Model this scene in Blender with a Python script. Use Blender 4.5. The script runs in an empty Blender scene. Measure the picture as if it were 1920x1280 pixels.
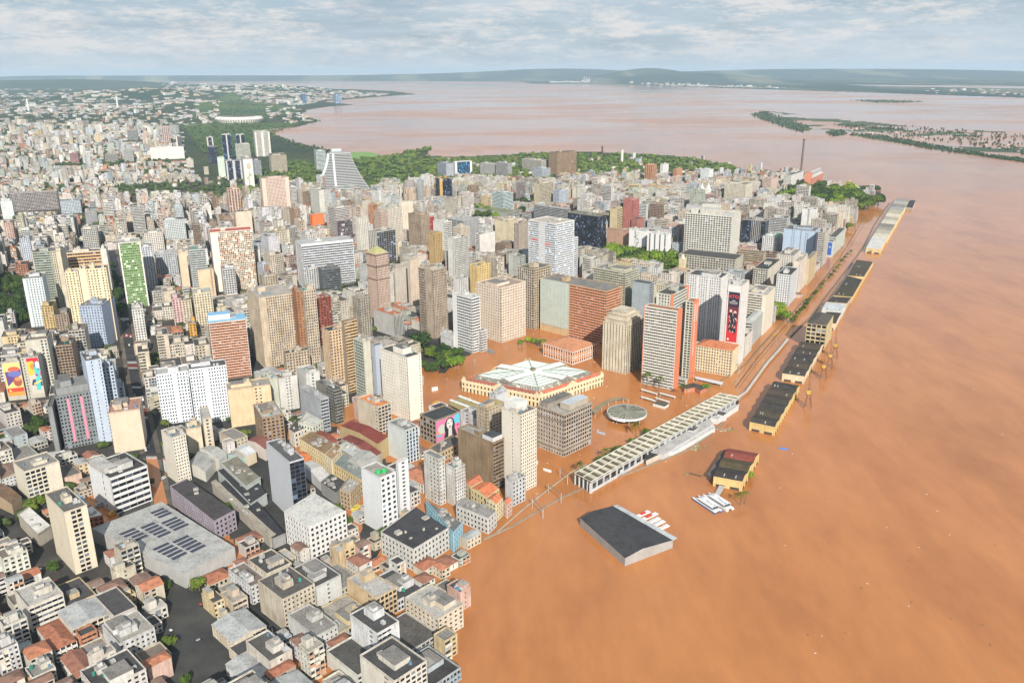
import bpy, math, random
import numpy as np
from mathutils import Vector
random.seed(7)
rnd = random.Random(11)
sc = bpy.context.scene
COL = sc.collection
# ------------------------------------------------------------------ camera, sky, sun, exposure
F = 1570.0; P = math.atan(512 / F); H = 310.0; ROLL = math.radians(0.4)
cam_d = bpy.data.cameras.new("camera"); cam = bpy.data.objects.new("camera", cam_d); COL.objects.link(cam)
cam_d.sensor_width = 36.0; cam_d.lens = 36.0 * F / 1920.0
cam_d.clip_start = 1.0; cam_d.clip_end = 120000.0
cam.location = (0, 0, H)
from mathutils import Matrix
cam.matrix_world = Matrix.Translation((0, 0, H)) @ Matrix.Rotation(math.pi / 2 - P, 4, 'X') @ Matrix.Rotation(ROLL * -1, 4, 'Z')
sc.camera = cam
SUN_EL = math.radians(32); SUN_AZ = math.radians(-79)      # direction the sun stands in, measured from +X
world = bpy.data.worlds.new("World"); sc.world = world; world.use_nodes = True
def build_world():
    nt = world.node_tree; nt.nodes.clear(); N = nt.nodes.new; L = nt.links.new
    out = N('ShaderNodeOutputWorld'); bg = N('ShaderNodeBackground'); bg.inputs[1].default_value = 0.055
    sky = N('ShaderNodeTexSky'); sky.sky_type = 'NISHITA'; sky.sun_disc = False
    sky.sun_elevation = SUN_EL; sky.sun_rotation = math.radians(90) - SUN_AZ
    sky.altitude = 300; sky.air_density = 1.0; sky.dust_density = 1.2; sky.ozone_density = 1.4
    tc = N('ShaderNodeTexCoord')
    def noise(scale, vec_scale, detail, rough, loc=(0, 0, 0)):
        mp = N('ShaderNodeMapping'); mp.inputs['Scale'].default_value = vec_scale; mp.inputs['Location'].default_value = loc
        L(tc.outputs['Generated'], mp.inputs['Vector'])
        n = N('ShaderNodeTexNoise'); n.inputs['Scale'].default_value = scale; n.inputs['Detail'].default_value = detail
        n.inputs['Roughness'].default_value = rough
        L(mp.outputs[0], n.inputs['Vector']); return n
    def ramp(src, stops):
        r = N('ShaderNodeValToRGB'); cr = r.color_ramp
        cr.elements[0].position = stops[0][0]; cr.elements[0].color = (*stops[0][1], 1)
        cr.elements[1].position = stops[-1][0]; cr.elements[1].color = (*stops[-1][1], 1)
        for p, c in stops[1:-1]:
            e = cr.elements.new(p); e.color = (*c, 1)
        L(src, r.inputs[0]); return r
    def mix(fac, a, b):
        m = N('ShaderNodeMix'); m.data_type = 'RGBA'
        for sck, v in ((m.inputs[0], fac), (m.inputs[6], a), (m.inputs[7], b)):
            if hasattr(v, 'links'): L(v, sck)
            elif isinstance(v, tuple): sck.default_value = (*v, 1)
            else: sck.default_value = v
        return m.outputs[2]
    w = lambda v: (v, v, v)
    # a high, thin, even layer veils the blue; broken streaks of cloud below it
    veil = mix(0.66, sky.outputs[0], (5.0, 6.7, 8.6))
    big = ramp(noise(3.4, (1.0, 1.0, 6), 11, .7).outputs[0], [(.38, w(0)), (.62, w(1))])
    c1 = mix(big.outputs[0], veil, (7.6, 8.8, 9.8))
    pf = ramp(noise(13, (1.0, 1.0, 4.5), 14, .76, (3, 1, 0)).outputs[0], [(.47, w(0)), (.60, w(.9))])
    c2 = mix(pf.outputs[0], c1, (10.2, 10.1, 10.0))
    dk = ramp(noise(4.2, (1.0, 1.0, 10), 10, .66, (7, 2, 4)).outputs[0], [(.52, w(0)), (.70, w(.5))])
    c3 = mix(dk.outputs[0], c2, (4.5, 5.6, 6.9))
    # low bank of small clouds just over the horizon
    sep = N('ShaderNodeSeparateXYZ'); L(tc.outputs['Generated'], sep.inputs[0])
    bank = ramp(sep.outputs[2], [(.0, w(0)), (.004, w(0)), (.010, w(1)), (.019, w(.5)), (.03, w(0))])
    cu = ramp(noise(26, (1, 1, 3.0), 8, .62, (1, 5, 2)).outputs[0], [(.52, w(0)), (.64, w(.75))])
    mlt = N('ShaderNodeMath'); mlt.operation = 'MULTIPLY'; L(bank.outputs[0], mlt.inputs[0]); L(cu.outputs[0], mlt.inputs[1])
    low = ramp(sep.outputs[2], [(.0, w(.75)), (.035, w(0))])
    c4 = mix(low.outputs[0], c3, (7.4, 8.8, 10.0))
    c5 = mix(mlt.outputs[0], c4, (8.8, 9.0, 9.2))
    L(c5, bg.inputs[0]); L(bg.outputs[0], out.inputs[0])
build_world()
sun_d = bpy.data.lights.new("sun", 'SUN'); sun_d.energy = 5.0; sun_d.angle = math.radians(0.6); sun_d.color = (1.0, .93, .82)
sun = bpy.data.objects.new("sun", sun_d); COL.objects.link(sun)
sd = Vector((math.cos(SUN_EL) * math.cos(SUN_AZ), math.cos(SUN_EL) * math.sin(SUN_AZ), math.sin(SUN_EL)))
sun.rotation_euler = sd.to_track_quat('Z', 'Y').to_euler()
sc.view_settings.view_transform = 'Standard'; sc.view_settings.look = 'None'
sc.view_settings.exposure = 0.5; sc.view_settings.gamma = 1.0; sc.view_settings.use_curve_mapping = False

# ------------------------------------------------------------------ survey: photo sightings -> places on the ground
_cR, _sR = math.cos(ROLL), math.sin(ROLL); cP, sP = math.cos(P), math.sin(P)
def un(x, y, z=0.0):
    u = x - 960; v = y - 640; u2 = u * _cR - v * _sR; v2 = u * _sR + v * _cR
    k = (H - z) / max(1e-3, (F * sP + v2 * cP)); return (u2 * k, (F * cP - v2 * sP) * k)
def pr(X, Y, Z=0.0):
    d = Y * cP + (H - Z) * sP
    if d < 1: return (-1e5, 1e5)
    v2 = ((H - Z) * cP - Y * sP) * F / d; u2 = X * F / d
    return (960 + u2 * _cR + v2 * _sR, 640 - u2 * _sR + v2 * _cR)
def inpoly(x, y, poly):
    c = False; j = len(poly) - 1
    for i in range(len(poly)):
        xi, yi = poly[i]; xj, yj = poly[j]
        if (yi > y) != (yj > y) and x < (xj - xi) * (y - yi) / (yj - yi) + xi: c = not c
        j = i
    return c

# ------------------------------------------------------------------ materials
MATS = {}
def newmat(name):
    m = bpy.data.materials.new(name); m.use_nodes = True; nt = m.node_tree
    b = nt.nodes['Principled BSDF']; MATS[name] = m; return m, nt, b
def nd(nt, t, **kw):
    n = nt.nodes.new(t)
    for k, v in kw.items():
        if k in n.inputs: n.inputs[k].default_value = v
        else: setattr(n, k, v)
    return n
def pos_noise(nt, scale, vs=(1, 1, 1), detail=4, rough=.55, coord='pos'):
    if coord == 'pos': g = nd(nt, 'ShaderNodeNewGeometry'); o = g.outputs['Position']
    else: g = nd(nt, 'ShaderNodeTexCoord'); o = g.outputs['Object']
    mp = nd(nt, 'ShaderNodeMapping'); mp.inputs['Scale'].default_value = vs; nt.links.new(o, mp.inputs['Vector'])
    n = nd(nt, 'ShaderNodeTexNoise'); n.inputs['Scale'].default_value = scale; n.inputs['Detail'].default_value = detail; n.inputs['Roughness'].default_value = rough
    nt.links.new(mp.outputs[0], n.inputs['Vector']); return n.outputs[0]
def ramp(nt, src, stops):
    r = nd(nt, 'ShaderNodeValToRGB'); cr = r.color_ramp
    cr.elements[0].position = stops[0][0]; cr.elements[0].color = (*stops[0][1], 1)
    cr.elements[1].position = stops[-1][0]; cr.elements[1].color = (*stops[-1][1], 1)
    for p, c in stops[1:-1]: e = cr.elements.new(p); e.color = (*c, 1)
    nt.links.new(src, r.inputs[0]); return r.outputs[0]
def mixc(nt, fac, a, b, mode='MIX'):
    m = nd(nt, 'ShaderNodeMix', data_type='RGBA', blend_type=mode)
    for sck, v in ((m.inputs[0], fac), (m.inputs[6], a), (m.inputs[7], b)):
        if hasattr(v, 'links'): nt.links.new(v, sck)
        elif isinstance(v, tuple): sck.default_value = (*v, 1)
        else: sck.default_value = v
    return m.outputs[2]
def math_(nt, op, a, b=None):
    m = nd(nt, 'ShaderNodeMath', operation=op)
    for i, v in enumerate((a, b)):
        if v is None: continue
        if hasattr(v, 'links'): nt.links.new(v, m.inputs[i])
        else: m.inputs[i].default_value = v
    return m.outputs[0]
W3 = lambda v: (v, v, v)
def attr(nt):
    a = nd(nt, 'ShaderNodeAttribute'); a.attribute_name = 'col'; return a
def mk_wall():
    m, nt, b = newmat('wall'); a = attr(nt)
    streak = ramp(nt, pos_noise(nt, .55, (1, 1, .13), 6, .7), [(.33, W3(1)), (.58, W3(0))])
    blot = ramp(nt, pos_noise(nt, .09, (1, 1, 1), 4), [(.35, W3(1)), (.65, W3(0))])
    g = math_(nt, 'MULTIPLY', math_(nt, 'ADD', math_(nt, 'MULTIPLY', streak, .5), math_(nt, 'MULTIPLY', blot, .4)), a.outputs['Alpha'])
    dirty = mixc(nt, 1.0, a.outputs['Color'], (.44, .39, .34), 'MULTIPLY')
    c = mixc(nt, g, a.outputs['Color'], dirty)
    fine = ramp(nt, pos_noise(nt, 1.6, (1, 1, .5), 3), [(.3, W3(.88)), (.7, W3(1.06))])
    nt.links.new(mixc(nt, 1.0, c, fine, 'MULTIPLY'), b.inputs['Base Color'])
    b.inputs['Roughness'].default_value = .85; b.inputs['Specular IOR Level'].default_value = .25
mk_wall()
def mk_roof():
    m, nt, b = newmat('roof'); a = attr(nt)
    bl = ramp(nt, pos_noise(nt, .11, (1, 1, 1), 9, .72), [(.33, W3(.55)), (.5, W3(.92)), (.68, W3(1.1))])
    st = ramp(nt, pos_noise(nt, .9, (1, 1, 1), 5, .7), [(.35, W3(.62)), (.55, W3(1.05))])
    c = mixc(nt, a.outputs['Alpha'], a.outputs['Color'], mixc(nt, 1., mixc(nt, 1., a.outputs['Color'], bl, 'MULTIPLY'), st, 'MULTIPLY'))
    nt.links.new(c, b.inputs['Base Color']); b.inputs['Roughness'].default_value = .9; b.inputs['Specular IOR Level'].default_value = .2
mk_roof()
def mk_tile():
    m, nt, b = newmat('tile'); a = attr(nt)
    bl = ramp(nt, pos_noise(nt, .35, (1, 1, 1), 8, .7), [(.3, (.45, .42, .4)), (.5, W3(.95)), (.7, (1.2, 1.1, 1.0))])
    nt.links.new(mixc(nt, 1., a.outputs['Color'], bl, 'MULTIPLY'), b.inputs['Base Color']); b.inputs['Roughness'].default_value = .9
mk_tile()
def mk_glass():
    m, nt, b = newmat('glass'); a = attr(nt)
    uv = nd(nt, 'ShaderNodeUVMap'); uv.uv_map = 'uv'
    fl = nd(nt, 'ShaderNodeVectorMath', operation='FLOOR'); nt.links.new(uv.outputs[0], fl.inputs[0])
    wn = nd(nt, 'ShaderNodeTexWhiteNoise', noise_dimensions='2D'); nt.links.new(fl.outputs[0], wn.inputs['Vector'])
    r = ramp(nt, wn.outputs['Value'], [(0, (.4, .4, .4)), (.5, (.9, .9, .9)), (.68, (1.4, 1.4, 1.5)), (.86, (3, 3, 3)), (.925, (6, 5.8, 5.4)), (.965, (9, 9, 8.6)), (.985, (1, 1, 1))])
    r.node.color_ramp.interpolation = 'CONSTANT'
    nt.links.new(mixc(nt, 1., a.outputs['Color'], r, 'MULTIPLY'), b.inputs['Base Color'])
    b.inputs['Roughness'].default_value = .2; b.inputs['Specular IOR Level'].default_value = .35
mk_glass()
def mk_far():   # far blocks: too small to pick out panes, floors and bays come from the coordinates
    m, nt, b = newmat('far_wall'); a = attr(nt)
    uv = nd(nt, 'ShaderNodeUVMap'); uv.uv_map = 'uv'
    fr = nd(nt, 'ShaderNodeVectorMath', operation='FRACTION'); nt.links.new(uv.outputs[0], fr.inputs[0])
    sp = nd(nt, 'ShaderNodeSeparateXYZ'); nt.links.new(fr.outputs[0], sp.inputs[0])
    k = math_(nt, 'MULTIPLY', math_(nt, 'LESS_THAN', math_(nt, 'ABSOLUTE', math_(nt, 'SUBTRACT', sp.outputs[0], .5)), .27),
              math_(nt, 'LESS_THAN', math_(nt, 'ABSOLUTE', math_(nt, 'SUBTRACT', sp.outputs[1], .5)), .24))
    bl = ramp(nt, pos_noise(nt, .06, (1, 1, .4), 3), [(.35, W3(.72)), (.65, W3(1.05))])
    c = mixc(nt, 1., mixc(nt, math_(nt, 'MULTIPLY', k, .85), a.outputs['Color'], (.045, .05, .06)), bl, 'MULTIPLY')
    nt.links.new(c, b.inputs['Base Color']); b.inputs['Roughness'].default_value = .8
mk_far()
def mk_metal():
    m, nt, b = newmat('metal'); a = attr(nt)
    bl = ramp(nt, pos_noise(nt, .25, (1, 1, 1), 6, .65), [(.35, W3(.62)), (.6, W3(1.05))])
    nt.links.new(mixc(nt, 1., a.outputs['Color'], bl, 'MULTIPLY'), b.inputs['Base Color'])
    b.inputs['Roughness'].default_value = .45; b.inputs['Metallic'].default_value = .15
mk_metal()
def mk_paint():
    m, nt, b = newmat('paint'); a = attr(nt)
    nt.links.new(a.outputs['Color'], b.inputs['Base Color']); b.inputs['Roughness'].default_value = .5
mk_paint()
def mk_leaf():
    m, nt, b = newmat('foliage'); a = attr(nt)
    oi = nd(nt, 'ShaderNodeObjectInfo')
    n = ramp(nt, pos_noise(nt, .22, (1, 1, 1), 5, .7), [(.3, (.45, .5, .55)), (.5, W3(1)), (.7, (1.7, 1.5, 1.0))])
    n2 = ramp(nt, pos_noise(nt, .018, (1, 1, 1), 3, .6), [(.35, (.7, .8, .85)), (.65, (1.35, 1.2, .9))])
    orr = ramp(nt, oi.outputs['Random'], [(0, (.65, .75, .75)), (1, (1.5, 1.3, 1.0))])
    c = mixc(nt, 1., mixc(nt, 1., mixc(nt, 1., a.outputs['Color'], n, 'MULTIPLY'), n2, 'MULTIPLY'), orr, 'MULTIPLY')
    nt.links.new(c, b.inputs['Base Color']); b.inputs['Roughness'].default_value = .8; b.inputs['Specular IOR Level'].default_value = .2
mk_leaf()
def mk_bark():
    m, nt, b = newmat('bark'); n = ramp(nt, pos_noise(nt, 2., (1, 1, .3), 5), [(.3, (.06, .045, .03)), (.7, (.17, .13, .10))])
    nt.links.new(n, b.inputs['Base Color']); b.inputs['Roughness'].default_value = .95
mk_bark()
def mk_water():
    m, nt, b = newmat('water')
    # silt plumes: long drifting bands of paler and redder mud
    n1 = pos_noise(nt, .0007, (1, .8, 1), 6, .55)
    n2 = pos_noise(nt, .011, (1.3, .5, 1), 7, .62)
    c = ramp(nt, n1, [(.36, (.37, .150, .052)), (.48, (.41, .163, .052)), (.58, (.43, .176, .058)), (.68, (.45, .20, .082))])
    c2 = mixc(nt, 1., ramp(nt, n2, [(.32, (.80, .76, .72)), (.5, W3(1)), (.68, (1.1, 1.13, 1.18))]), ramp(nt, pos_noise(nt, .05, (1.6, .4, 1), 5, .65), [(.3, W3(.90)), (.7, W3(1.06))]), 'MULTIPLY')
    nt.links.new(mixc(nt, 1., c, c2, 'MULTIPLY'), b.inputs['Base Color'])
    rr = ramp(nt, pos_noise(nt, .0011, (.6, 1.0, 1), 5, .6), [(.40, W3(.05)), (.60, W3(.24))])
    nt.links.new(rr, b.inputs['Roughness']); b.inputs['Specular IOR Level'].default_value = .5; b.inputs['IOR'].default_value = 1.38
    bp = nd(nt, 'ShaderNodeBump'); bp.inputs['Strength'].default_value = .26; bp.inputs['Distance'].default_value = .25
    h = math_(nt, 'ADD', pos_noise(nt, .22, (.6, 1.4, 1), 4, .6), math_(nt, 'MULTIPLY', pos_noise(nt, .03, (.5, 1.5, 1), 4, .5), 1.5))
    nt.links.new(h, bp.inputs['Height']); nt.links.new(bp.outputs[0], b.inputs['Normal'])
mk_water()
def mk_ground():
    m, nt, b = newmat('ground'); a = attr(nt)
    n = ramp(nt, pos_noise(nt, .03, (1, 1, 1), 7, .65), [(.35, W3(.65)), (.65, W3(1.25))])
    n3 = ramp(nt, pos_noise(nt, .0012, (1, 1, 1), 8, .65), [(.35, (.55, .7, .8)), (.65, (1.5, 1.3, 1.1))])
    nt.links.new(mixc(nt, 1., mixc(nt, 1., a.outputs['Color'], n, 'MULTIPLY'), n3, 'MULTIPLY'), b.inputs['Base Color'])
    b.inputs['Roughness'].default_value = .95; b.inputs['Specular IOR Level'].default_value = .1
mk_ground()

# ------------------------------------------------------------------ mesh building
class MB:
    def __init__(s): s.v = []; s.n = []; s.m = []; s.c = []; s.uv = []; s.mats = []
    def mi(s, mat):
        if mat not in s.mats: s.mats.append(mat)
        return s.mats.index(mat)
    def poly(s, pts, mat, col, uv=None):
        s.v.extend(pts); s.n.append(len(pts)); s.m.append(s.mi(mat))
        s.c.append(col if len(col) == 4 else (*col, .5))
        s.uv.extend(uv if uv else [(0, 0)] * len(pts))
    def box(s, cx, cy, z0, z1, ang, hx, hy, mat, col, top=None, bottom=False):
        c, q = math.cos(ang), math.sin(ang)
        p = [(cx + x * c - y * q, cy + x * q + y * c) for x, y in ((-hx, -hy), (hx, -hy), (hx, hy), (-hx, hy))]
        s.prism(p, z0, z1, mat, col, top, bottom)
    def prism(s, p, z0, z1, mat, col, top=None, bottom=False):
        n = len(p)
        for i in range(n):
            a = p[i]; b = p[(i + 1) % n]
            s.poly([(a[0], a[1], z0), (b[0], b[1], z0), (b[0], b[1], z1), (a[0], a[1], z1)], mat, col)
        tm, tc = top if top else (mat, col)
        s.poly([(x, y, z1) for x, y in p], tm, tc)
        if bottom: s.poly([(x, y, z0) for x, y in reversed(p)], mat, col)
    def bar(s, a, b, r, mat, col, n=6, r2=None):
        a = Vector(a); b = Vector(b); d = (b - a).normalized(); r2 = r if r2 is None else r2
        u = d.orthogonal().normalized(); w = d.cross(u)
        A = [a + (u * math.cos(2 * math.pi * i / n) + w * math.sin(2 * math.pi * i / n)) * r for i in range(n)]
        B = [b + (u * math.cos(2 * math.pi * i / n) + w * math.sin(2 * math.pi * i / n)) * r2 for i in range(n)]
        for i in range(n):
            j = (i + 1) % n; s.poly([tuple(A[i]), tuple(A[j]), tuple(B[j]), tuple(B[i])], mat, col)
        s.poly([tuple(x) for x in B], mat, col); s.poly([tuple(x) for x in reversed(A)], mat, col)
    def mesh(s, name, origin=(0, 0, 0)):
        me = bpy.data.meshes.new(name); nv = len(s.v)
        if not nv: return me
        co = np.array(s.v, dtype=np.float32) - np.array(origin, dtype=np.float32)
        me.vertices.add(nv); me.vertices.foreach_set('co', co.ravel())
        cnt = np.array(s.n, dtype=np.int32); st = np.concatenate(([0], np.cumsum(cnt)[:-1])).astype(np.int32)
        me.loops.add(nv); me.loops.foreach_set('vertex_index', np.arange(nv, dtype=np.int32))
        me.polygons.add(len(cnt)); me.polygons.foreach_set('loop_start', st)
        try: me.polygons.foreach_set('loop_total', cnt)
        except Exception: pass
        me.polygons.foreach_set('material_index', np.array(s.m, dtype=np.int32))
        at = me.attributes.new('col', 'FLOAT_COLOR', 'FACE'); at.data.foreach_set('color', np.array(s.c, dtype=np.float32).ravel())
        ul = me.uv_layers.new(name='uv'); ul.data.foreach_set('uv', np.array(s.uv, dtype=np.float32).ravel())
        for m in s.mats: me.materials.append(MATS[m])
        me.update(calc_edges=True); return me
    def obj(s, name, parent=None, origin=None, stuff=False):
        if not s.v: return None
        if origin is None: origin = tuple(parent['_o']) if parent is not None and '_o' in parent else (0, 0, 0)
        o = bpy.data.objects.new(name, s.mesh(name, origin)); COL.objects.link(o)
        if parent is not None: o.parent = parent; o['_o'] = list(origin)
        else: o.location = origin
        if stuff: o['kind'] = 'stuff'
        return o
LABELS = []
def thing(name, label, cat, loc, group=None):
    o = bpy.data.objects.new(name, None); COL.objects.link(o); o.location = loc; o.empty_display_size = 2
    o['label'] = label; o['category'] = cat; o['_o'] = list(loc)
    if group: o['group'] = group
    LABELS.append(o); return o
def tag(o, label, cat, group=None):
    o['label'] = label; o['category'] = cat
    if group: o['group'] = group
    LABELS.append(o); return o
def struct(o): o['kind'] = 'structure'; return o

# ------------------------------------------------------------------ facades
DARK = (.026, .031, .040, 1)
class Fac:
    """one outer face of a building: origin, direction along it, outward normal"""
    def __init__(s, P0, d, n): s.P0 = P0; s.d = d; s.n = n
    def pt(s, t, off, z): return (s.P0[0] + s.d[0] * t + s.n[0] * off, s.P0[1] + s.d[1] * t + s.n[1] * off, z)
    def front(s, mb, a, b, z0, z1, off, mat, col, uv=None):
        mb.poly([s.pt(a, off, z0), s.pt(b, off, z0), s.pt(b, off, z1), s.pt(a, off, z1)], mat, col, uv)
    def pier(s, mb, a, b, z0, z1, o0, o1, mat, col):
        s.front(mb, a, b, z0, z1, o1, mat, col)
        mb.poly([s.pt(a, o0, z0), s.pt(a, o1, z0), s.pt(a, o1, z1), s.pt(a, o0, z1)], mat, col)
        mb.poly([s.pt(b, o1, z0), s.pt(b, o0, z0), s.pt(b, o0, z1), s.pt(b, o1, z1)], mat, col)
    def band(s, mb, a, b, z0, z1, o0, o1, mat, col, ends=False):
        s.front(mb, a, b, z0, z1, o1, mat, col)
        mb.poly([s.pt(a, o1, z1), s.pt(b, o1, z1), s.pt(b, o0, z1), s.pt(a, o0, z1)], mat, col)
        mb.poly([s.pt(a, o0, z0), s.pt(b, o0, z0), s.pt(b, o1, z0), s.pt(a, o1, z0)], mat, col)
        if ends:
            mb.poly([s.pt(a, o0, z0), s.pt(a, o1, z0), s.pt(a, o1, z1), s.pt(a, o0, z1)], mat, col)
            mb.poly([s.pt(b, o1, z0), s.pt(b, o0, z0), s.pt(b, o0, z1), s.pt(b, o1, z1)], mat, col)
def parse(spec):
    out = []; i = 0
    while i < len(spec):
        ch = spec[i]; i += 1; num = ''
        while i < len(spec) and (spec[i].isdigit() or spec[i] == '.'): num += spec[i]; i += 1
        out.append((ch, float(num) if num else 1.0))
    return out
RC = (-.45)
def facade(f, length, z0, z1, spec, col, acc, S, fh=3.15, bay=3.3, bands=None, glass=DARK, lite=False):
    """S: dict of mesh builders wall / glass. bands: list collecting (builder) for floor bands kept apart"""
    toks = parse(spec); tot = sum(w for _, w in toks); t = 0
    W = S['wall']; G = S['glass']; hgt = z1 - z0
    nf = max(1, int(round(hgt / fh))); fl = hgt / nf
    uo = rnd.randint(0, 500); vo = rnd.randint(0, 500)
    for ch, w in toks:
        a = t; b = t + length * w / tot; t = b; L = b - a
        if ch in 'nNM':
            c = acc if ch == 'N' else col
            f.front(W, a, b, z0, z1, 0, 'wall', c)
            if len(toks) > 1:
                for q in (a, b): W.poly([f.pt(q, RC, z0), f.pt(q, 0, z0), f.pt(q, 0, z1), f.pt(q, RC, z1)], 'wall', c)
            continue
        nb = max(1, int(round(L / bay))); bw = L / nb
        gcol = glass
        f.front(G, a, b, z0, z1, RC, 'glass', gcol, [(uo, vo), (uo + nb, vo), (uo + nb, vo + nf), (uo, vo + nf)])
        uo += nb + 3
        if ch in 'wpWk':      # punched windows: w normal, p small, W large, k = small irregular
            pw = {'w': .45, 'p': .58, 'W': .2, 'k': .52}[ch] * bw; bh = {'w': .46, 'p': .56, 'W': .32, 'k': .5}[ch] * fl
            for i in range(nb + 1):
                x = a + i * bw; x0 = max(a, x - pw / 2); x1 = min(b, x + pw / 2)
                f.pier(W, x0, x1, z0, z1, RC, 0, 'wall', col)
            for k in range(nf + 1):
                z = z0 + k * fl; f.band(W, a, b, max(z0, z - bh * .55), min(z1, z + bh * .45), RC, -.03, 'wall', col)
            if ch in 'wpk':
                for k in range(nf):
                    for i in range(nb):
                        if rnd.random() < .07: x = a + (i + .5) * bw; z = z0 + k * fl + bh * .1; f.band(W, x - .45, x + .45, z, z + .6, 0, .5, 'wall', (.55, .55, .53, .8), False)
            if ch == 'w' and not lite:
                # sills
                for k in range(nf): f.band(W, a + pw * .4, b - pw * .4, z0 + k * fl + bh * .45 - .12, z0 + k * fl + bh * .45 + .04, 0, .14, 'wall', (col[0] * .9, col[1] * .9, col[2] * .9, .6))
            continue
        if ch in 'bB':
            c = acc if ch == 'B' else col
            bh = fl * (.36 if glass[0] < .021 else .46)
            for q0, q1 in ((a, a + .5), (b - .5, b)): f.pier(W, q0, q1, z0, z1, RC, 0, 'wall', col)
            for k in range(nf + 1):
                z = z0 + k * fl; zz0 = max(z0, z - bh * .55); zz1 = min(z1, z + bh * .45)
                if bands is not None:
                    m = MB(); f.band(m, a + .5, b - .5, zz0, zz1, RC, .06, 'wall', c); bands.append(m)
                else: f.band(W, a + .5, b - .5, zz0, zz1, RC, .06, 'wall', c)
            for i in range(1, nb):
                x = a + i * bw; f.pier(W, x - .09, x + .09, z0, z1, RC, -.22, 'wall', (col[0] * .8, col[1] * .8, col[2] * .8, .5))
            continue
        if ch in 'cC':       # balconies projecting in front of windows, some enclosed
            for i in range(nb + 1):
                x = a + i * bw; f.pier(W, max(a, x - .3), min(b, x + .3), z0, z1, RC, 0, 'wall', col)
            for k in range(nf + 1):
                z = z0 + k * fl; f.band(W, a, b, max(z0, z - .25), min(z1, z + .35), RC, -.03, 'wall', col)
            for k in range(nf):
                z = z0 + k * fl
                for i in range(nb):
                    r = rnd.random()
                    if ch == 'c' and r < .25: 
                        f.front(W, a + i * bw + .3, a + (i + 1) * bw - .3, z + .35, z + fl - .25, -.1, 'wall', acc if rnd.random() < .55 else (.62, .6, .55, .5)); continue
                    cc = acc if (ch == 'C' or r < .45) else (.66, .62, .52, .5)
                    f.band(W, a + i * bw + .12, a + (i + 1) * bw - .12, z - .12, z + .98, 0, .95, 'wall', cc, True)
            continue
        if ch in 'vV':
            pw = (.34 if ch == 'v' else .72) * bw
            for i in range(nb + 1):
                x = a + i * bw; f.pier(W, max(a, x - pw / 2), min(b, x + pw / 2), z0, z1, RC, .1, 'wall', col)
            for k in range(nf + 1):
                z = z0 + k * fl; f.band(W, a, b, max(z0, z - .45), min(z1, z + .55), RC, -.2, 'wall', acc)
            continue
        if ch == 'g':
            for i in range(nb + 1):
                x = a + i * bw; f.pier(W, max(a, x - .1), min(b, x + .1), z0, z1, RC, RC + .15, 'wall', acc)
            for k in range(nf + 1):
                z = z0 + k * fl; f.band(W, a, b, max(z0, z - .14), min(z1, z + .14), RC, RC + .1, 'wall', acc)
            continue
        if ch == 's':        # one narrow strip of windows in a blank wall
            m0 = a + L * .36; m1 = a + L * .64
            if m1 - m0 > 4: m0 = (a + b) / 2 - 1.6; m1 = (a + b) / 2 + 1.6
            f.pier(W, a, m0, z0, z1, RC, 0, 'wall', col); f.pier(W, m1, b, z0, z1, RC, 0, 'wall', col)
            for k in range(nf + 1):
                z = z0 + k * fl; f.band(W, m0, m1, max(z0, z - .8), min(z1, z + .8), RC, -.03, 'wall', col)
            continue

def clutter(mbR, O, dR, dL, a, b, h, col, r, big=True):
    """roof gear: returns list of (name, MB)"""
    out = []; ang = math.atan2(dR[1], dR[0])
    def P2(u, v): return (O[0] + dR[0] * u + dL[0] * v, O[1] + dR[1] * u + dL[1] * v)
    if a > 7 and b > 7 and (h > 15 or r.random() < .5):
        pu = a * r.uniform(.27, .73); pv = b * r.uniform(.3, .7); hx = min(a * .25, r.uniform(2.2, 5.5)); hy = min(b * .25, r.uniform(2.2, 5))
        m = MB(); c = P2(pu, pv); ph = r.uniform(2.6, 5.0)
        cc = (col[0] * .9, col[1] * .9, col[2] * .9, .8)
        m.box(c[0], c[1], h, h + ph, ang, hx, hy, 'wall', cc, ('roof', (.3, .29, .27, .9)))
        out.append(('penthouse', m))
        if min(a, b) > 12 and r.random() < .5:      # set-back attic storey
            m = MB(); c = P2(a * r.uniform(.3, .7), b * r.uniform(.3, .7)); m.box(c[0], c[1], h, h + 3.1, ang, a * .24, b * .24, 'wall', (col[0], col[1], col[2], .8), ('roof', (.2, .19, .18, .9))); out.append(('attic', m))
        if big:
            if r.random() < .55:
                m = MB(); c2 = P2(pu + r.uniform(-.4, .4) * hx, pv + r.uniform(-.4, .4) * hy)
                m.box(c2[0], c2[1], h + ph, h + ph + 2, ang, hx * .45, hy * .45, 'wall', cc, ('roof', (.25, .25, .25, .8))); out.append(('water_tank', m))
            for q in range(r.randint(2, 6)):
                m = MB(); c2 = P2(r.uniform(.12, .88) * a, r.uniform(.12, .88) * b)
                k = r.random()
                if k < .4:
                    rr = r.uniform(.7, 1.3); m.bar((c2[0], c2[1], h), (c2[0], c2[1], h + 1.7), rr, 'metal', r.choice([(.12, .25, .4, 1), (.4, .42, .42, 1), (.05, .25, .2, 1)]), 10, rr * .8); out.append(('water_tank', m))
                elif k < .75:
                    m.box(c2[0], c2[1], h, h + r.uniform(.9, 1.8), ang, r.uniform(.7, 1.7), r.uniform(.7, 1.4), 'metal', (.5, .5, .49, 1)); out.append(('air_unit', m))
                else:
                    m.bar((c2[0], c2[1], h), (c2[0], c2[1], h + r.uniform(4, 8)), .09, 'metal', (.3, .3, .3, 1), 4); out.append(('antenna', m))
    return out

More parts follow.
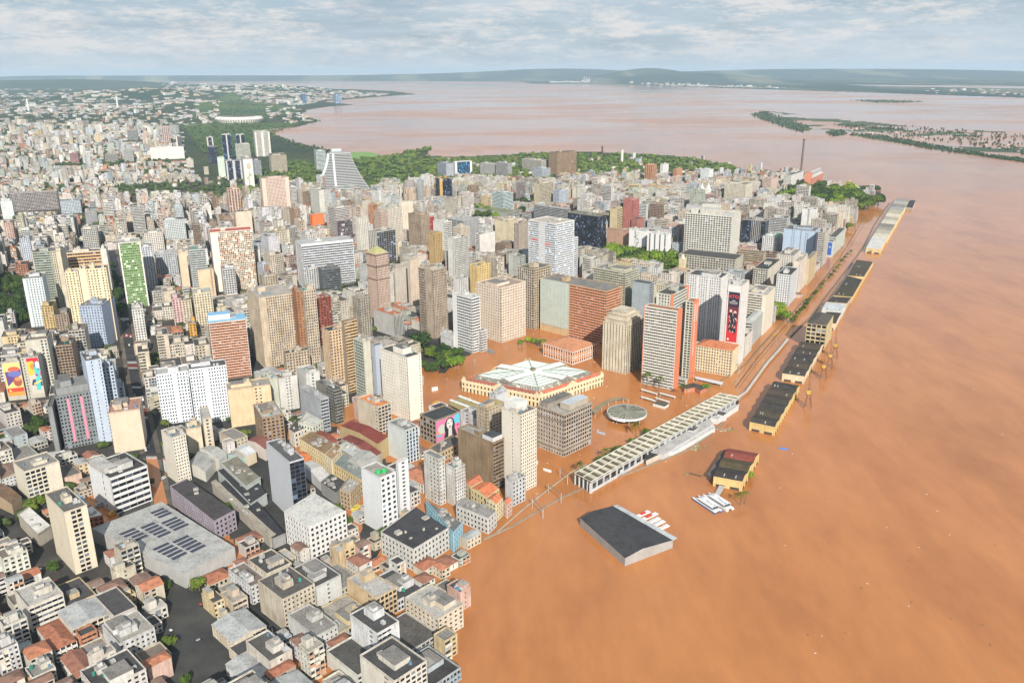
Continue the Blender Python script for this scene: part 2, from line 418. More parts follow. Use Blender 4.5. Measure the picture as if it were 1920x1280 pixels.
def hip(m, c, z, rise, over, mat, col, gable=False):
    """roof on a quad c (4 corners ccw) """
    cx = sum(p[0] for p in c) / 4; cy = sum(p[1] for p in c) / 4
    q = []
    for p in c:
        dx, dy = p[0] - cx, p[1] - cy; l = math.hypot(dx, dy); q.append((p[0] + dx / l * over, p[1] + dy / l * over))
    e0 = math.dist(q[0], q[1]); e1 = math.dist(q[1], q[2])
    if e0 < e1: q = q[1:] + q[:1]; e0, e1 = e1, e0
    mid = lambda A, B, t=.5: (A[0] + (B[0] - A[0]) * t, A[1] + (B[1] - A[1]) * t)
    m0 = mid(q[3], q[0]); m1 = mid(q[1], q[2]); ins = 0 if gable else min(.5, e1 * .5 / e0)
    r0 = (*mid(m0, m1, ins), z + rise); r1 = (*mid(m0, m1, 1 - ins), z + rise)
    A, B, C, D = [(*p, z) for p in q]
    m.poly([A, B, r1, r0], mat, col); m.poly([C, D, r0, r1], mat, col)
    m.poly([B, C, r1], 'wall' if gable else mat, col if not gable else (.5, .47, .42, .8)); m.poly([D, A, r0], 'wall' if gable else mat, col if not gable else (.5, .47, .42, .8))

FOOT = []       # footprints already taken: polygon corners
PROT = {}       # visibility: column -> list (ytop, yprot, depth)
def protect(G, h, a, b, dR, dL, yt_frac):
    xs = []; d = math.hypot(*G)
    d = max(d, math.hypot(G[0] + dR[0] * a, G[1] + dR[1] * a) - 4, math.hypot(G[0] + dL[0] * b, G[1] + dL[1] * b) - 4)
    pts = [G, (G[0] + dR[0] * a, G[1] + dR[1] * a), (G[0] + dL[0] * b, G[1] + dL[1] * b)]
    px = [pr(p[0], p[1], h) for p in pts]; pb = [pr(p[0], p[1], 0) for p in pts]
    x0 = min(p[0] for p in px + pb); x1 = max(p[0] for p in px + pb); y0 = min(p[1] for p in px); y1 = max(p[1] for p in pb)
    yy = y0 + (y1 - y0) * yt_frac
    for c in range(int(x0 // 4), int(x1 // 4) + 1): PROT.setdefault(c, []).append((y0, yy, d))

def building(O, th, a, b, h, R, L, col, acc=None, roof='f', rcol=None, label='', name='building', cat='building', indiv=True, shared=None,
             grime=.6, fh=3.15, bay=3.3, z0=0., hero=False, group=None, extra=None, glass=DARK, lite=False, nopent=False, bandsep=False):
    dR = (math.cos(th), math.sin(th)); dL = (-math.sin(th), math.cos(th))
    col = (*col[:3], grime); acc = (*acc[:3], .35) if acc else col
    root = None
    if indiv:
        root = thing(name, label, cat, (O[0], O[1], z0), group)
        S = {'wall': MB(), 'glass': MB()}; Rf = MB(); Pp = MB()
    else: S = {'wall': shared, 'glass': shared}; Rf = shared; Pp = shared
    bands = [] if (bandsep and indiv) else None
    fR = Fac(O, dR, (-dL[0], -dL[1])); OL = (O[0] + dL[0] * b, O[1] + dL[1] * b); fL = Fac(OL, (-dL[0], -dL[1]), (-dR[0], -dR[1]))
    zt = z0 + h
    facade(fR, a, z0, zt, R, col, acc, S, fh, bay, bands, glass, lite); facade(fL, b, z0, zt, L, col, acc, S, fh, bay, bands, glass, lite)
    FC = (O[0] + dR[0] * a + dL[0] * b, O[1] + dR[1] * a + dL[1] * b); OR = (O[0] + dR[0] * a, O[1] + dR[1] * a)
    for A, B in ((OR, FC), (FC, OL)): S['wall'].poly([(A[0], A[1], z0), (B[0], B[1], z0), (B[0], B[1], zt), (A[0], A[1], zt)], 'wall', col)
    c4 = [O, OR, FC, OL]
    rc = rcol or rnd.choice([(.22, .21, .20), (.13, .125, .12), (.30, .28, .25), (.08, .078, .075), (.38, .37, .35), (.10, .095, .09), (.055, .053, .053), (.17, .14, .12)])
    gear = []
    if roof in 'fdt':
        rc4 = (*rc[:3], .95)
        Rf.poly([(p[0], p[1], zt) for p in c4], 'roof', rc4)
        # parapet ring
        ph = rnd.uniform(.7, 1.2); t = .3
        cc = (col[0] * .92, col[1] * .92, col[2] * .92, min(1, grime + .35))
        for f, ln in ((fR, a), (fL, b), (Fac(OR, dL, dR), b), (Fac(FC, (-dR[0], -dR[1]), dL), a)):
            f.front(Pp, -.05, ln + .05, zt - .35, zt + ph, .05, 'wall', cc)
            Pp.poly([f.pt(-.05, .05, zt + ph), f.pt(ln + .05, .05, zt + ph), f.pt(ln - t, -t, zt + ph), f.pt(t, -t, zt + ph)], 'wall', cc)
            Pp.poly([f.pt(ln - t, -t, zt), f.pt(t, -t, zt), f.pt(t, -t, zt + ph), f.pt(ln - t, -t, zt + ph)], 'wall', cc)
        if not nopent: gear = clutter(Rf, O, dR, dL, a, b, zt, col, rnd, indiv)
    elif roof in 'hgm':
        tc = (rcol or rnd.choice([(.30, .12, .07), (.24, .11, .075), (.36, .15, .085), (.19, .11, .085)])); tc = (*tc[:3], .9)
        hip(Rf, c4, zt, min(a, b) * (.2 if roof != 'm' else .1), .45, 'tile' if roof != 'm' else 'roof', tc, roof in 'gm')
    if indiv:
        o = S['wall'].obj('wall', root)
        S['glass'].obj('windows', root, stuff=True)
        if bands:
            for m in bands: m.obj('floor_band', root)
        Rf.obj('roof', root); Pp.obj('parapet', root)
        for n, m in gear: m.obj(n, root)
    else:
        for n, m in gear:
            shared.v += m.v; shared.n += m.n; shared.c += m.c; shared.uv += m.uv
            mp = [shared.mi(q) for q in m.mats]; shared.m += [mp[i] for i in m.m]
    FOOT.append((c4, sum(p[0] for p in c4) / 4, sum(p[1] for p in c4) / 4, math.hypot(a, b) / 2))
    return root, dict(O=O, dR=dR, dL=dL, a=a, b=b, h=h, fR=fR, fL=fL, z=zt, c4=c4, root=root)

def theta_at(x):
    pts = [(-400, 24), (330, 25), (520, 36), (700, 45), (1100, 46), (1250, 55), (1450, 61), (2200, 61)]
    for (a, va), (b, vb) in zip(pts, pts[1:]):
        if x <= b: return va + (vb - va) * max(0, min(1, (x - a) / (b - a)))
    return 61
HEROES = []
def hb(xl, xc, xr, yt, yb, R, L, col, label, acc=None, th=None, vis=.85, **kw):
    """a building sighted in the photograph: left, near and right roof corner columns, roof row and foot row of the near corner"""
    xb = xc
    for _ in range(8):
        G = un(xb, yb, 0); v = (yt - 640) * _cR + (xc - 960) * _sR; t = v / F
        h = H - G[1] * (sP + t * cP) / (cP - t * sP); xb += xc - pr(G[0], G[1], h)[0]
    G = un(xb, yb, 0)
    if th is None: th = theta_at(xc)
    th = math.radians(th); dR = (math.cos(th), math.sin(th)); dL = (-math.sin(th), math.cos(th))
    def solve(d, xt, sgn):
        if xt < 0 and xt > -150: return -xt
        lo, hi = 1.0, 260.0
        for _ in range(40):
            mid = (lo + hi) / 2; x = pr(G[0] + d[0] * mid, G[1] + d[1] * mid, h)[0]
            if (x - xt) * sgn < 0: lo = mid
            else: hi = mid
        return lo
    a = solve(dR, xr, 1); b = solve(dL, xl, -1)
    a = min(a, 140); b = min(b, 140 if xc > 450 else (62 if math.degrees(th) > 39 else 30))
    root, info = building(G, th, a, b, h, R, L, col, acc, label=label, hero=True, **kw)
    info['px'] = ((xl if xl > 0 else xc) + (xr if xr > 0 else xc)) / 2, yt; info['label'] = label
    protect(G, h, a, b, dR, dL, vis); HEROES.append(info); return info
def part_box(info, name, u0, u1, v0, v1, z0, z1, mat, col, top=None):
    """a box standing on or in a building, u along its right-hand face, v along its left-hand one (metres from the near corner)"""
    O, dR, dL = info['O'], info['dR'], info['dL']
    p = [(O[0] + dR[0] * u + dL[0] * v, O[1] + dR[1] * u + dL[1] * v) for u, v in ((u0, v0), (u1, v0), (u1, v1), (u0, v1))]
    m = MB(); m.prism(p, z0, z1, mat, col, top, True); return m.obj(name, info['root'])
# ------------------------------------------------------------------ the land, the river
LANES = [[(268, 862), (298, 862), (330, 960), (380, 1080), (330, 1080), (288, 960)], [(536, 808), (556, 806), (600, 850), (690, 925), (672, 1010), (630, 1010), (655, 935), (600, 880), (560, 850)], [(150, 905), (180, 930), (240, 990), (225, 1010), (150, 940)], [(330, 905), (400, 975), (470, 1060), (440, 1070), (380, 985), (322, 925)]]
LAND = [(-2500, 1900), (420, 1900), (470, 1400), (560, 1120), (700, 1060), (760, 960), (770, 880), (700, 850), (640, 800), (600, 790), (560, 775), (640, 760), (720, 745), (790, 692), (830, 702), (880, 666), (905, 640), (950, 600), (1000, 560), (1190, 560), (1290, 560), (1400, 482), (1470, 450), (1540, 425), (1590, 398), (1640, 375), (1655, 362), (1640, 352), (1570, 350), (1560, 340), (1530, 326), (1490, 322), (1400, 316), (1330, 301), (1290, 293), (1160, 286), (1090, 283), (960, 289), (870, 293), (800, 292), (815, 275), (765, 282), (720, 299), (690, 287), (640, 288), (600, 276), (545, 263), (500, 244), (560, 238), (603, 226), (570, 217), (575, 207), (620, 200), (668, 197), (610, 190), (700, 182), (785, 177), (740, 171), (650, 168), (560, 166), (480, 162), (330, 163), (240, 163), (120, 162), (-2500, 162)]
FAR = [(-2500, 156), (0, 155), (150, 153.5), (300, 153), (560, 152), (780, 152), (985, 154), (990, 157), (1180, 160), (1240, 162), (1560, 172), (1800, 180), (1920, 184), (4000, 225), (4000, 60), (-2500, 60)]
ISL = [[(1405, 214), (1430, 208), (1470, 220), (1510, 234), (1522, 242), (1505, 248), (1470, 240), (1420, 222)],
       [(1543, 247), (1580, 243), (1590, 252), (1565, 257)], [(1590, 254), (1650, 262), (1760, 283), (1840, 294), (1920, 306), (2600, 400), (2600, 388), (1920, 298), (1845, 289), (1770, 275), (1655, 254), (1600, 250)],
       [(1592, 188), (1650, 187), (1745, 191), (1690, 193), (1640, 193)], [(1560, 234), (1600, 234), (1700, 243), (1690, 246), (1610, 240)], [(1740, 246), (1800, 247), (1850, 258), (1790, 256)]]
LAGOON = [(1590, 159), (1920, 162), (2500, 168), (2500, 172), (1920, 166), (1650, 162)]
MARSH = [(1420, 206), (1500, 214), (1700, 236), (1930, 250), (2400, 300), (2400, 380), (1930, 302), (1700, 272), (1560, 252), (1530, 246), (1440, 226)]
from mathutils import noise as mnoise
def hill_list():
    out = []
    for (x, y, hh, sx, sy) in [(290, 186, 95, 1500, 700), (60, 176, 60, 1800, 900), (140, 166, 150, 2300, 1500), (10, 164, 120, 2000, 1500), (430, 176, 95, 1100, 1200), (540, 172, 45, 700, 900), (360, 204, 60, 520, 420), (250, 190, 50, 500, 500),
                               (1215, 152, 290, 1300, 900), (1290, 154, 190, 1700, 900), (1120, 146, 200, 3500, 1500), (1420, 146, 190, 4500, 1500), (1750, 145, 170, 5000, 1500), (850, 149, 130, 4000, 1200), (400, 152, 140, 5000, 1200), (1050, 148, 160, 2500, 1200), (30, 154, 160, 4500, 1500)]:
        X, Y = un(x, y); out.append((X, Y, hh, sx, sy))
    return out
HILLS = hill_list()
def terr(X, Y):
    z = 0
    for (hx, hy, hh, sx, sy) in HILLS:
        q = ((X - hx) / sx) ** 2 + ((Y - hy) / sy) ** 2
        if q < 9: z += hh * math.exp(-q)
    return z if z > 1.5 else 0
def build_land():
    A0, A1, NA = math.radians(-62), math.radians(62), 560
    rs = [230.]
    while rs[-1] < 31000: rs.append(rs[-1] * 1.0125)
    NR = len(rs)
    m = MB(); V = []
    vi = {}
    verts = []; info = []
    for j, r in enumerate(rs):
        for i in range(NA + 1):
            t = A0 + (A1 - A0) * i / NA; X = r * math.sin(t); Y = r * math.cos(t); x, y = pr(X, Y)
            land = 0
            if r > 2400 and inpoly(x, y, FAR): land = 0 if inpoly(x, y, LAGOON) else 2
            elif inpoly(x, y, LAND): land = 0 if (y > 800 and any(inpoly(x, y, q) for q in LANES)) else 1
            else:
                for q in ISL:
                    if inpoly(x, y, q): land = 3; break
                if not land and inpoly(x, y, MARSH):
                    nz = mnoise.fractal(Vector((X * .0022, Y * .0022, 3.0)), .9, 2.1, 5)
                    if nz > .10: land = 3
            z = .35 + terr(X, Y) if land else -2.5
            verts.append((X, Y, z)); info.append((land, x, y))
    faces = []; cols = []
    for j in range(NR - 1):
        for i in range(NA):
            a = j * (NA + 1) + i; q = (a, a + 1, a + NA + 2, a + NA + 1)
            ls = [info[k][0] for k in q]
            if max(ls) == 0: continue
            faces.append(q); x, y = info[a][1:]
            l = max(ls); r = rs[j]
            if l == 3: c = (.075, .10, .06)
            elif l == 2:
                nz = mnoise.fractal(Vector((verts[a][0] * .0009, verts[a][1] * .0003, 1.0)), .9, 2.1, 4); c = (.03, .05, .04) if nz < .1 else ((.12, .13, .09) if nz > .3 else (.05, .075, .05))
            else:
                z = verts[a][2]
                if r < 2600: c = (.06, .058, .056)
                else: c = (.045, .06, .035) if z < 30 else (.035, .06, .028)
                for gp, gc in GREENS:
                    if inpoly(x, y, gp): c = gc; break
            cols.append((*c, 1))
    me = bpy.data.meshes.new('city_ground'); me.from_pydata(verts, [], faces)
    at = me.attributes.new('col', 'FLOAT_COLOR', 'FACE'); at.data.foreach_set('color', np.array(cols, dtype=np.float32).ravel())
    me.materials.append(MATS['ground']); me.update()
    # drop loose verts
    import bmesh
    bm = bmesh.new(); bm.from_mesh(me); loose = [v for v in bm.verts if not v.link_faces]; bmesh.ops.delete(bm, geom=loose, context='VERTS'); bm.to_mesh(me); bm.free()
    o = bpy.data.objects.new('ground', me); COL.objects.link(o); struct(o)
GREENS = [([(330, 232), (560, 232), (500, 262), (470, 290), (400, 300), (360, 262)], (.075, .12, .035)),
          ([(640, 283), (700, 283), (735, 292), (700, 304), (655, 304)], (.13, .22, .04)),
          ([(360, 196), (430, 186), (520, 196), (560, 212), (480, 222), (360, 220)], (.07, .11, .035)),
          ([(540, 300), (840, 300), (840, 345), (640, 360), (540, 345)], (.06, .085, .035)),
          ([(800, 295), (1300, 292), (1440, 325), (1100, 330), (800, 320)], (.08, .11, .04))]
build_land()
wm = MB(); R_ = 31000
ring = [(R_ * math.sin(math.radians(t)), R_ * math.cos(math.radians(t)), 0) for t in range(80, -81, -4)]
wm.poly([(-2500, -600, 0), (2500, -600, 0)] + [(R_ * math.sin(math.radians(80)), 300, 0)] + ring + [(-R_ * math.sin(math.radians(80)), 300, 0)], 'water', (1, 1, 1, 1))
struct(wm.obj('flood_water'))

# ------------------------------------------------------------------ no-build zones (sighted outlines)
FLOODPLAZA = [(790, 735), (800, 705), (845, 690), (882, 668), (905, 645), (945, 650), (985, 620), (1010, 615), (1130, 655), (1135, 700), (1190, 720), (1270, 740), (1310, 712), (1375, 715), (1400, 652), (1440, 630), (1480, 590), (1512, 548), (1538, 505), (1570, 462), (1600, 425), (1630, 385), (1650, 360), (1560, 345), (1700, 250), (4000, 250), (4000, 1600), (905, 1700), (860, 1300), (905, 1000), (968, 958), (994, 925), (1012, 893), (1008, 872), (1030, 866), (1010, 850), (1008, 800), (860, 770), (790, 775)]
AVENUE = [(203, 470), (216, 470), (236, 560), (250, 640), (268, 740), (300, 850), (322, 945), (345, 1010), (420, 1300), (340, 1300), (288, 960), (268, 870), (238, 740), (222, 640), (206, 560)]
PARKS = [[(0, 520), (60, 525), (60, 612), (0, 612)], [(790, 700), (800, 640), (850, 650), (885, 665), (850, 695)], [(1130, 475), (1180, 468), (1262, 490), (1290, 512), (1240, 535), (1170, 510)],
         [(1450, 375), (1500, 352), (1600, 362), (1650, 380), (1590, 408), (1545, 402), (1460, 392)], [(200, 500), (222, 500), (225, 560), (205, 560)], [(1445, 565), (1478, 570), (1475, 600), (1440, 600)], [(52, 790), (80, 780), (84, 822), (55, 830)],
         [(640, 300), (845, 300), (845, 345), (700, 362), (640, 350)], [(450, 330), (590, 300), (600, 345), (480, 372), (450, 372)], [(330, 232), (560, 232), (500, 262), (470, 300), (440, 330), (415, 330), (360, 262)],
         [(820, 292), (1300, 292), (1440, 325), (1200, 330), (1100, 325), (1000, 335), (830, 325)], [(155, 405), (240, 395), (240, 420), (160, 432)], [(220, 350), (430, 338), (435, 385), (220, 375)], [(345, 290), (385, 300), (430, 345), (400, 350), (350, 310)], [(400, 188), (430, 186), (500, 198), (500, 232), (400, 232), (410, 205)]]
def blocked_px(x, y):
    if inpoly(x, y, FLOODPLAZA) or inpoly(x, y, AVENUE): return True
    return any(inpoly(x, y, p) for p in PARKS)
# ------------------------------------------------------------------ buildings sighted one by one
WH = (.66, .64, .60); OW = (.60, .57, .50); CR = (.60, .52, .40); BG = (.46, .40, .32); GY = (.40, .40, .39); LG = (.55, .55, .54); DG = (.20, .20, .20)
BR = (.27, .20, .13); BL = (.42, .50, .60); PK = (.60, .42, .36); YL = (.62, .49, .27); TC = (.52, .21, .12); GL = (.02, .028, .045, 1)
# --- around the market square and the waterfront
brown = hb(858, 924, 945, 832, 922, 'b', 'n', BR, 'brown grime-streaked tower with a blank side wall beside the tall white slab', acc=(.55, .42, .36), grime=1.0, bandsep=True, vis=.95, rcol=(.3, .28, .25))
white1 = hb(940.5, 976, 1006.6, 779, 925, 'w', 'n2s1n1.5', OW, 'tall cream tower with a dotted right face beside the grey stone hotel block', grime=.25, bay=2.3, fh=2.9, vis=.98)
stone = hb(1008, 1058, 1110, 779, 857, 'W', 'w', (.46, .40, .34), 'massive grey stone office block with courtyard roof beside the round kiosk', grime=.8, bay=3.0, fh=3.6, vis=.98, rcol=(.33, .31, .28), nopent=True)
white2 = hb(712.7, 763, 789.5, 672, 790, 'n3s1', 'k3n1k2', (.66, .63, .56), 'tall off-white tower standing alone left of the flooded square', grime=.25, vis=.97, bay=2.6)
hb(662, 680, 694, 642, 748, 'n', 'B', (.50, .49, .42), 'slim tower with pale green bands on its left face beside a blue wall', acc=(.38, .42, .36), vis=.9, grime=.4)
hb(696, 703, 717, 649, 742, 'n', 'n', (.37, .42, .49), 'windowless slate-blue slab between the green-banded slim tower and the off-white tower', vis=.9, grime=.3)
hb(603, 617, 655, 622, 722, 'w', 'w2', (.60, .45, .30), 'narrow tan tower with stained beige side in front of the striped ochre slab', acc=OW, vis=.9, grime=.6)
hb(640, 645, 670, 604, 738, 'B', 'n', (.30, .24, .18), 'ochre-and-black striped slab behind the narrow tan tower', acc=(.55, .38, .2), vis=.8, bandsep=True)
hb(462, 484, 553, 560, 692, 'n1.2w5', 'w', (.53, .45, .35), 'big stained beige apartment slab riddled with small square windows', grime=1.0, th=31, bay=2.5, fh=2.9, vis=.95, rcol=(.36, .33, .3))
hb(-16, 555, 569, 548, 688, 'p', 'n', (.34, .17, .09), 'rust-brown narrow stack of balconies beside the stained beige slab', th=31, grime=.9, vis=.9)
hb(-14, 570, 592, 546, 690, 'w', 'n', (.50, .43, .34), 'right wing of the stained beige slab with a flat overhanging roof', th=31, grime=1.0, vis=.9, bay=2.5)
hb(-12, 594, 620, 560, 668, 'w', 'n', (.25, .07, .045), 'dark red brick tower with small windows half hidden by grey netting', th=31, grime=.8, vis=.8)
terra = hb(-18, 390, 461, 607, 714, 'g.2B9', 'n', LG, 'office slab with orange bands and a sky-blue trimmed top', acc=(.68, .36, .24), th=22, vis=.97, bandsep=True, bay=2.4, fh=2.9)
part_box(terra, 'blue_fascia', -.3, terra['a'] + .3, -.3, terra['b'], terra['z'] + 1.3, terra['z'] + 2.4, 'paint', (.16, .36, .55, 1))
part_box(terra, 'rooftop_storey', 1, terra['a'] * .6, 3, terra['b'] - 2, terra['z'] + 2.4, terra['z'] + 7.5, 'wall', (.66, .66, .64, .2), ('paint', (.16, .36, .55, 1)))
hb(-18, 292, 352, 704, 797, 'k4n1k3', 'n', (.58, .62, .68), 'long white apartment block peppered with tiny square windows, left half', th=22, vis=.97, grime=.3, bay=2.4)
hb(-18, 354, 424, 694, 797, 'k3n1k4', 'n', (.58, .62, .68), 'long white apartment block peppered with tiny square windows, right half', th=22, vis=.97, grime=.3, bay=2.4)
hb(146, 160, 189, 678, 832, 'n1s1n1s1', 'n', (.42, .49, .60), 'tall powder-blue tower with thin window strips beside the grey and pink block', th=34, vis=.97, grime=.4)
hb(-15, 190, 212, 690, 812, 'w', 'n', (.42, .49, .60), 'powder-blue stepped wing right of the tall powder-blue tower', th=22, vis=.9, grime=.4)
hb(-13, 213, 231, 728, 792, 'w', 'n', (.46, .51, .58), 'low pale blue block at the foot of the stepped blue wing', th=22, vis=.8)
pink = hb(72, 105, 178, 745, 843, 'w6', 'w', (.20, .22, .235), 'dark grey hotel block with two pink vertical stripes', th=32, vis=.97, grime=.3, bay=2.4)
for q in (.28, .62):
    part_box(pink, 'pink_stripe', pink['a'] * q - .9, pink['a'] * q + .9, -.35, .1, 6, pink['z'] - 3, 'paint', (.75, .22, .30, 1))
part_box(pink, 'upper_storey', 1, pink['a'] * .86, 4, pink['b'] - 1, pink['z'], pink['z'] + 6, 'wall', (.24, .25, .26, .5), ('roof', (.2, .2, .2, .9)))
part_box(pink, 'lift_tower', 5, pink['a'] * .45, 6, pink['b'] - 3, pink['z'] + 6, pink['z'] + 11, 'wall', (.24, .25, .26, .5), ('roof', (.15, .15, .15, .9)))
hb(67, 88, 98, 765, 850, 'n', 'w', (.24, .25, .26), 'low grey wing with a faded pink stripe left of the grey hotel block', th=22, vis=.85)
hb(189, 203, 262, 776, 850, 'n', 'p', (.56, .48, .38), 'blank cream wall block with a grimy brown left side by the avenue', th=20, vis=.97, grime=.35, rcol=(.35, .2, .16))
lwh = hb(165, 206, 276, 898, 965, 'b', 'n2s1n1', (.62, .63, .64), 'bulky white block with long slit windows and a dirty roof deck near the avenue', th=49, vis=.99, grime=.35, fh=4.6, bandsep=True, bay=6)
hb(24, 46, 111, 886, 940, 'W3n2', 'n', (.60, .56, .47), 'cream block with paired windows and a blank right half at the lower left', th=47, vis=.99, grime=.35, fh=3.6, bay=4)
hb(84, 120, 163, 962, 1078, 'n1W2n1', 'n', (.60, .54, .43), 'cream tower with dark red vertical pipes and roof fans at the lower left', th=45, vis=.99, grime=.3)
hb(499, 543, 570, 868, 982, 'g', 'n', (.47, .49, .53), 'plain white-sided tower with a black glass face above the dark market roofs', acc=(.1, .1, .12), glass=GL, vis=.98, grime=.2, rcol=(.1, .1, .1))
grt = hb(677, 713, 742, 897, 1003, 'w', 'n', (.60, .62, .64), 'white tower with two bright green water tanks on its roof', vis=.99, grime=.25, fh=4, bay=4.5, nopent=True)
hb(742, 746, 765, 868, 968, 's', 'n', (.58, .60, .62), 'narrow white tower tight behind the green water tanks', vis=.9, grime=.3)
hb(794, 822, 834, 862, 948, 'p', 'n1k2', (.55, .55, .53), 'peeling white block, the left one of a stained pair', vis=.97, grime=1.0, rcol=(.2, .2, .2))
hb(836, 853, 872, 879, 950, 'w', 'p', (.56, .56, .55), 'peeling white block, the right one of a stained pair', vis=.97, grime=1.0, bay=2.2, fh=2.8, rcol=(.15, .15, .15))
hb(726, 761, 784, 808, 870, 'v', 'n', (.52, .56, .56), 'small pale block with blue window frames between the mural block and the orange-roofed block', acc=(.35, .45, .62), vis=.95, grime=.4)
mural = hb(787, 816, 862, 790, 834, 'M', 'W', (.33, .28, .22), 'low black-roofed block with a pink and blue wall painting', vis=.97, grime=.8, rcol=(.05, .055, .06), fh=4.2, bay=4.2, nopent=True)
hb(893, 912, 946, 768, 852, 'p', 'p', (.42, .36, .27), 'mouldy beige block with a yellowed roof behind the brown tower', vis=.9, grime=1.0, rcol=(.36, .29, .12))
hb(918, 930, 952, 742, 830, 'n', 'p', (.50, .53, .56), 'pale grey service tower behind the tall cream tower', vis=.9)
hb(947, 961, 985, 904, 950, 'w', 'n', (.48, .50, .52), 'small grey house with blue windows at the foot of the tall cream tower', vis=.95, acc=BL)
hb(670, 709, 733, 764, 815, 'W', 'n3s1', (.55, .49, .40), 'beige block with a brick-framed window grid and an orange roof terrace', vis=.95, rcol=(.55, .2, .07), grime=.7)
hb(515, 522, 557, 710, 772, 'n1p1n1', 'n', (.52, .52, .50), 'pale grey block with one ladder of windows above the flooded side street', th=30, vis=.9)
hb(556, 573, 599, 702, 768, 'n1p1n1', 'n', (.52, .53, .52), 'tall pale grey twin block right of the ladder-windowed one', th=36, vis=.85)
hb(561, 600, 616, 750, 812, 'b', 'n', (.36, .38, .42), 'blue-grey block with a blank left wall and ribbon windows', vis=.95, grime=.6)
hb(592, 625, 641, 733, 796, 'b', 'n1b1', (.22, .22, .20), 'blackened concrete block behind the blue-grey one', vis=.85, grime=1.0, rcol=(.08, .08, .08))
hb(-20, 427, 507, 733, 802, 'n3p1n1', 'n', (.60, .48, .32), 'broad blank sandy-beige wall below the orange-banded slab', th=22, vis=.96, grime=.6, rcol=(.3, .27, .24))
hb(488, 500, 520, 712, 775, 'n', 'B', (.45, .48, .42), 'narrow block with a mint-green side wall', acc=(.25, .5, .3), vis=.8)
hb(475, 491, 531, 785, 842, 'w', 'p', (.30, .22, .15), 'rotting brown brick block on the flooded street corner', th=28, vis=.9, grime=1.0)
hb(302, 323, 348, 822, 908, 'k', 'n', (.60, .57, .50), 'cream tower with a blank white left wall right of the avenue', th=45, vis=.97, grime=.3, bay=2.3, fh=2.9)
hb(-14, 349, 377, 806, 858, 'n', 'n', (.55, .48, .37), 'low windowless cream wall beside the white-walled cream tower', th=22, vis=.9)
hb(374, 380, 396, 786, 856, 's', 'n', (.50, .45, .36), 'thin cream stair tower above the tin-roofed sheds', th=25, vis=.9)
hb(848, 884, 900, 560, 662, 'b', 'n1b4', (.60, .61, .61), 'slim white office tower with grey ribbon windows at the corner of the flooded square', vis=.99, grime=.1, fh=3.4, bandsep=True, rcol=(.5, .48, .45))
hb(892, 902, 913, 622, 660, 'b', 'b', (.62, .62, .62), 'low white banded annex at the foot of the slim white office tower', vis=.95, nopent=True)
creamb = hb(893, 939, 986, 541, 643, 'w', 'w', (.64, .55, .46), 'big pinkish-cream corner block with rows of small dark windows on the square', vis=.99, grime=.3, bay=2.9, fh=3.3, rcol=(.32, .25, .2))
hb(970, 1000, 1033, 506, 618, 'W', 'W', (.50, .42, .31), 'tan corner tower with tall bays behind the pinkish-cream corner block', vis=.95, grime=.4)
orb = hb(1013, 1137, 1167, 547, 648, 'B', 'n5B6', (.52, .38, .22), 'long office slab, left half under pale green netting and right half banded orange', acc=(.66, .30, .17), vis=.97, grime=.5, rcol=(.2, .19, .18), bay=2.4, fh=3.3)
net = MB(); orb['fL'].front(net, .5, orb['b'] * .455, 9, orb['z'] + 1, .5, 'roof', (.42, .47, .43, .35)); 
for i in range(9): orb['fL'].pier(net, .5 + i * orb['b'] * .055, .62 + i * orb['b'] * .055, 4, orb['z'] + 1, .5, .62, 'wall', (.3, .36, .34, .3))
net.obj('scaffold_netting', orb['root'])
cream = hb(1131, 1176, 1206, 612, 702, 'v', 'V', (.60, .55, .44), 'cream art deco tower with columns and stepped crown beside the orange-edged tower', acc=(.30, .26, .2), vis=.99, grime=.75, bay=3.6, nopent=True)
A_, B_ = cream['a'], cream['b']
for i, (k, dz) in enumerate([(1.2, 4.2), (3.2, 9.), (6., 12.5)]):
    zz = cream['z'] + (0, 4.2, 9.)[i]
    part_box(cream, 'crown_tier', k, A_ - k, k, B_ - k, zz, cream['z'] + dz, 'wall', (.58, .52, .42, .9), ('roof', (.55, .5, .4, .8)))
    part_box(cream, 'cornice', k - .7, A_ - k + .7, k - .7, B_ - k + .7, cream['z'] + dz, cream['z'] + dz + .5, 'wall', (.52, .45, .33, 1.0), ('roof', (.5, .45, .36, .9)))
OR_ = (.58, .20, .11)
hb(1209, 1270, 1279, 584, 731, 'n', 'b', (.60, .59, .54), 'tall slab with white ribbon bands and an orange-red end wall on the flooded square', acc=OR_, vis=.99, grime=.2, bandsep=True, fh=3.1, bay=2.2, nopent=True, rcol=(.3, .16, .1))
LS = HEROES[-1]
part_box(LS, 'end_wall', .1, LS['a'], -.6, -.02, 0, LS['z'] + 1.2, 'wall', (*OR_, .2))
part_box(LS, 'left_fin', -.1, .5, LS['b'] - .3, LS['b'] + .5, 0, LS['z'] + 1.2, 'wall', (*OR_, .2))
core = hb(1231, 1261, 1291, 554, 716, 'b', 'n.5w3n.6', (.55, .56, .50), 'taller core with teal panels rising behind the white-ribboned slab', acc=(.1, .3, .3), vis=.9)
part_box(core, 'end_wall', core['a'] - 3, core['a'] + .3, -.5, core['b'] * .2, core['z'] - 30, core['z'] + 2, 'wall', (*OR_, .2))
part_box(core, 'corner_fin', -.5, 1.6, -.5, 1.6, core['z'] - 22, core['z'] + 1.5, 'wall', (*OR_, .2))
rw = hb(1286, 1300, 1310, 567, 710, 'n', 'n.3W3', (.56, .55, .48), 'narrow right wing with an orange-red end wall and white vertical lettering', vis=.98, grime=.2, nopent=True, rcol=(.3, .16, .1), fh=2.9)
part_box(rw, 'end_wall', .1, rw['a'], -.6, -.02, 0, rw['z'] + 1.2, 'wall', (*OR_, .2))
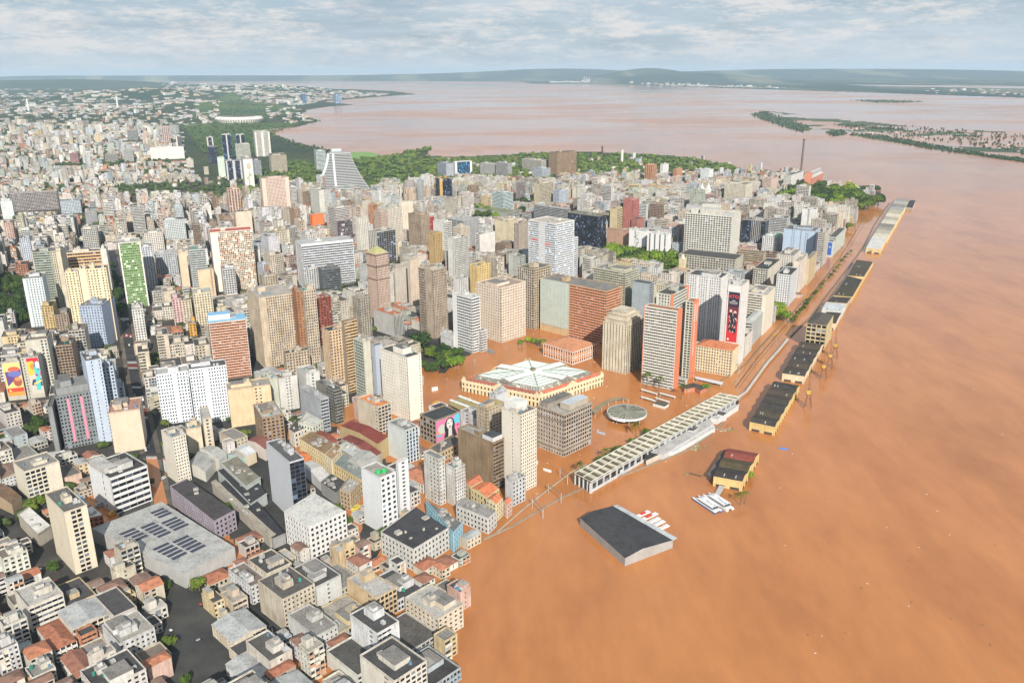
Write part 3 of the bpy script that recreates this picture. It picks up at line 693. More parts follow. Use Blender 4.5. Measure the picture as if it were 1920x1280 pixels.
hb(1290, 1352, 1366, 522, 650, 'p', 'k3n.6k3n.5b.6k3', (.58, .58, .58), 'long pale grey slab with a dark vertical groove behind the orange-roofed corner block', vis=.95, grime=.2, bay=2.6, fh=2.9)
kto = hb(1366, 1391, 1405, 537, 692, 'k', 'n', (.58, .58, .57), 'white end tower carrying a tall red and black advertising banner', vis=.98, grime=.15, bay=2.2, fh=2.8)
oldw = hb(1305, 1373, 1386, 658, 706, 'w', 'w', (.62, .54, .38), 'cream and yellow corner block with a terracotta roof in the flood', vis=.99, grime=.3, roof='h', rcol=(.42, .15, .07), bay=2.8)
hb(1186, 1219, 1227, 533, 606, 'b', 'n', (.33, .38, .42), 'small windowless blue-grey box left of the teal-panelled core', vis=.9, rcol=(.06, .06, .06), nopent=True)
hb(1113, 1172, 1197, 512, 590, 'b', 'b', (.50, .49, .38), 'long yellowish block behind the orange-banded slab', vis=.85)
part_w = hb(991, 1041, 1077, 421, 552, 'b', 'b2w1b2', (.66, .66, .66), 'white tower with blue window bands and small red lines behind the tan corner tower', glass=(.06, .10, .17, 1), vis=.85, grime=.1, bay=2.2, rcol=(.42, .38, .32))
for fr, q in (('fL', .15), ('fL', .62)):
    m = MB(); part_w[fr].band(m, part_w['b'] * q, part_w['b'] * (q + .2), part_w['z'] - 26 - q * 8, part_w['z'] - 24 - q * 8, 0, .3, 'paint', (.6, .05, .04, 1), True); m.obj('red_line', part_w['root'])
hb(1041, 1048, 1084, 453, 548, 'b', 'n', (.66, .66, .66), 'lower white and blue annex right of the white tower with blue bands', glass=(.06, .10, .17, 1), vis=.7)
hb(1064, 1120, 1137, 406, 470, 'g', 'g', (.30, .27, .24), 'black glass office box with a roof garden', glass=GL, acc=(.06, .055, .055), vis=.9, rcol=(.16, .17, .12))
hb(1001, 1062, 1070, 393, 425, 'b', 'b', (.33, .34, .35), 'long grey banded office with a sloping roof left of the black glass box', vis=.9)
scr = hb(1180, 1211, 1217, 434, 484, 'n', 'n1M2n1', (.64, .64, .65), 'white tower with black scribbled drawings on its wall', vis=.95, grime=.1)
hb(1214, 1252, 1259, 441, 494, 'n', 'V', (.64, .64, .65), 'white ribbed tower with four broad smooth fins behind the square trees', acc=(.3, .3, .3), vis=.95, grime=.1, bay=10, rcol=(.5, .5, .5))
grid = hb(1285, 1372, 1390, 407, 500, 'W', 'W', (.64, .63, .57), 'great white grid-fronted office tower with a blue roof sign', vis=.97, grime=.1, bay=4.2, fh=3.5, rcol=(.5, .48, .44))
hb(1273, 1378, 1394, 488, 522, 'W', 'W', (.55, .52, .45), 'wide cream podium under the white grid-fronted tower', vis=.7, bay=4.2, fh=3.6, nopent=True)
hb(1169, 1187, 1199, 376, 434, 'w', 'p', (.42, .16, .14), 'brick-red tower with small windows left of the white ribbed tower', vis=.9)
hb(1184, 1194, 1208, 412, 436, 'w', 'w', (.42, .18, .15), 'low brick-red annex beside the brick-red tower', vis=.8, nopent=True)
hb(1138, 1177, 1182, 434, 474, 'n', 'n', (.42, .27, .20), 'blank brownish-pink theatre wall behind the square trees', vis=.9, nopent=True, rcol=(.3, .26, .22))
hb(1144, 1158, 1171, 392, 434, 'b', 'n', (.55, .47, .30), 'mustard tower left of the brick-red tower', vis=.9)
hb(1392, 1436, 1443, 415, 464, 'g', 'g2v2g1', (.4, .4, .4), 'black glass block with white vertical stripes right of the white grid tower', glass=GL, acc=(.1, .1, .1), vis=.9)
hb(1443, 1476, 1482, 410, 452, 'b', 'b', (.55, .55, .53), 'black and white striped office behind the sky-blue slab', vis=.9, glass=GL)
hb(1470, 1528, 1537, 434, 492, 'n', 'n2p1n1s1n.5p1n1.5', (.36, .45, .57), 'broad sky-blue apartment slab near the waterfront avenue', vis=.95, grime=.25, th=60)
hb(1430, 1457, 1469, 446, 480, 'w', 'w', (.60, .61, .62), 'small white block in front of the black striped glass block', vis=.85, rcol=(.2, .3, .25))
hb(1535, 1547, 1556, 436, 500, 'b', 'b', (.52, .50, .46), 'dark-windowed white block right of the sky-blue slab', vis=.9, th=60)
hb(1553, 1567, 1586, 446, 478, 'b', 'b', (.56, .60, .55), 'long white office with green ribbon windows by the trees', vis=.9, th=60, nopent=True)
bb = hb(1552, 1562, 1569, 454, 482, 'n', 'n', (.5, .54, .56), 'low block with a blue poster on the waterfront avenue', vis=.9, th=60, nopent=True)
hb(1457, 1483, 1497, 517, 574, 'b', 'w', (.58, .60, .62), 'white riverside block with curved ribbon windows and pale blue panels', vis=.97, th=61, grime=.15)
hb(1490, 1500, 1515, 491, 552, 'w', 'n', (.60, .54, .48), 'pinkish-white riverside block next to the ribbon-windowed one', vis=.9, th=61)
hb(1512, 1519, 1532, 486, 534, 'b', 'n', (.58, .47, .30), 'tan banded riverside block, third along the flooded avenue', vis=.9, th=61)
hb(1458, 1487, 1502, 481, 524, 'w', 'k', (.60, .58, .54), 'cream block with a red-brown roof hut behind the riverside row', vis=.85, th=60)
hb(1413, 1440, 1464, 506, 546, 'w', 'W', (.58, .55, .49), 'white old block with large windows above the bright green trees', vis=.85, th=60)
hb(1398, 1437, 1454, 554, 628, 'n', 'b1n.2', (.60, .56, .47), 'tall blank cream wall block with a green roof tank by the bright trees', vis=.95, th=60, grime=.2)
hb(1393, 1410, 1434, 606, 652, 'b', 'b', (.50, .51, .50), 'grey louvred warehouse office with a tin roof behind the banner tower', vis=.95, th=61, roof='m', rcol=(.42, .43, .42), bandsep=True)
hb(1386, 1398, 1412, 633, 672, 'w', 'n', (.60, .57, .52), 'low white house squeezed between the banner tower and the louvred office', vis=.9, th=61)
hb(1385, 1432, 1437, 476, 500, 'n', 'b', (.40, .34, .24), 'low ochre office strip behind the white podium', vis=.8, nopent=True)
# --- left half, middle distance
hb(213, 221, 263, 457, 578, 'n.25B6n.25', 'n', (.68, .64, .60), 'tall white slab striped with grass-green balconies beside the avenue', acc=(.22, .38, .13), th=25, glass=(.12, .13, .12, 1), vis=.98, grime=.15, bandsep=True, fh=3.3, bay=2.6)
hb(-20, 121, 146, 512, 628, 'k', 'n', (.66, .55, .38), 'pale yellow slab with two dark vertical joints, left bay', th=20, vis=.95, grime=.15)
hb(-20, 147, 160, 505, 640, 'n', 'n', (.67, .57, .40), 'blank pale yellow centre bay of the slab with dark joints', th=20, vis=.95, grime=.15)
hb(-20, 161, 199, 506, 642, 'k2n.3k1', 'n', (.66, .55, .38), 'pale yellow slab with two dark vertical joints, right bay', th=20, vis=.95, grime=.15)
hb(-18, 125, 188, 475, 560, 'B', 'n', (.60, .56, .50), 'office slab with light orange bands behind the pale yellow slab', acc=(.60, .38, .20), th=20, vis=.85, fh=4.5, bandsep=True)
hb(-18, 188, 199, 468, 560, 'n', 'n', (.57, .56, .52), 'blank grey-white end tower right of the light orange bands', th=20, vis=.85)
hb(55, 60, 93, 474, 572, 'B', 'n', (.42, .45, .40), 'grey-green banded slab left of the pale yellow slab', acc=(.34, .38, .32), th=15, vis=.9, fh=3.4)
hb(91, 94, 113, 472, 584, 'w1n.8', 'n', (.52, .48, .38), 'tall beige lattice-fronted tower between grey-green and yellow slabs', th=15, vis=.95, bay=2.)
hb(38, 42, 79, 524, 614, 'n.5k3', 'n', (.53, .59, .62), 'pale ice-blue tower in front of the dark park trees', th=20, vis=.97, grime=.2)
hb(73, 77, 99, 577, 618, 'w', 'n', (.52, .40, .20), 'small ochre block at the foot of the pale yellow slab', th=20, vis=.9, grime=.7)
hb(99, 103, 128, 592, 622, 'w', 'n', (.30, .24, .19), 'small brown block right of the small ochre one', th=20, vis=.8)
hb(148, 190, 214, 574, 652, 'n', 'k', (.33, .39, .50), 'slate-blue block with a wedge-shaped side beside the avenue', th=95, vis=.95, grime=.25)
hb(100, 104, 134, 650, 718, 'W', 'n', (.34, .25, .18), 'brown block with white window boxes left of the powder-blue tower', th=20, vis=.85)
hb(122, 128, 158, 622, 690, 'W', 'n', (.45, .43, .38), 'grey-beige grid block behind the powder-blue tower', th=20, vis=.8)
hb(40, 46, 88, 640, 735, 'n2w1', 'n', (.50, .49, .43), 'plain grey-beige block right of the painted walls', th=20, vis=.8)
m1 = hb(-14, 2, 36, 680, 752, 'n1', 'n', (.45, .43, .38), 'block with a dark blue and yellow painted wall at the left edge', th=18, vis=.95)
m2 = hb(-14, 38, 71, 672, 748, 's.7M2', 'n', (.45, .43, .38), 'block with a turquoise and orange painted wall near the left edge', th=18, vis=.95)
rbt = hb(389, 394, 472, 437, 548, 'n1c5', 'n', (.64, .60, .53), 'balcony tower chequered in orange-red and cream with a blank white left strip', acc=(.60, .27, .15), th=23, vis=.95, grime=.15, rcol=(.42, .12, .09), bay=2.6, fh=2.9)
rib = hb(-34, 565, 662, 462, 542, 'b', 'b', (.66, .67, .68), 'white office with black ribbon windows and stepped left end', th=28, vis=.93, grime=.1, glass=GL, bandsep=True, fh=3.6)
part_box(rib, 'top_storey', -.3, rib['a'] + .3, -.3, rib['b'], rib['z'] + .2, rib['z'] + 3, 'wall', (.66, .67, .68, .2), ('roof', (.4, .4, .4, .9)))
hb(596, 604, 638, 507, 548, 'b', 'n', (.13, .14, .15), 'small charcoal banded office in front of the black-ribboned white one', th=30, vis=.9, acc=BL)
hb(566, 570, 596, 507, 545, 'v', 'n', (.55, .56, .56), 'pale louvred cube below the black-ribboned white office', th=30, vis=.8)
hb(690, 706, 741, 436, 500, 'g', 'v', (.55, .53, .48), 'black glass office with pale fins above the green pyramid roof', glass=GL, acc=(.5, .48, .44), vis=.9, bay=5)
pyr = hb(686, 704, 728, 478, 600, 'w', 'w', (.52, .40, .33), 'rose-brown stepped tower with a green pyramid roof', vis=.95, grime=.6, nopent=True, bay=2.3)
A_, B_ = pyr['a'], pyr['b']
c4 = [(pyr['O'][0] + pyr['dR'][0] * u + pyr['dL'][0] * v, pyr['O'][1] + pyr['dR'][1] * u + pyr['dL'][1] * v) for u, v in ((0, 0), (A_, 0), (A_, B_), (0, B_))]
m = MB(); cx = sum(p[0] for p in c4) / 4; cy = sum(p[1] for p in c4) / 4
for i in range(4): m.poly([(*c4[i], pyr['z'] + .9), (*c4[(i + 1) % 4], pyr['z'] + .9), (cx, cy, pyr['z'] + 9)], 'tile', (.33, .33, .15, .9))
m.obj('pyramid_roof', pyr['root'])
for zz in (pyr['z'] - 1, pyr['z'] - 16, pyr['z'] - 33):
    part_box(pyr, 'cornice', -.8, A_ + .8, -.8, B_ + .8, zz, zz + .8, 'wall', (.2, .13, .11, .8))
hb(738, 740, 765, 503, 572, 'n', 'n', (.45, .41, .37), 'blank grey-brown wall right of the green pyramid tower', vis=.9)
hb(763, 768, 786, 488, 580, 'n', 'n', (.52, .44, .36), 'blank salmon-grey slab left of the dark brown tower', vis=.9)
hb(784, 810, 837, 508, 636, 'w', 'b1n1', (.42, .35, .28), 'dark brown stained tower with a bright metal roof', vis=.97, grime=1.0, rcol=(.45, .46, .47), bay=2.4)
hb(839, 852, 878, 448, 530, 'W', 'n1s1', (.60, .60, .57), 'white balcony tower behind the slim white office tower', vis=.9, bay=2.5, fh=2.8)
hb(850, 860, 880, 524, 556, 'w', 'n', (.6, .61, .62), 'small white block with blue sign behind the slim white office tower', vis=.8)
hb(881, 893, 919, 500, 560, 'w', 'w', (.66, .49, .22), 'yolk-yellow old block behind the pinkish-cream corner block', vis=.8, grime=.5)
hb(803, 813, 829, 440, 505, 'w', 'p', (.50, .35, .16), 'golden-brown tower between cream blocks in the centre', vis=.85, grime=.7)
hb(812, 832, 847, 418, 480, 'b', 'n', (.60, .60, .56), 'white tower with pale green trim in the centre', vis=.85)
hb(765, 787, 805, 404, 470, 'w', 'w', (.40, .32, .24), 'sooty brown tower beside the one with a red stripe', vis=.85, grime=1.)
hb(804, 806, 814, 408, 440, 'B', 'n', (.45, .12, .1), 'thin tower striped bright red', acc=(.5, .06, .05), vis=.8)
hb(836, 868, 896, 415, 470, 'w', 'b', (.38, .39, .40), 'grey courthouse-like block with a cluttered roof', vis=.85)
hb(849, 862, 880, 428, 475, 'w', 'w', (.60, .53, .44), 'pinkish block in front of the cluttered grey one', vis=.8)
hb(928, 950, 972, 416, 460, 'w', 'n', (.62, .55, .40), 'light yellow block in the centre distance', vis=.85)
hb(963, 972, 991, 420, 480, 'w', 'w', (.42, .36, .30), 'dusty brown block beside the white tower with blue bands', vis=.8)
hb(891, 899, 928, 440, 482, 'n', 'b', (.62, .61, .59), 'white blank-fronted block in the centre', vis=.8)
hb(726, 733, 754, 392, 458, 'w', 'n', (.63, .58, .50), 'tall cream tower in the cluster left of the dome', vis=.85)
hb(748, 752, 774, 380, 440, 'n', 'n', (.62, .56, .47), 'blank cream wall tower under the cathedral dome', vis=.85)
hb(666, 671, 690, 410, 478, 'k', 'n', (.60, .59, .53), 'off-white tower left of the black finned office', vis=.85)
hb(700, 712, 724, 398, 440, 'w', 'w', (.52, .40, .33), 'pink brick tower in the cluster left of the dome', vis=.8)
hb(614, 627, 655, 391, 446, 'b', 'b', (.52, .50, .47), 'grey block with louvred left side and blank corner emblem', vis=.85, grime=.4)
hb(628, 632, 660, 415, 450, 'g', 'n', (.33, .28, .30), 'purplish glass block in front of the louvred grey one', vis=.8, acc=(.3, .27, .28), glass=(.09, .08, .09, 1))
hb(580, 585, 607, 404, 424, 'n', 'n', (.72, .20, .07), 'bright orange boxy building below the flared ministry building', vis=.9, nopent=True)
hb(581, 597, 617, 357, 402, 'n1w1', 'w', (.55, .55, .51), 'grey-white tower below the flared ministry building', vis=.9)
hb(486, 490, 541, 335, 392, 'n.6w3n.6', 'n', (.60, .47, .40), 'wide salmon-beige apartment tower in the left distance', th=28, vis=.9, grime=.15)
hb(541, 544, 555, 351, 386, 'b', 'n', (.58, .58, .57), 'slender white tower right of the salmon-beige one', th=28, vis=.85)
hb(423, 427, 449, 356, 402, 'v', 'n', (.62, .45, .36), 'peach ribbed tower in the left distance', th=25, vis=.9, acc=(.5, .36, .3), bay=6)
hb(436, 441, 471, 398, 440, 'n', 'n', (.60, .50, .41), 'blank peach-beige gabled wall in the left distance', th=25, vis=.9)
hb(302, 306, 346, 414, 452, 'w', 'n', (.54, .59, .60), 'pale mint twin tower behind the green-striped slab', th=25, vis=.85)
hb(240, 245, 268, 387, 440, 'b', 'n', (.5, .5, .48), 'grey-white slab with a blank end in the left distance', th=25, vis=.85)
hb(155, 159, 181, 400, 424, 'n', 'n', (.26, .27, .29), 'dark slate blank block among cream houses at the left', th=25, vis=.85)
hb(109, 112, 150, 378, 402, 'w', 'n', (.44, .50, .56), 'long pale blue block in the left distance', th=25, vis=.85)
hb(12, 16, 106, 364, 398, 'W', 'n', (.40, .36, .35), 'very long grey-pink apartment comb at the left edge', th=22, vis=.85, bay=3.5)
hb(-12, 0, 22, 378, 412, 'n', 'n', (.55, .60, .62), 'pale blank block with a coloured end wall at the left edge', th=22, vis=.85)
hb(31, 36, 55, 448, 490, 'w1', 'n', (.50, .55, .64), 'white and blue block with curved balconies at the left', th=20, vis=.85, acc=(.2, .25, .4))
hb(148, 152, 181, 430, 470, 'W', 'n', (.58, .57, .54), 'white block with a grid of dark windows above the orange-banded slab', th=22, vis=.85)
hb(263, 266, 286, 464, 545, 'w', 'n', (.54, .57, .62), 'pale blue-white slab right of the green-striped one', th=25, vis=.85)
hb(266, 270, 305, 438, 480, 'w', 'n', (.62, .60, .55), 'cream terraced apartment block behind the green-striped slab', th=25, vis=.8)
hb(349, 354, 385, 470, 560, 'b', 'n', (.46, .50, .49), 'pale grey tower with fine window bands left of the chequered balcony tower', th=24, vis=.9, bay=2.)
hb(288, 292, 331, 478, 520, 'w', 'n', (.42, .45, .48), 'blue-grey block with small balconies in front of the mint twin tower', th=24, vis=.8)
hb(331, 334, 349, 474, 545, 'n', 'n', (.62, .50, .37), 'blank apricot wall tower', th=24, vis=.85)
hb(366, 370, 400, 508, 560, 'n2s1', 'n', (.58, .46, .32), 'apricot gabled block with a ladder of balconies', th=24, vis=.85)
hb(413, 417, 440, 506, 560, 'W', 'n', (.62, .62, .62), 'small white house-topped block in front of the chequered tower', th=24, vis=.8)
hb(357, 362, 397, 552, 612, 'w', 'n', (.60, .54, .40), 'cream windowed block beside the brown strip left of the sky-blue trimmed slab', th=24, vis=.9)
hb(319, 322, 340, 562, 612, 'w', 'n', (.57, .40, .40), 'rose-pink narrow block among cream ones in the left centre', th=24, vis=.9)
hb(338, 341, 358, 565, 612, 'w', 'n', (.54, .49, .38), 'faded cream block right of the rose-pink one', th=24, vis=.85)
hb(351, 354, 367, 608, 632, 'w', 'n', (.60, .34, .08), 'little bright orange house in the left centre', th=24, vis=.9)
hb(243, 247, 268, 582, 640, 'w', 'n', (.60, .60, .58), 'white block by the avenue above the dark street', th=24, vis=.9)
hb(530, 536, 580, 664, 716, 'w', 'n', (.50, .42, .33), 'low peeling salmon block in front of the stained beige slab', th=31, vis=.85, grime=1.)
hb(486, 492, 520, 520, 560, 'w', 'n', (.40, .35, .27), 'grimy tan block with a dark water tower behind the stained beige slab', th=30, vis=.8, grime=1.)
hb(660, 672, 694, 560, 640, 'w', 'w', (.36, .33, .28), 'sooty concrete apartment block left of the green pyramid tower', vis=.8, grime=1.)
hb(664, 680, 692, 566, 620, 'W', 'w', (.52, .48, .43), 'white rounded corner block with curved balconies', vis=.8)
hb(700, 738, 756, 592, 632, 'v', 'n', (.47, .47, .46), 'grey block with black-striped end and a red roof deck', vis=.95, acc=(.1, .1, .1), rcol=(.4, .13, .06), bay=2.)
# --- far towers
hb(412, 415, 433, 253, 302, 'g.6n.2g.6', 'n', (.5, .5, .5), 'dark blue glass tower, left one of the twin pair near the lake', th=20, glass=(.02, .035, .06, 1), acc=(.04, .05, .07), vis=.9)
hb(440, 442, 458, 253, 290, 'g.6n.2g.6', 'n', (.5, .5, .5), 'dark blue glass tower, right one of the twin pair near the lake', th=20, glass=(.02, .035, .06, 1), acc=(.04, .05, .07), vis=.9)
hb(437, 441, 468, 271, 302, 'b', 'n', (.55, .56, .50), 'pale lattice office in front of the right twin glass tower', th=20, vis=.85)
hb(474, 477, 505, 248, 294, 'n.3b1n.4b1n.3', 'n', (.64, .62, .58), 'tall white twin-shafted tower nearest the lake', th=20, vis=.9)
hb(503, 507, 537, 292, 325, 'v', 'n', (.50, .45, .35), 'beige finned office right of the white twin-shafted tower', th=20, vis=.9)
hb(419, 423, 452, 302, 338, 'n.3g1n.5g1n.3', 'n', (.48, .49, .52), 'grey tower with dark glass strips in the left distance', th=20, vis=.9, glass=GL, acc=(.1, .1, .1))
mf = hb(451, 455, 473, 299, 352, 'M', 'n', (.52, .52, .51), 'pale tower with a plant painted on its wall', th=20, vis=.9)
hb(472, 475, 489, 302, 334, 'v', 'n', (.36, .38, .41), 'bluish-grey tower right of the plant-painted one', th=20, vis=.85)
hb(404, 407, 420, 296, 333, 'n', 'n', (.50, .58, .52), 'mint-green blank tower left of the grey glass-stripped one', th=20, vis=.85)
hb(384, 387, 399, 258, 300, 'n.4g1n.4', 'n', (.5, .48, .45), 'slim dark-faced tower left of the twin glass pair', th=20, vis=.85, glass=GL, acc=(.1, .1, .1))
hb(386, 389, 406, 276, 308, 'g', 'n', (.2, .22, .25), 'low dark glass block at the foot of the slim dark-faced tower', th=20, vis=.8, glass=GL, acc=(.1, .1, .12))
hb(326, 329, 339, 256, 281, 'n.4g1', 'n', (.55, .53, .5), 'slim black and white tower beside the white shopping hall', th=20, vis=.85, glass=GL)
hb(298, 302, 317, 238, 268, 'v', 'n', (.58, .45, .42), 'pink and white striped tower above the white shopping hall', th=20, vis=.85, bay=8)
mall = hb(276, 281, 344, 278, 300, 'n', 'n', (.66, .64, .60), 'big white shopping hall in the left distance', th=20, vis=.9, nopent=True, rcol=(.62, .6, .57))
hb(234, 238, 257, 245, 264, 'w', 'n', (.26, .26, .26), 'dark square office in the far left suburbs', th=20, vis=.85)
hb(226, 231, 249, 284, 304, 'w', 'n', (.38, .39, .38), 'grey office beside the park in the far left suburbs', th=20, vis=.85)
hb(192, 196, 220, 290, 306, 'b', 'n', (.38, .37, .34), 'low wide grey-brown office in the far left suburbs', th=20, vis=.85)
hb(126, 130, 146, 289, 308, 'w', 'n', (.32, .20, .19), 'maroon block in the far left suburbs', th=20, vis=.85)
hb(345, 349, 362, 300, 315, 'w', 'n', (.60, .58, .53), 'white cube block beside the highway in the left distance', th=20, vis=.85)
hb(820, 836, 850, 307, 334, 'n', 'W', (.34, .37, .42), 'blue glass office left of the white framed one', th=40, vis=.9, glass=(.03, .05, .09, 1))
wf = hb(849, 853, 885, 304, 328, 'n.5g3n.5', 'n', (.66, .66, .66), 'white framed office with one great blue window', th=25, vis=.9, glass=(.03, .09, .17, 1), acc=(.06, .12, .18), nopent=True, rcol=(.6, .6, .6))
hb(900, 915, 931, 308, 330, 'b', 'v', (.46, .46, .46), 'grey striped court building, left block', th=40, vis=.9)
hb(930, 952, 960, 307, 333, 'b', 'b', (.48, .48, .48), 'grey striped court building, right block', th=40, vis=.9)
hb(979, 1014, 1029, 302, 324, 'b', 'b', (.58, .55, .48), 'cream curved office left of the tall brown federal building', th=40, vis=.9)
hb(1029, 1044, 1081, 287, 328, 'W', 'w', (.42, .30, .20), 'tall brown office slab with white window columns by the lakeside park', th=30, vis=.95, glass=(.03, .025, .02, 1))
hb(998, 1016, 1032, 317, 336, 'W', 'W', (.52, .58, .63), 'pale blue cube office below the tall brown slab', th=40, vis=.9)
hb(816, 824, 847, 335, 372, 'n.3g1', 'g', (.52, .34, .12), 'black office with golden pillars near the dome', th=30, vis=.9, glass=GL, acc=(.05, .05, .06))
hb(922, 943, 962, 364, 400, 'b', 'b', (.52, .62, .63), 'pale turquoise tower standing on a long low podium', th=45, vis=.95)
hb(890, 950, 974, 400, 412, 'b', 'n', (.36, .38, .36), 'long low podium with a grassy roof under the turquoise tower', th=45, vis=.8, nopent=True, rcol=(.20, .22, .13))
hb(1001, 1012, 1037, 345, 385, 'W', 'n', (.54, .48, .36), 'tan tower with white window columns in the centre distance', th=40, vis=.9)
hb(967, 971, 985, 343, 382, 'W', 'n', (.30, .26, .25), 'dark-flanked balcony tower in the centre distance', th=40, vis=.9)
hb(1037, 1047, 1066, 359, 386, 'w', 'w', (.42, .48, .56), 'blue-grey apartment block in the centre distance', th=40, vis=.85)
hb(1209, 1223, 1232, 310, 342, 'v', 'v', (.55, .30, .17), 'tangerine tower near the lakeside greenery', th=50, vis=.9, bay=6)
hb(1262, 1268, 1280, 318, 334, 'w', 'v', (.55, .30, .17), 'small orange and white block near the lakeside greenery', th=50, vis=.9)
hb(1238, 1243, 1254, 309, 330, 'n', 'p', (.66, .66, .65), 'small bright white tower right of the tangerine one', th=50, vis=.85)
hb(1314, 1329, 1338, 319, 340, 'n', 'V', (.62, .66, .67), 'bright white finned block near the far shore', th=50, vis=.85)
hb(1359, 1398, 1412, 347, 378, 'w', 'w', (.62, .58, .48), 'large cream apartment slab in the right distance', th=55, vis=.9)
hb(1470, 1484, 1507, 329, 352, 'V', 'w', (.62, .62, .60), 'white tower directly below the tall chimney', th=55, vis=.85)
hb(1431, 1446, 1459, 336, 362, 'n', 'w', (.56, .44, .38), 'pinkish-brown tower left of the white one below the chimney', th=55, vis=.85)

def near(x, y):
    sh_ = lambda l: ' '.join(l.split()[:5])
    c = sorted(HEROES, key=lambda i: (i['px'][0] - x) ** 2 + (i['px'][1] + 80 - y) ** 2); k = c[0]; dx = x - k['px'][0]; dy = y - k['px'][1] - 80
    return (('right of' if dx > 0 else 'left of') if abs(dx) > abs(dy) else ('below' if dy > 0 else 'above')) + ' the ' + sh_(k['label'])
# ------------------------------------------------------------------ the market hall
def quadw(pts, z): return [un(x, y, z) for x, y in pts]
def lerp(A, B, t): return (A[0] + (B[0] - A[0]) * t, A[1] + (B[1] - A[1]) * t)
def addfoot(c): 
    cx = sum(p[0] for p in c) / len(c); cy = sum(p[1] for p in c) / len(c)
    FOOT.append((c, cx, cy, max(math.dist(p, (cx, cy)) for p in c)))
def market():
    L0 = un(866, 732.5, 0); R0 = un(1131, 722, 0)
    # square plan between the two sighted corners
    cx, cy = (L0[0] + R0[0]) / 2, (L0[1] + R0[1]) / 2
    vx, vy = (R0[0] - L0[0]) / 2, (R0[1] - L0[1]) / 2
    k = .70
    N0 = (cx + vy * k, cy - vx * k); B0 = (cx - vy * k, cy + vx * k)
    C = [N0, R0, B0, L0]; addfoot(C)
    t = thing('market_hall', 'big yellow market hall with a tiled rim and pale cross-shaped roof in the flooded square', 'market', (*N0, 0))
    wc = (.62, .53, .34, .25); Zw = 10.5
    wall = MB(); win = MB(); trim = MB()
    for i in range(4):
        A, B = C[i], C[(i + 1) % 4]; ln = math.dist(A, B); d = ((B[0] - A[0]) / ln, (B[1] - A[1]) / ln); n = (d[1], -d[0])
        f = Fac(A, d, n); nb = int(ln / 4.1); bw = ln / nb
        f.front(win, 0, ln, 0, Zw, -.5, 'glass', (.06, .06, .06, 1), [(0, 0), (nb, 0), (nb, 2), (0, 2)])
        for j in range(nb + 1): f.pier(wall, max(0, j * bw - 1.15), min(ln, j * bw + 1.15), 0, Zw, -.5, 0, 'wall', wc)
        for (z0, z1) in ((4.2, 6.3), (8.9, Zw + 1.2)): f.band(wall, 0, ln, z0, z1, -.5, .08, 'wall', wc)
        f.band(trim, 0, ln, 5.1, 5.5, .08, .35, 'wall', (.68, .64, .52, .2)); f.band(trim, 0, ln, 10.4, 10.9, .08, .5, 'wall', (.68, .64, .52, .2))
        for j in range(nb + 1): f.pier(trim, max(0, j * bw - .2), min(ln, j * bw + .2), 11.7, 12.6, -.2, .2, 'wall', (.68, .64, .52, .2))
        # stepped gable over the middle gate and corner gables
        for c0, w, hh in ((ln / 2, 7, 4.0), (2.6, 2.6, 3.4), (ln - 2.6, 2.6, 3.4)):
            g = MB()
            for q in range(4): f.pier(g, c0 - w * (1 - q * .25), c0 + w * (1 - q * .25), Zw + 1.2 + hh * q / 4, Zw + 1.2 + hh * (q + 1) / 4, -.7, .3, 'wall', (.64, .55, .37, .35)); g.poly([f.pt(c0 - w * (1 - q * .25), .3, Zw + 1.2 + hh * (q + 1) / 4), f.pt(c0 + w * (1 - q * .25), .3, Zw + 1.2 + hh * (q + 1) / 4), f.pt(c0 + w * (1 - q * .25), -.7, Zw + 1.2 + hh * (q + 1) / 4), f.pt(c0 - w * (1 - q * .25), -.7, Zw + 1.2 + hh * (q + 1) / 4)], 'wall', (.64, .55, .37, .6))
            f.front(g, c0 - w, c0 + w, Zw + 1.2, Zw + 1.2 + hh * .25, -.7, 'wall', wc)
            g.obj('gable', t)
    wall.obj('wall', t); win.obj('windows', t, stuff=True); trim.obj('cornice', t)
    ce = (cx, cy)
    def ins(k): return [lerp(p, ce, k) for p in C]
    o, m_, i_ = ins(.0), ins(.09), ins(.18)
    for i in range(4):
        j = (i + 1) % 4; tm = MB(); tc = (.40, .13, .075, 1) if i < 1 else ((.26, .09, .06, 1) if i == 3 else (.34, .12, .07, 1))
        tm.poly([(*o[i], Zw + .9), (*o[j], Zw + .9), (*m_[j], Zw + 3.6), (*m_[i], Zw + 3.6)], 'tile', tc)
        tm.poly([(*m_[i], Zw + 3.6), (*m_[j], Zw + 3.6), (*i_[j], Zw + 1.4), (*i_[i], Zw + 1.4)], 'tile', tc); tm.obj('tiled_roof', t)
    # steep glazed skirt, then four pale panelled fields with a raised cross between them
    s0, s1 = ins(.165), ins(.215); Z0, Z1 = Zw + 1.4, Zw + 5.6
    for i in range(4):
        j = (i + 1) % 4; g = MB()
        g.poly([(*s0[i], Z0), (*s0[j], Z0), (*s1[j], Z1), (*s1[i], Z1)], 'glass', (.13, .14, .12, 1), [(0, 0), (40, 0), (40, 4), (0, 4)])
        for q in range(41):
            a = lerp(s0[i], s0[j], q / 40); b = lerp(s1[i], s1[j], q / 40); g.bar((*a, Z0 + .1), (*b, Z1 + .1), .17, 'metal', (.45, .44, .38, 1), 4)
        for q in range(1, 5):
            a = lerp(s0[i], s1[i], q / 5); b = lerp(s0[j], s1[j], q / 5); z = Z0 + (Z1 - Z0) * q / 5; g.bar((*a, z + .12), (*b, z + .12), .15, 'metal', (.45, .44, .38, 1), 4)
        g.obj('glazed_skirt', t)
    def uv(u, v):   # plan coordinates -1..1 inside the skirt, u towards the right corner, v towards the back corner
        a = lerp(s1[0], s1[1], (u + 1) / 2); b = lerp(s1[3], s1[2], (u + 1) / 2); return lerp(a, b, (v + 1) / 2)
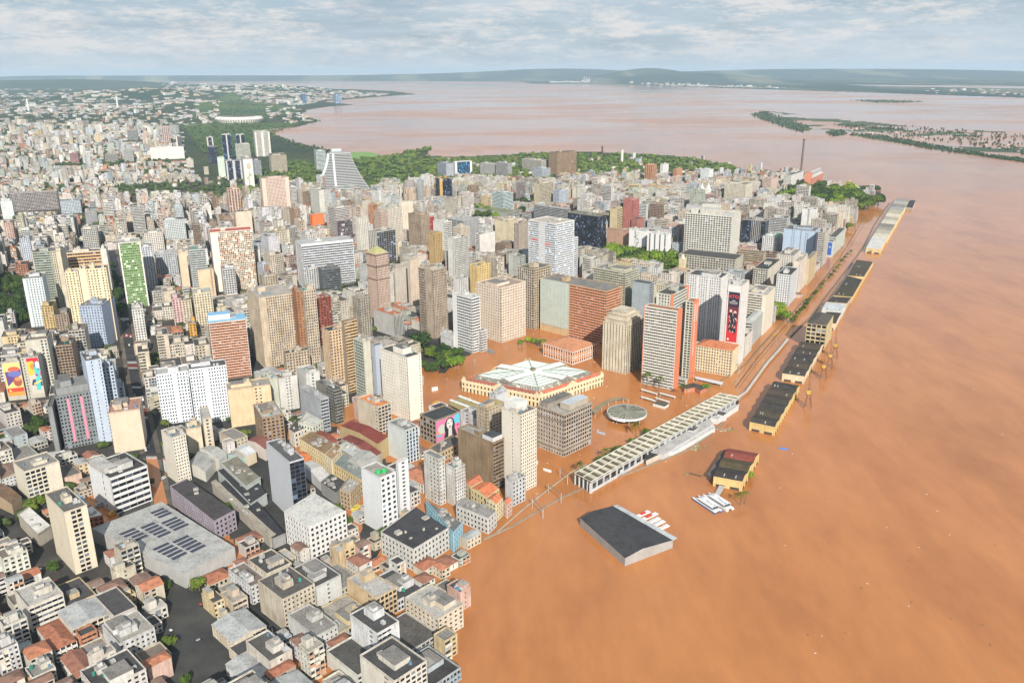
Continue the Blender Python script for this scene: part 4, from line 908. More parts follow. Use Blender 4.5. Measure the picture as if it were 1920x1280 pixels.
    pan = (.64, .71, .65, .25)
    for su in (-1, 1):
        for sv in (-1, 1):
            # each field: eight strips meeting on a diagonal, low outside and high inside
            for k in range(5):
                r0 = 1 - k * .165; r1 = 1 - (k + 1) * .165 if k < 4 else .17
                z = Z1 + .1 + k * .35
                for sw in (0, 1):
                    P4 = [(r0, .17), (r0, r0), (r1, r1), (r1, .17)]
                    pts = [((p[0] * su, p[1] * sv) if sw == 0 else (p[1] * su, p[0] * sv)) for p in P4]
                    m = MB(); zz = [z + .12, z + .12, z + .1, z + .1]
                    top = [(*uv(*p), q) for p, q in zip(pts, zz)]
                    m.poly(top, 'roof', pan)
                    a, b = top[0], top[1]; m.poly([(a[0], a[1], z - .6), (b[0], b[1], z - .6), b, a], 'roof', (.16, .17, .165, 1)); m.bar(a, b, .08, 'metal', (.2, .21, .2, 1), 4); m.obj('roof_panel', t)
    for ax in (0, 1):
        m = MB(); W_ = .17
        f = (lambda u, v: uv(u, v)) if ax == 0 else (lambda u, v: uv(v, u))
        zt = Z1 + 3.4
        for s in (-1, 1):
            m.poly([(*f(-1.08, s * W_), Z1 + 1.6), (*f(1.08, s * W_), Z1 + 1.6), (*f(1.08, 0), zt), (*f(-1.08, 0), zt)], 'roof', pan)
            m.poly([(*f(-1.08, s * W_), Z1 - 1.), (*f(1.08, s * W_), Z1 - 1.), (*f(1.08, s * W_), Z1 + 1.6), (*f(-1.08, s * W_), Z1 + 1.6)], 'wall', (.22, .2, .18, .5))
            m.bar((*f(-1.0, s * W_), Z1 + 1.8), (*f(1.0, s * W_), Z1 + 1.8), .3, 'metal', (.3, .31, .3, 1), 4)
        for e in (-1.08, 1.08): m.poly([(*f(e, -W_), Z1 - 1), (*f(e, W_), Z1 - 1), (*f(e, W_), Z1 + 1.6), (*f(e, 0), zt), (*f(e, -W_), Z1 + 1.6)], 'wall', (.25, .22, .2, .5))
        m.obj('cross_ridge', t)
    for i in range(4):
        m = MB(); a, b = s1[i], ce; m.bar((*a, Z1 + .5), (*lerp(a, b, .84), Z1 + 3.8), .28, 'metal', (.2, .2, .19, 1), 4); m.obj('roof_valley', t)
    m = MB(); m.prism([(ce[0] + 2.6 * math.cos(q * math.pi / 4), ce[1] + 2.6 * math.sin(q * math.pi / 4)) for q in range(8)], Z1 + 3, Z1 + 5.6, 'roof', (.24, .2, .15, 1)); m.obj('roof_lantern', t)
    protect(N0, 14, math.dist(N0, R0), math.dist(N0, L0), ((R0[0] - N0[0]) / math.dist(N0, R0), (R0[1] - N0[1]) / math.dist(N0, R0)), ((L0[0] - N0[0]) / math.dist(N0, L0), (L0[1] - N0[1]) / math.dist(N0, L0)), .9)
    return t
market()
# ------------------------------------------------------------------ the old town hall
hall = hb(1019, 1074, 1119, 660, 684, 'w', 'w', (.60, .28, .14), 'two-storey orange palace with white trim and a mossy tiled roof in the flood', name='palace', cat='palace', vis=.98, grime=.3, roof='h', rcol=(.42, .19, .10), th=44, fh=5, bay=3.6)
for f, ln in ((hall['fR'], hall['a']), (hall['fL'], hall['b'])):
    m = MB(); H_ = hall['h']
    for z in (.3, H_ * .48, H_ - .7): f.band(m, -.2, ln + .2, z, z + .7, 0, .3, 'wall', (.68, .66, .62, .2), True)
    nb = int(ln / 3.6); bw = ln / nb
    for j in range(nb + 1): f.pier(m, max(0, j * bw - .3), min(ln, j * bw + .3), 0, H_, 0, .18, 'wall', (.68, .66, .62, .2))
    m.obj('white_trim', hall['root'])
# ------------------------------------------------------------------ sheds and warehouses
def shed(name, label, px, h, nsec, rise, wcol, rcols, axis=0, cat='warehouse', doors=True, base=0., group=None, across=True, rcm='roof'):
    c = quadw(px, h)   # near-left, near-right, far-right, far-left at the eaves
    addfoot(c); t = thing(name, label, cat, (*c[0], base), group)
    w = MB(); wcol = (*wcol[:3], .5)
    A, B, C_, D = c
    for P_, Q_ in ((A, B), (B, C_), (C_, D), (D, A)):
        w.poly([(*P_, base), (*Q_, base), (*Q_, h), (*P_, h)], 'wall', wcol)
    w.obj('wall', t)
    for s in range(nsec):
        t0, t1 = s / nsec, (s + 1) / nsec; a0, b0 = lerp(A, D, t0), lerp(B, C_, t0); a1, b1 = lerp(A, D, t1), lerp(B, C_, t1)
        am, bm_ = lerp(a0, a1, .5), lerp(b0, b1, .5); rc = rcols[s % len(rcols)]; rc = (*rc[:3], .9)
        m = MB()
        if not across:
            a0, b0, b1, a1 = A, B, C_, D; am, bm_ = lerp(A, B, .5), lerp(D, C_, .5)
            m.poly([(*A, h), (*am, h + rise), (*bm_, h + rise), (*D, h)], rcm, rc); m.poly([(*am, h + rise), (*B, h), (*C_, h), (*bm_, h + rise)], rcm, rc)
            m.poly([(*A, h), (*B, h), (*am, h + rise)], 'wall', wcol); m.poly([(*C_, h), (*D, h), (*bm_, h + rise)], 'wall', wcol)
        elif rise <= 0: m.poly([(*a0, h), (*b0, h), (*b1, h), (*a1, h)], rcm, rc)
        else:
            q = .35
            am, bm_ = lerp(a0, a1, q), lerp(b0, b1, q)
            m.poly([(*a0, h + .1), (*b0, h + .1), (*bm_, h + rise), (*am, h + rise)], rcm, rc)
            m.poly([(*am, h + rise), (*bm_, h + rise), (*b1, h + .1), (*a1, h + .1)], rcm, rc)
            m.poly([(*a0, h), (*am, h + rise), (*a1, h)], 'wall', wcol); m.poly([(*b0, h), (*b1, h), (*bm_, h + rise)], 'wall', wcol)
        m.obj('roof', t)
        if doors and rise > 0:
            for q in range(rnd.randint(1, 3)):
                m = MB(); e = rnd.uniform(.1, .85); p0 = lerp(lerp(a0, b0, e), lerp(am, bm_, e), .3); p1 = lerp(lerp(a0, b0, e + .035), lerp(am, bm_, e + .035), .3); p2 = lerp(lerp(a0, b0, e + .035), lerp(am, bm_, e + .035), .75); p3 = lerp(lerp(a0, b0, e), lerp(am, bm_, e), .75)
                z0_, z1_ = h + .15 + rise * .3, h + .15 + rise * .75; m.poly([(*p0, z0_), (*p1, z0_), (*p2, z1_), (*p3, z1_)], 'paint', rnd.choice([(.3, .3, .28, 1), (.03, .03, .03, 1), (.42, .4, .36, 1)])); m.obj('skylight', t)
    if doors:
        for P_, Q_ in ((A, B), (B, C_)):
            ln = math.dist(P_, Q_); d = ((Q_[0] - P_[0]) / ln, (Q_[1] - P_[1]) / ln); f = Fac(P_, d, (d[1], -d[0])); nb = max(2, int(ln / 8)); bw = ln / nb
            g = MB(); dm = MB()
            for j in range(nb + 1): f.pier(g, max(0, j * bw - .35), min(ln, j * bw + .35), base, h + .2, 0, .3, 'wall', (wcol[0] * 1.05, wcol[1] * 1.05, wcol[2], .4))
            f.band(g, 0, ln, h - .5, h + .25, 0, .4, 'wall', (wcol[0] * 1.05, wcol[1] * 1.05, wcol[2], .4))
            for j in range(nb): f.pier(dm, j * bw + 2., (j + 1) * bw - 2., base, base + 2.2, -.02, .06, 'paint', (.06, .05, .045, 1))
            g.obj('pilasters', t); dm.obj('door', t)
    return t, c
YW = (.58, .44, .20); DK = [(.06, .052, .045), (.075, .06, .045), (.055, .05, .047)]
t_, c_ = shed('warehouse', 'near yellow warehouse with one maroon and two dark roofs by the ferry ramp', [(1338, 893), (1392, 903), (1423, 850), (1365, 840)], 8, 3, 2.4, YW, [(.05, .042, .04), (.085, .07, .04), (.22, .06, .045)], group='flooded quay warehouses')
can = MB(); q = [(1326, 889), (1340, 893), (1367, 840), (1357, 843)]; qq = quadw(q, 5); can.prism(qq, 4.6, 5, 'wall', (.12, .11, .11, .6)); can.obj('canopy', t_)
shed('warehouse', 'yellow warehouse with six dark ridged roofs beside the nearest quay crane', [(1406, 791), (1453, 801), (1499, 723), (1452, 714)], 8, 6, 2.2, YW, DK, group='flooded quay warehouses')
shed('warehouse', 'pale-walled warehouse with five dark roofs just before the harbour office', [(1467, 700), (1509, 706), (1543, 645), (1502, 640)], 8, 5, 2.0, (.6, .5, .36), DK, group='flooded quay warehouses')
shed('warehouse', 'dark-roofed shed right behind the harbour office', [(1541, 604), (1567, 607), (1578, 586), (1552, 582)], 8, 1, 1.6, (.6, .5, .38), DK, group='flooded quay warehouses')
shed('warehouse', 'taller warehouse with a pale grey metal roof behind the harbour office', [(1541, 581), (1579, 584), (1586, 570), (1548, 567)], 10, 1, .8, (.55, .55, .53), [(.50, .53, .54)], group='flooded quay warehouses')
shed('warehouse', 'dark-roofed shed between the pale metal roof and the two wide black roofs', [(1549, 566), (1588, 569), (1596, 558), (1562, 556)], 8, 1, .6, (.5, .4, .3), DK, group='flooded quay warehouses')
shed('warehouse', 'wide warehouse with a sooty black roof, nearer of two', [(1563, 554), (1598, 557), (1617, 524), (1589, 517)], 8, 2, .5, (.56, .42, .2), [(.07, .062, .04), (.06, .055, .045)], group='flooded quay warehouses')
shed('warehouse', 'wide warehouse with a sooty black roof, farther of two', [(1590, 517), (1620, 519), (1637, 491), (1606, 487)], 8, 2, .5, (.58, .44, .24), [(.075, .062, .045), (.08, .07, .05)], group='flooded quay warehouses')
shed('warehouse', 'first white-roofed warehouse beyond the gap in the quay', [(1624, 465), (1651, 468), (1662, 446), (1636, 443)], 8, 1, .3, (.62, .5, .28), [(.55, .55, .53)], group='flooded quay warehouses')
for i, (y0, y1, rc, lb) in enumerate([(444, 430, (.58, .54, .44), 'cream-roofed warehouse next after the white-roofed one'), (430, 418, (.30, .28, .24), 'grey patched warehouse roof, third beyond the quay gap'), (418, 405, (.56, .52, .42), 'cream-roofed warehouse midway along the far quay'), (405, 393, (.60, .54, .42), 'bright cream warehouse roof on the far quay'), (393, 381, (.34, .33, .31), 'grey mottled warehouse roof near the quay end'), (381, 371, (.40, .38, .35), 'last pale warehouse at the tip of the quay')]):
    xa = lambda y: 1636 + (444 - y) * .62; xb = lambda y: 1663 + (446 - y) * .575
    shed('warehouse', lb, [(xa(y0), y0), (xb(y0), y0 + 3), (xb(y1) - 1, y1 + 3), (xa(y1), y1 + .6)], 8, 2, .8, (.6, .5, .32), [rc, (rc[0] * .7, rc[1] * .7, rc[2] * .7)], group='flooded quay warehouses')
shed('warehouse', 'small black-roofed jetty hut off the tip of the quay', [(1698, 388), (1711, 390), (1717, 376), (1704, 375)], 6, 1, 0, (.5, .48, .45), [(.05, .05, .055)], doors=False)
off = hb(1513, 1550, 1563, 610, 655, 'W', 'W', (.56, .47, .29), 'yellowish three-storey harbour office with a dark hipped roof on the quay', th=61, name='harbour_office', vis=.98, grime=.8, roof='h', rcol=(.07, .06, .05), fh=5, bay=5)
# big dark shed at the lower edge, partly roofed in grey sheet
shed('boathouse', 'dark-roofed boat shed with a pale metal edge at the lower middle', [(1088, 971), (1172, 1046), (1262, 1012), (1150, 948)], 6, 1, 2.2, (.35, .34, .33), [(.055, .055, .06)], doors=False)
b2 = MB(); qq = quadw([(1150, 948), (1157, 945), (1270, 1008), (1262, 1012)], 6.3); b2.prism(qq, 6.0, 6.3, 'roof', (.45, .48, .5, .8)); b2.obj('metal_edge', bpy.data.objects['boathouse'])
# ------------------------------------------------------------------ train terminal
def station():
    z = 9.0; NL = un(1077, 889, z); NR = un(1108, 905, z); FR = un(1388, 745, z); FL = un(1351, 738, z)
    addfoot([NL, NR, FR, FL]); t = thing('train_station', 'long train terminal with a folded pale concrete roof beside the flood wall', 'station', (*NL, 0))
    n = 27; 
    for s in range(n):
        for w in (0, 1):
            e0, e1 = (0, .5) if w == 0 else (.5, 1)
            a0, b0 = lerp(lerp(NL, NR, e0), lerp(FL, FR, e0), s / n), lerp(lerp(NL, NR, e1), lerp(FL, FR, e1), s / n)
            a1, b1 = lerp(lerp(NL, NR, e0), lerp(FL, FR, e0), (s + 1) / n), lerp(lerp(NL, NR, e1), lerp(FL, FR, e1), (s + 1) / n)
            m = MB(); am, bm_ = lerp(a0, a1, .55), lerp(b0, b1, .55); cmid = lerp(am, bm_, .5)
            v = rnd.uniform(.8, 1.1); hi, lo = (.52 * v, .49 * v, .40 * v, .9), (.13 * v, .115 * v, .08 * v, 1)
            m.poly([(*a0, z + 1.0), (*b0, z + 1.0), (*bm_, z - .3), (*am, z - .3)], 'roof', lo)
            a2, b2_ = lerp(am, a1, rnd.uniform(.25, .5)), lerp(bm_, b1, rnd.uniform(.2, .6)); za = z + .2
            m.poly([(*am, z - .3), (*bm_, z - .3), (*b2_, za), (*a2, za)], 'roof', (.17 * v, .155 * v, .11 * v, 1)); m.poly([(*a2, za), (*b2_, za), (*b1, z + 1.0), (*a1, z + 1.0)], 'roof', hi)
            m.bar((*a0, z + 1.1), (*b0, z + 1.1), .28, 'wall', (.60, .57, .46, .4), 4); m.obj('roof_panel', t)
    for e in (0, .5, 1):
        m = MB(); m.bar((*lerp(NL, NR, e), z + 1.1), (*lerp(FL, FR, e), z + 1.1), .4, 'wall', (.6, .58, .5, .4), 4); m.obj('roof_beam', t)
    under = MB(); i4 = [lerp(NL, FR, .01), lerp(NR, FL, .02), lerp(FR, NL, .02), lerp(FL, NR, .02)]
    wl = MB(); gl = MB(); ln = math.dist(NR, FR); d = ((FR[0] - NR[0]) / ln, (FR[1] - NR[1]) / ln); f = Fac(NR, d, (d[1], -d[0]))
    f.front(gl, 1, ln, 0, z - .5, -1.2, 'glass', (.05, .055, .06, 1), [(0, 0), (60, 0), (60, 2), (0, 2)])
    for j in range(n): f.pier(wl, j * ln / n - .4, j * ln / n + .4, 0, z - .3, -1.2, -.2, 'wall', (.52, .53, .54, .4))
    f.band(wl, 0, ln, 0, 2.0, -1.2, -.4, 'wall', (.5, .52, .54, .5)); f.band(wl, 0, ln, z - 1.4, z - .6, -1.2, -.1, 'wall', (.5, .52, .54, .5))
    ln2 = math.dist(NL, NR); d2 = ((NR[0] - NL[0]) / ln2, (NR[1] - NL[1]) / ln2); f2 = Fac(NL, d2, (d2[1], -d2[0])); f2.front(gl, 1, ln2 - 1, 0, z - .5, -1.5, 'glass', (.03, .03, .03, 1)); 
    for j in range(5): f2.pier(wl, j * ln2 / 4 - .3, j * ln2 / 4 + .3, 0, z - .5, -1.5, -.3, 'wall', (.5, .5, .5, .4))
    wl.obj('columns', t); gl.obj('windows', t, stuff=True)
    # flat grey platform annexes on the river side
    t2 = thing('station_annex', 'flat grey annex strip with white huts along the flood wall', 'annex', (*un(1205, 862), 0))
    for i, (px, h, wc, rc) in enumerate([([(1200, 842), (1244, 852), (1337, 795), (1330, 780)], 5.2, (.5, .5, .5), (.42, .41, .40)), ([(1207, 850), (1212, 863), (1243, 848), (1238, 838)], 4.6, (.55, .5, .42), (.05, .05, .05)),
                                        ([(1244, 848), (1262, 847), (1341, 802), (1337, 792)], 4, (.62, .62, .62), (.5, .5, .5)), ([(1330, 783), (1345, 786), (1385, 760), (1372, 755)], 5, (.6, .6, .6), (.45, .45, .45)), ([(1345, 776), (1356, 779), (1363, 774), (1352, 771)], 7, (.62, .62, .62), (.08, .08, .08)),
                                        ([(1290, 806), (1300, 808), (1310, 801), (1300, 799)], 6, (.62, .62, .62), (.1, .1, .1)), ([(1240, 827), (1246, 829), (1250, 826), (1244, 824)], 7, (.4, .55, .65), (.3, .5, .6))]):
        qd = quadw(px, h); m = MB(); m.prism(qd, 0, h, 'wall', (*wc, .5), ('roof', (*rc, .8))); m.obj('hut' if i else 'platform_roof', t2)
station()
# round kiosk
def kiosk():
    c = un(1175.5, 772, 7.0); r = math.dist(un(1138, 772, 7), un(1213, 772, 7)) / 2; t = thing('round_kiosk', 'round bus pavilion with a weathered disc roof and white lettered rim', 'pavilion', (*c, 0)); addfoot([(c[0] + r, c[1]), (c[0], c[1] + r), (c[0] - r, c[1]), (c[0], c[1] - r)])
    m = MB(); n = 64
    ring = lambda R, z, k: (c[0] + R * math.cos(2 * math.pi * k / n), c[1] + R * math.sin(2 * math.pi * k / n), z)
    for k in range(n):
        m.poly([ring(r * .97, 7.0, k), ring(r * .97, 7.0, k + 1), ring(0, 7.9, 0)], 'roof', (.25 * (v := rnd.uniform(.5, 1.35)), .25 * v, .20 * v, .95))
    m.obj('disc_roof', t); m = MB()
    for k in range(n):
        m.poly([ring(r, 5.3, k), ring(r, 5.3, k + 1), ring(r, 7.3, k + 1), ring(r, 7.3, k)], 'wall', (.56, .60, .60, .4)); m.poly([ring(r, 7.3, k), ring(r, 7.3, k + 1), ring(r * .965, 7.3, k + 1), ring(r * .965, 7.3, k)], 'wall', (.5, .54, .54, .6))
        m.poly([ring(r * .965, 7.3, k), ring(r * .965, 7.3, k + 1), ring(r * .965, 6.9, k + 1), ring(r * .965, 6.9, k)], 'wall', (.3, .3, .3, .6))
        m.poly([ring(r, 5.3, k + 1), ring(r, 5.3, k), ring(r * .8, 5.3, k), ring(r * .8, 5.3, k + 1)], 'wall', (.3, .3, .3, .6))
    m.obj('rim', t); m = MB()
    for k in range(0, n, 8): a = ring(r * .8, 0, k); m.bar(a, (a[0], a[1], 5.3), .35, 'wall', (.4, .4, .4, .5), 8)
    m.bar((c[0], c[1], 0), (c[0], c[1], 6), r * .45, 'wall', (.2, .2, .2, .5), 24); m.obj('pillars', t)
    # white banner with dark blue marks on the left of the rim
    m = MB(); a0 = math.radians(200); a1 = math.radians(258); rr = r + .12; q = 14
    pt = lambda a, z, R: (c[0] + R * math.cos(a), c[1] + R * math.sin(a), z)
    for i in range(q): a, b = a0 + (a1 - a0) * i / q, a0 + (a1 - a0) * (i + 1) / q; m.poly([pt(a, 4.7, rr), pt(b, 4.7, rr), pt(b, 7.2, rr), pt(a, 7.2, rr)], 'paint', (.75, .75, .76, 1))
    m.obj('banner', t); m = MB()
    for i in range(6):
        a = a0 + (a1 - a0) * (.1 + i * .15); w = .035
        for (u0, z0, u1, z1) in ((0, 5.2, .35, 6.6), (.35, 5.8, .8, 6.2), (.6, 5.2, 1, 6.4)) if i % 2 else ((0, 5.9, .9, 6.6), (.3, 5.2, .6, 6.4)):
            m.poly([pt(a + w * u0, z0, rr + .06), pt(a + w * u1, z0, rr + .06), pt(a + w * u1, z1, rr + .06), pt(a + w * u0, z1, rr + .06)], 'paint', (.04, .04, .3, 1))
    m.obj('lettering', t)
    # curved canopy
    t = thing('curved_canopy', 'curved olive-grey walkway canopy behind the round pavilion', 'canopy', (*un(1110, 770), 0)); P_ = [(1110, 768), (1124, 757), (1138, 749.5), (1153, 745), (1168, 744.5), (1177, 746)]; Q_ = [(1116, 776), (1128, 763), (1141, 754), (1155, 748.5), (1169, 747), (1178, 747.5)]
    m = MB()
    for i in range(5): m.prism([un(*Q_[i], 4.5), un(*Q_[i + 1], 4.5), un(*P_[i + 1], 4.5), un(*P_[i], 4.5)], 4., 4.5, 'roof', (.26, .22, .14, .8))
    m.obj('roof', t); m = MB()
    for i in range(6): a = un(*Q_[i], 4.2); m.bar((*a, 0), (*a, 4.2), .25, 'wall', (.5, .5, .5, .3), 6)
    m.obj('pillars', t)
kiosk()
def flatbox(name, label, cat, px, z0, z1, mat, col, top=None, group=None, foot=True):
    c = quadw(px, z1); m = MB(); m.prism(c, z0, z1, mat, col, top, True); cx = sum(p[0] for p in c) / len(c); cy = sum(p[1] for p in c) / len(c)
    t = thing(name, label, cat, (cx, cy, 0), group); m.obj('roof', t)
    if z0 > 1:
        for p in c: m = MB(); q = lerp(p, (cx, cy), .12); m.bar((*q, 0), (*q, z0), .18, 'wall', (.45, .45, .45, .4), 6); m.obj('post', t)
    if foot: addfoot(c)
    return t
ms = flatbox('market_canopy', 'long canopy with olive ridges and glazed strips beside the market hall', 'canopy', [(838, 755), (880, 768), (935, 768), (925, 758), (866, 738)][:1] + [(868, 771), (912, 774), (935, 767), (868, 742)], 4, 4.6, 'roof', (.30, .25, .12, .9))
for i in range(7):
    for (x0, y0) in ((842, 750), (858, 742.5)):
        a = un(x0 + i * 8.6, y0 + i * 3.2, 4.9); b = un(x0 + i * 8.6 + 7.6, y0 + i * 3.2 + 2.8, 4.9); c = un(x0 + i * 8.6 + 4 + 7.6, y0 + i * 3.2 - 2.2 + 2.8, 4.9); d = un(x0 + i * 8.6 + 4, y0 + i * 3.2 - 2.2, 4.9)
        m = MB(); m.prism([a, b, c, d], 4.62, 4.9, 'paint', (.6, .62, .62, 1)); m.obj('glazed_panel', ms)
for i, (px, lb) in enumerate([([(1202, 728), (1202.5, 730), (1233, 739), (1233, 737)], 'left low white bus shelter roof before the white-ribboned slab'), ([(1237, 735), (1237, 737), (1267, 745), (1267, 743)], 'right low white bus shelter roof before the white-ribboned slab'),
                              ([(1202, 742), (1202, 744), (1229, 752), (1229, 750)], 'first lower bus shelter roof poking out of the flooded square'), ([(1229, 744), (1229, 746), (1256, 754), (1256, 752)], 'second lower bus shelter roof poking out of the flooded square')]):
    flatbox('bus_shelter', lb, 'bus shelter', px, 2.6, 3.0, 'wall', (.62, .62, .6, .4), group='flooded bus shelters', foot=False)
t = flatbox('bus_shelter', 'row of clear arched shelter roofs in front of the cream corner block', 'bus shelter', [(1302, 705), (1304, 709), (1354, 721), (1356, 716), (1308, 704)][0:4], 3., 3.3, 'paint', (.5, .55, .6, 1), foot=False)
t = thing('police_post', 'angled brick pavilion with dark flat roofs near the flooded square', 'pavilion', (*un(1300, 730), 0))
for px in ([(1279, 722), (1283, 729), (1303, 726), (1300, 717)], [(1300, 717), (1303, 726), (1313, 732), (1326, 725)]):
    m = MB(); m.prism(quadw(px, 4.5), 0, 4.3, 'wall', (.45, .2, .12, .4), ('roof', (.08, .07, .065, .8))); m.obj('pavilion_wing', t)
flatbox('ticket_booth', 'small white open-topped booth in the flood between pavilion and slab', 'booth', [(1224, 756), (1246, 762), (1254, 757), (1232, 751)], 0, 2.6, 'wall', (.62, .62, .6, .3), ('roof', (.1, .1, .08, .9)))
flatbox('submerged_bus', 'white bus roof just above the flood by the round pavilion', 'bus', [(1202, 744), (1202.5, 746), (1216, 747.5), (1215.5, 745)], 0, .9, 'paint', (.66, .6, .4, 1), foot=False)
flatbox('submerged_bus', 'grey bus roof alone in the flood right of the grey stone block', 'bus', [(1118, 807), (1118.5, 809.5), (1135, 814), (1135, 811)], 0, .9, 'paint', (.35, .37, .42, 1), foot=False)
flatbox('submerged_bus', 'white bus roof adrift between the cream tower and the station', 'bus', [(1017.5, 876.5), (1019, 879.5), (1033.5, 884), (1034, 881)], 0, .9, 'paint', (.66, .66, .66, 1), foot=False)
flatbox('submerged_bus', 'white bus stranded left of the market hall', 'bus', [(809, 726), (809.5, 729), (821, 727), (820.5, 724)], 0, 2.4, 'paint', (.62, .62, .6, 1), foot=False)
flatbox('submerged_bus', 'grey-blue van stranded on the square before the cream corner block', 'van', [(915, 654), (916, 659), (926, 661), (926, 656)], 0, 1.8, 'paint', (.16, .20, .22, 1), foot=False)
flatbox('floating_tarp', 'blue tarpaulin afloat right of the warehouses', 'tarp', [(1460.5, 838), (1461, 841), (1477.5, 843.5), (1477.5, 840.5)], 0, .3, 'paint', (.08, .2, .55, 1), foot=False)
flatbox('timber_raft', 'dark plank raft afloat left of the near yellow warehouse', 'raft', [(1292, 885), (1292, 887), (1315, 893.5), (1315, 891)], 0, .3, 'wall', (.14, .10, .06, .8), foot=False)
# ------------------------------------------------------------------ flood wall, railway masts
def strip(name, label, cat, px, w, z0, z1, mat, col, struct_=False, group=None):
    pts = [un(x, y, z1) for x, y in px]; m = MB()
    for i in range(len(pts) - 1):
        a, b = pts[i], pts[i + 1]; l = math.dist(a, b); n = (-(b[1] - a[1]) / l * w / 2, (b[0] - a[0]) / l * w / 2)
        m.prism([(a[0] - n[0], a[1] - n[1]), (b[0] - n[0], b[1] - n[1]), (b[0] + n[0], b[1] + n[1]), (a[0] + n[0], a[1] + n[1])], z0, z1 + i * .004, mat, col)
    o = m.obj(name, origin=(*pts[0], 0))
    if struct_: struct(o)
    else: tag(o, label, cat, group)
    return o
strip('flood_wall', 'long flood wall, pale top just above the water along the river avenue', 'wall', [(905, 1010), (960, 985), (1017, 952), (1060, 928), (1108, 908), (1180, 885), (1240, 862), (1290, 842), (1330, 815), (1352, 795), (1366, 775), (1374, 757), (1390, 745)], 1.2, 0, 1.0, 'wall', (.30, .25, .2, .8))
strip('walkway_roof', 'white covered walkway running along the river avenue', 'walkway', [(1384, 744), (1400, 733), (1418, 708), (1440, 678), (1460, 656), (1478, 634)], 2.6, 2.4, 3.0, 'wall', (.50, .49, .45, .6))
strip('flood_wall', 'dark far stretch of flood wall lined with bushes towards the quay tip', 'wall', [(1478, 634), (1500, 612), (1520, 594), (1545, 560), (1570, 528), (1588, 504), (1608, 478), (1622, 456), (1640, 420), (1655, 398), (1668, 380)], 1.4, 0, 1.4, 'wall', (.2, .16, .12, .8))
strip('railway_viaduct', 'thin pale rail deck curving through the flood beside the wall', 'viaduct', [(930, 998), (985, 950), (1030, 915), (1070, 885), (1100, 870)], .9, .1, .8, 'wall', (.42, .38, .30, .8))
strip('railway_viaduct', 'thin dark rail deck above the flood near the cream corner block', 'viaduct', [(1330, 724), (1370, 702), (1398, 682), (1420, 655), (1452, 620), (1480, 592), (1510, 560)], .8, .1, .8, 'wall', (.22, .18, .12, .8))
for i, (dx, w_, c_, lb) in enumerate([(-9, .5, (.3, .2, .12), 'faint half-sunk guard rail left of the covered walkway'), (-16, .8, (.16, .12, .09), 'dark kerb line just breaking the water of the river avenue'), (-25, .5, (.36, .27, .18), 'pale fence line on the city side of the river avenue')]):
    strip('guard_rail', lb, 'railing', [(1395 + dx, 726), (1414 + dx, 700), (1438 + dx, 668), (1462 + dx, 640), (1498 + dx, 600), (1530 + dx, 562), (1560 + dx, 524), (1590 + dx, 484), (1612 + dx, 448), (1636 + dx, 408)], w_, 0, .5, 'wall', (*c_, .8))
def mast(x, y, x2, y2, lb):
    a = un(x, y); b = un(x2, y2); t = thing('railway_mast', lb, 'mast', (*a, 0), 'catenary masts in the flood')
    for p in (a, b): m = MB(); m.bar((*p, 0), (*p, 8.5), .22, 'metal', (.55, .55, .53, 1), 6); m.obj('post', t); m = MB(); m.bar((*a, 7.6), (*b, 7.6), .2, 'metal', (.5, .5, .5, 1), 4); m.bar((*a, 8.3), (*b, 8.3), .12, 'metal', (.5, .5, .5, 1), 4); m.obj('crossbeam', t)
for q in [(1018, 972, 998, 952, 'steel portal mast nearest the lower edge of the flooded rail line'), (1052, 943, 1028, 925, 'steel portal mast second from the lower edge by the flood wall'), (1064, 908, 1050, 895, 'steel portal mast just left of the station end'), (1300, 775 - 60, 1290, 708, 'steel portal mast by the brick pavilion'), (1385, 700, 1372, 690, 'steel portal mast beside the cream and yellow corner block')]: mast(*q)
def lamp_post(x, y, h, lb):
    a = un(x, y); t = thing('street_lamp', lb, 'street lamp', (*a, 0), 'lamp posts standing in the flood'); m = MB(); m.bar((*a, 0), (*a, h), .14, 'metal', (.35, .35, .34, 1), 5); m.obj('pole', t)
    m = MB(); m.bar((a[0] - 1, a[1], h), (a[0] + 1, a[1], h), .13, 'metal', (.6, .6, .58, 1), 4); m.obj('lamp_head', t)
for x, y in [(1007, 945), (1380, 908), (1430, 690), (1455, 650), (1478, 615), (1503, 578), (1530, 545), (1230, 705), (1155, 705), (1232, 740), (1290, 748), (975, 660), (950, 665), (930, 690), (890, 690), (860, 700), (1000, 640), (1010, 650), (1380, 725), (1412, 690), (1562, 500), (1585, 470), (1600, 440), (838, 725), (1405, 560 + 80)]:
    lamp_post(x, y, 9, 'thin street lamp in the flood, ' + near(x, y))
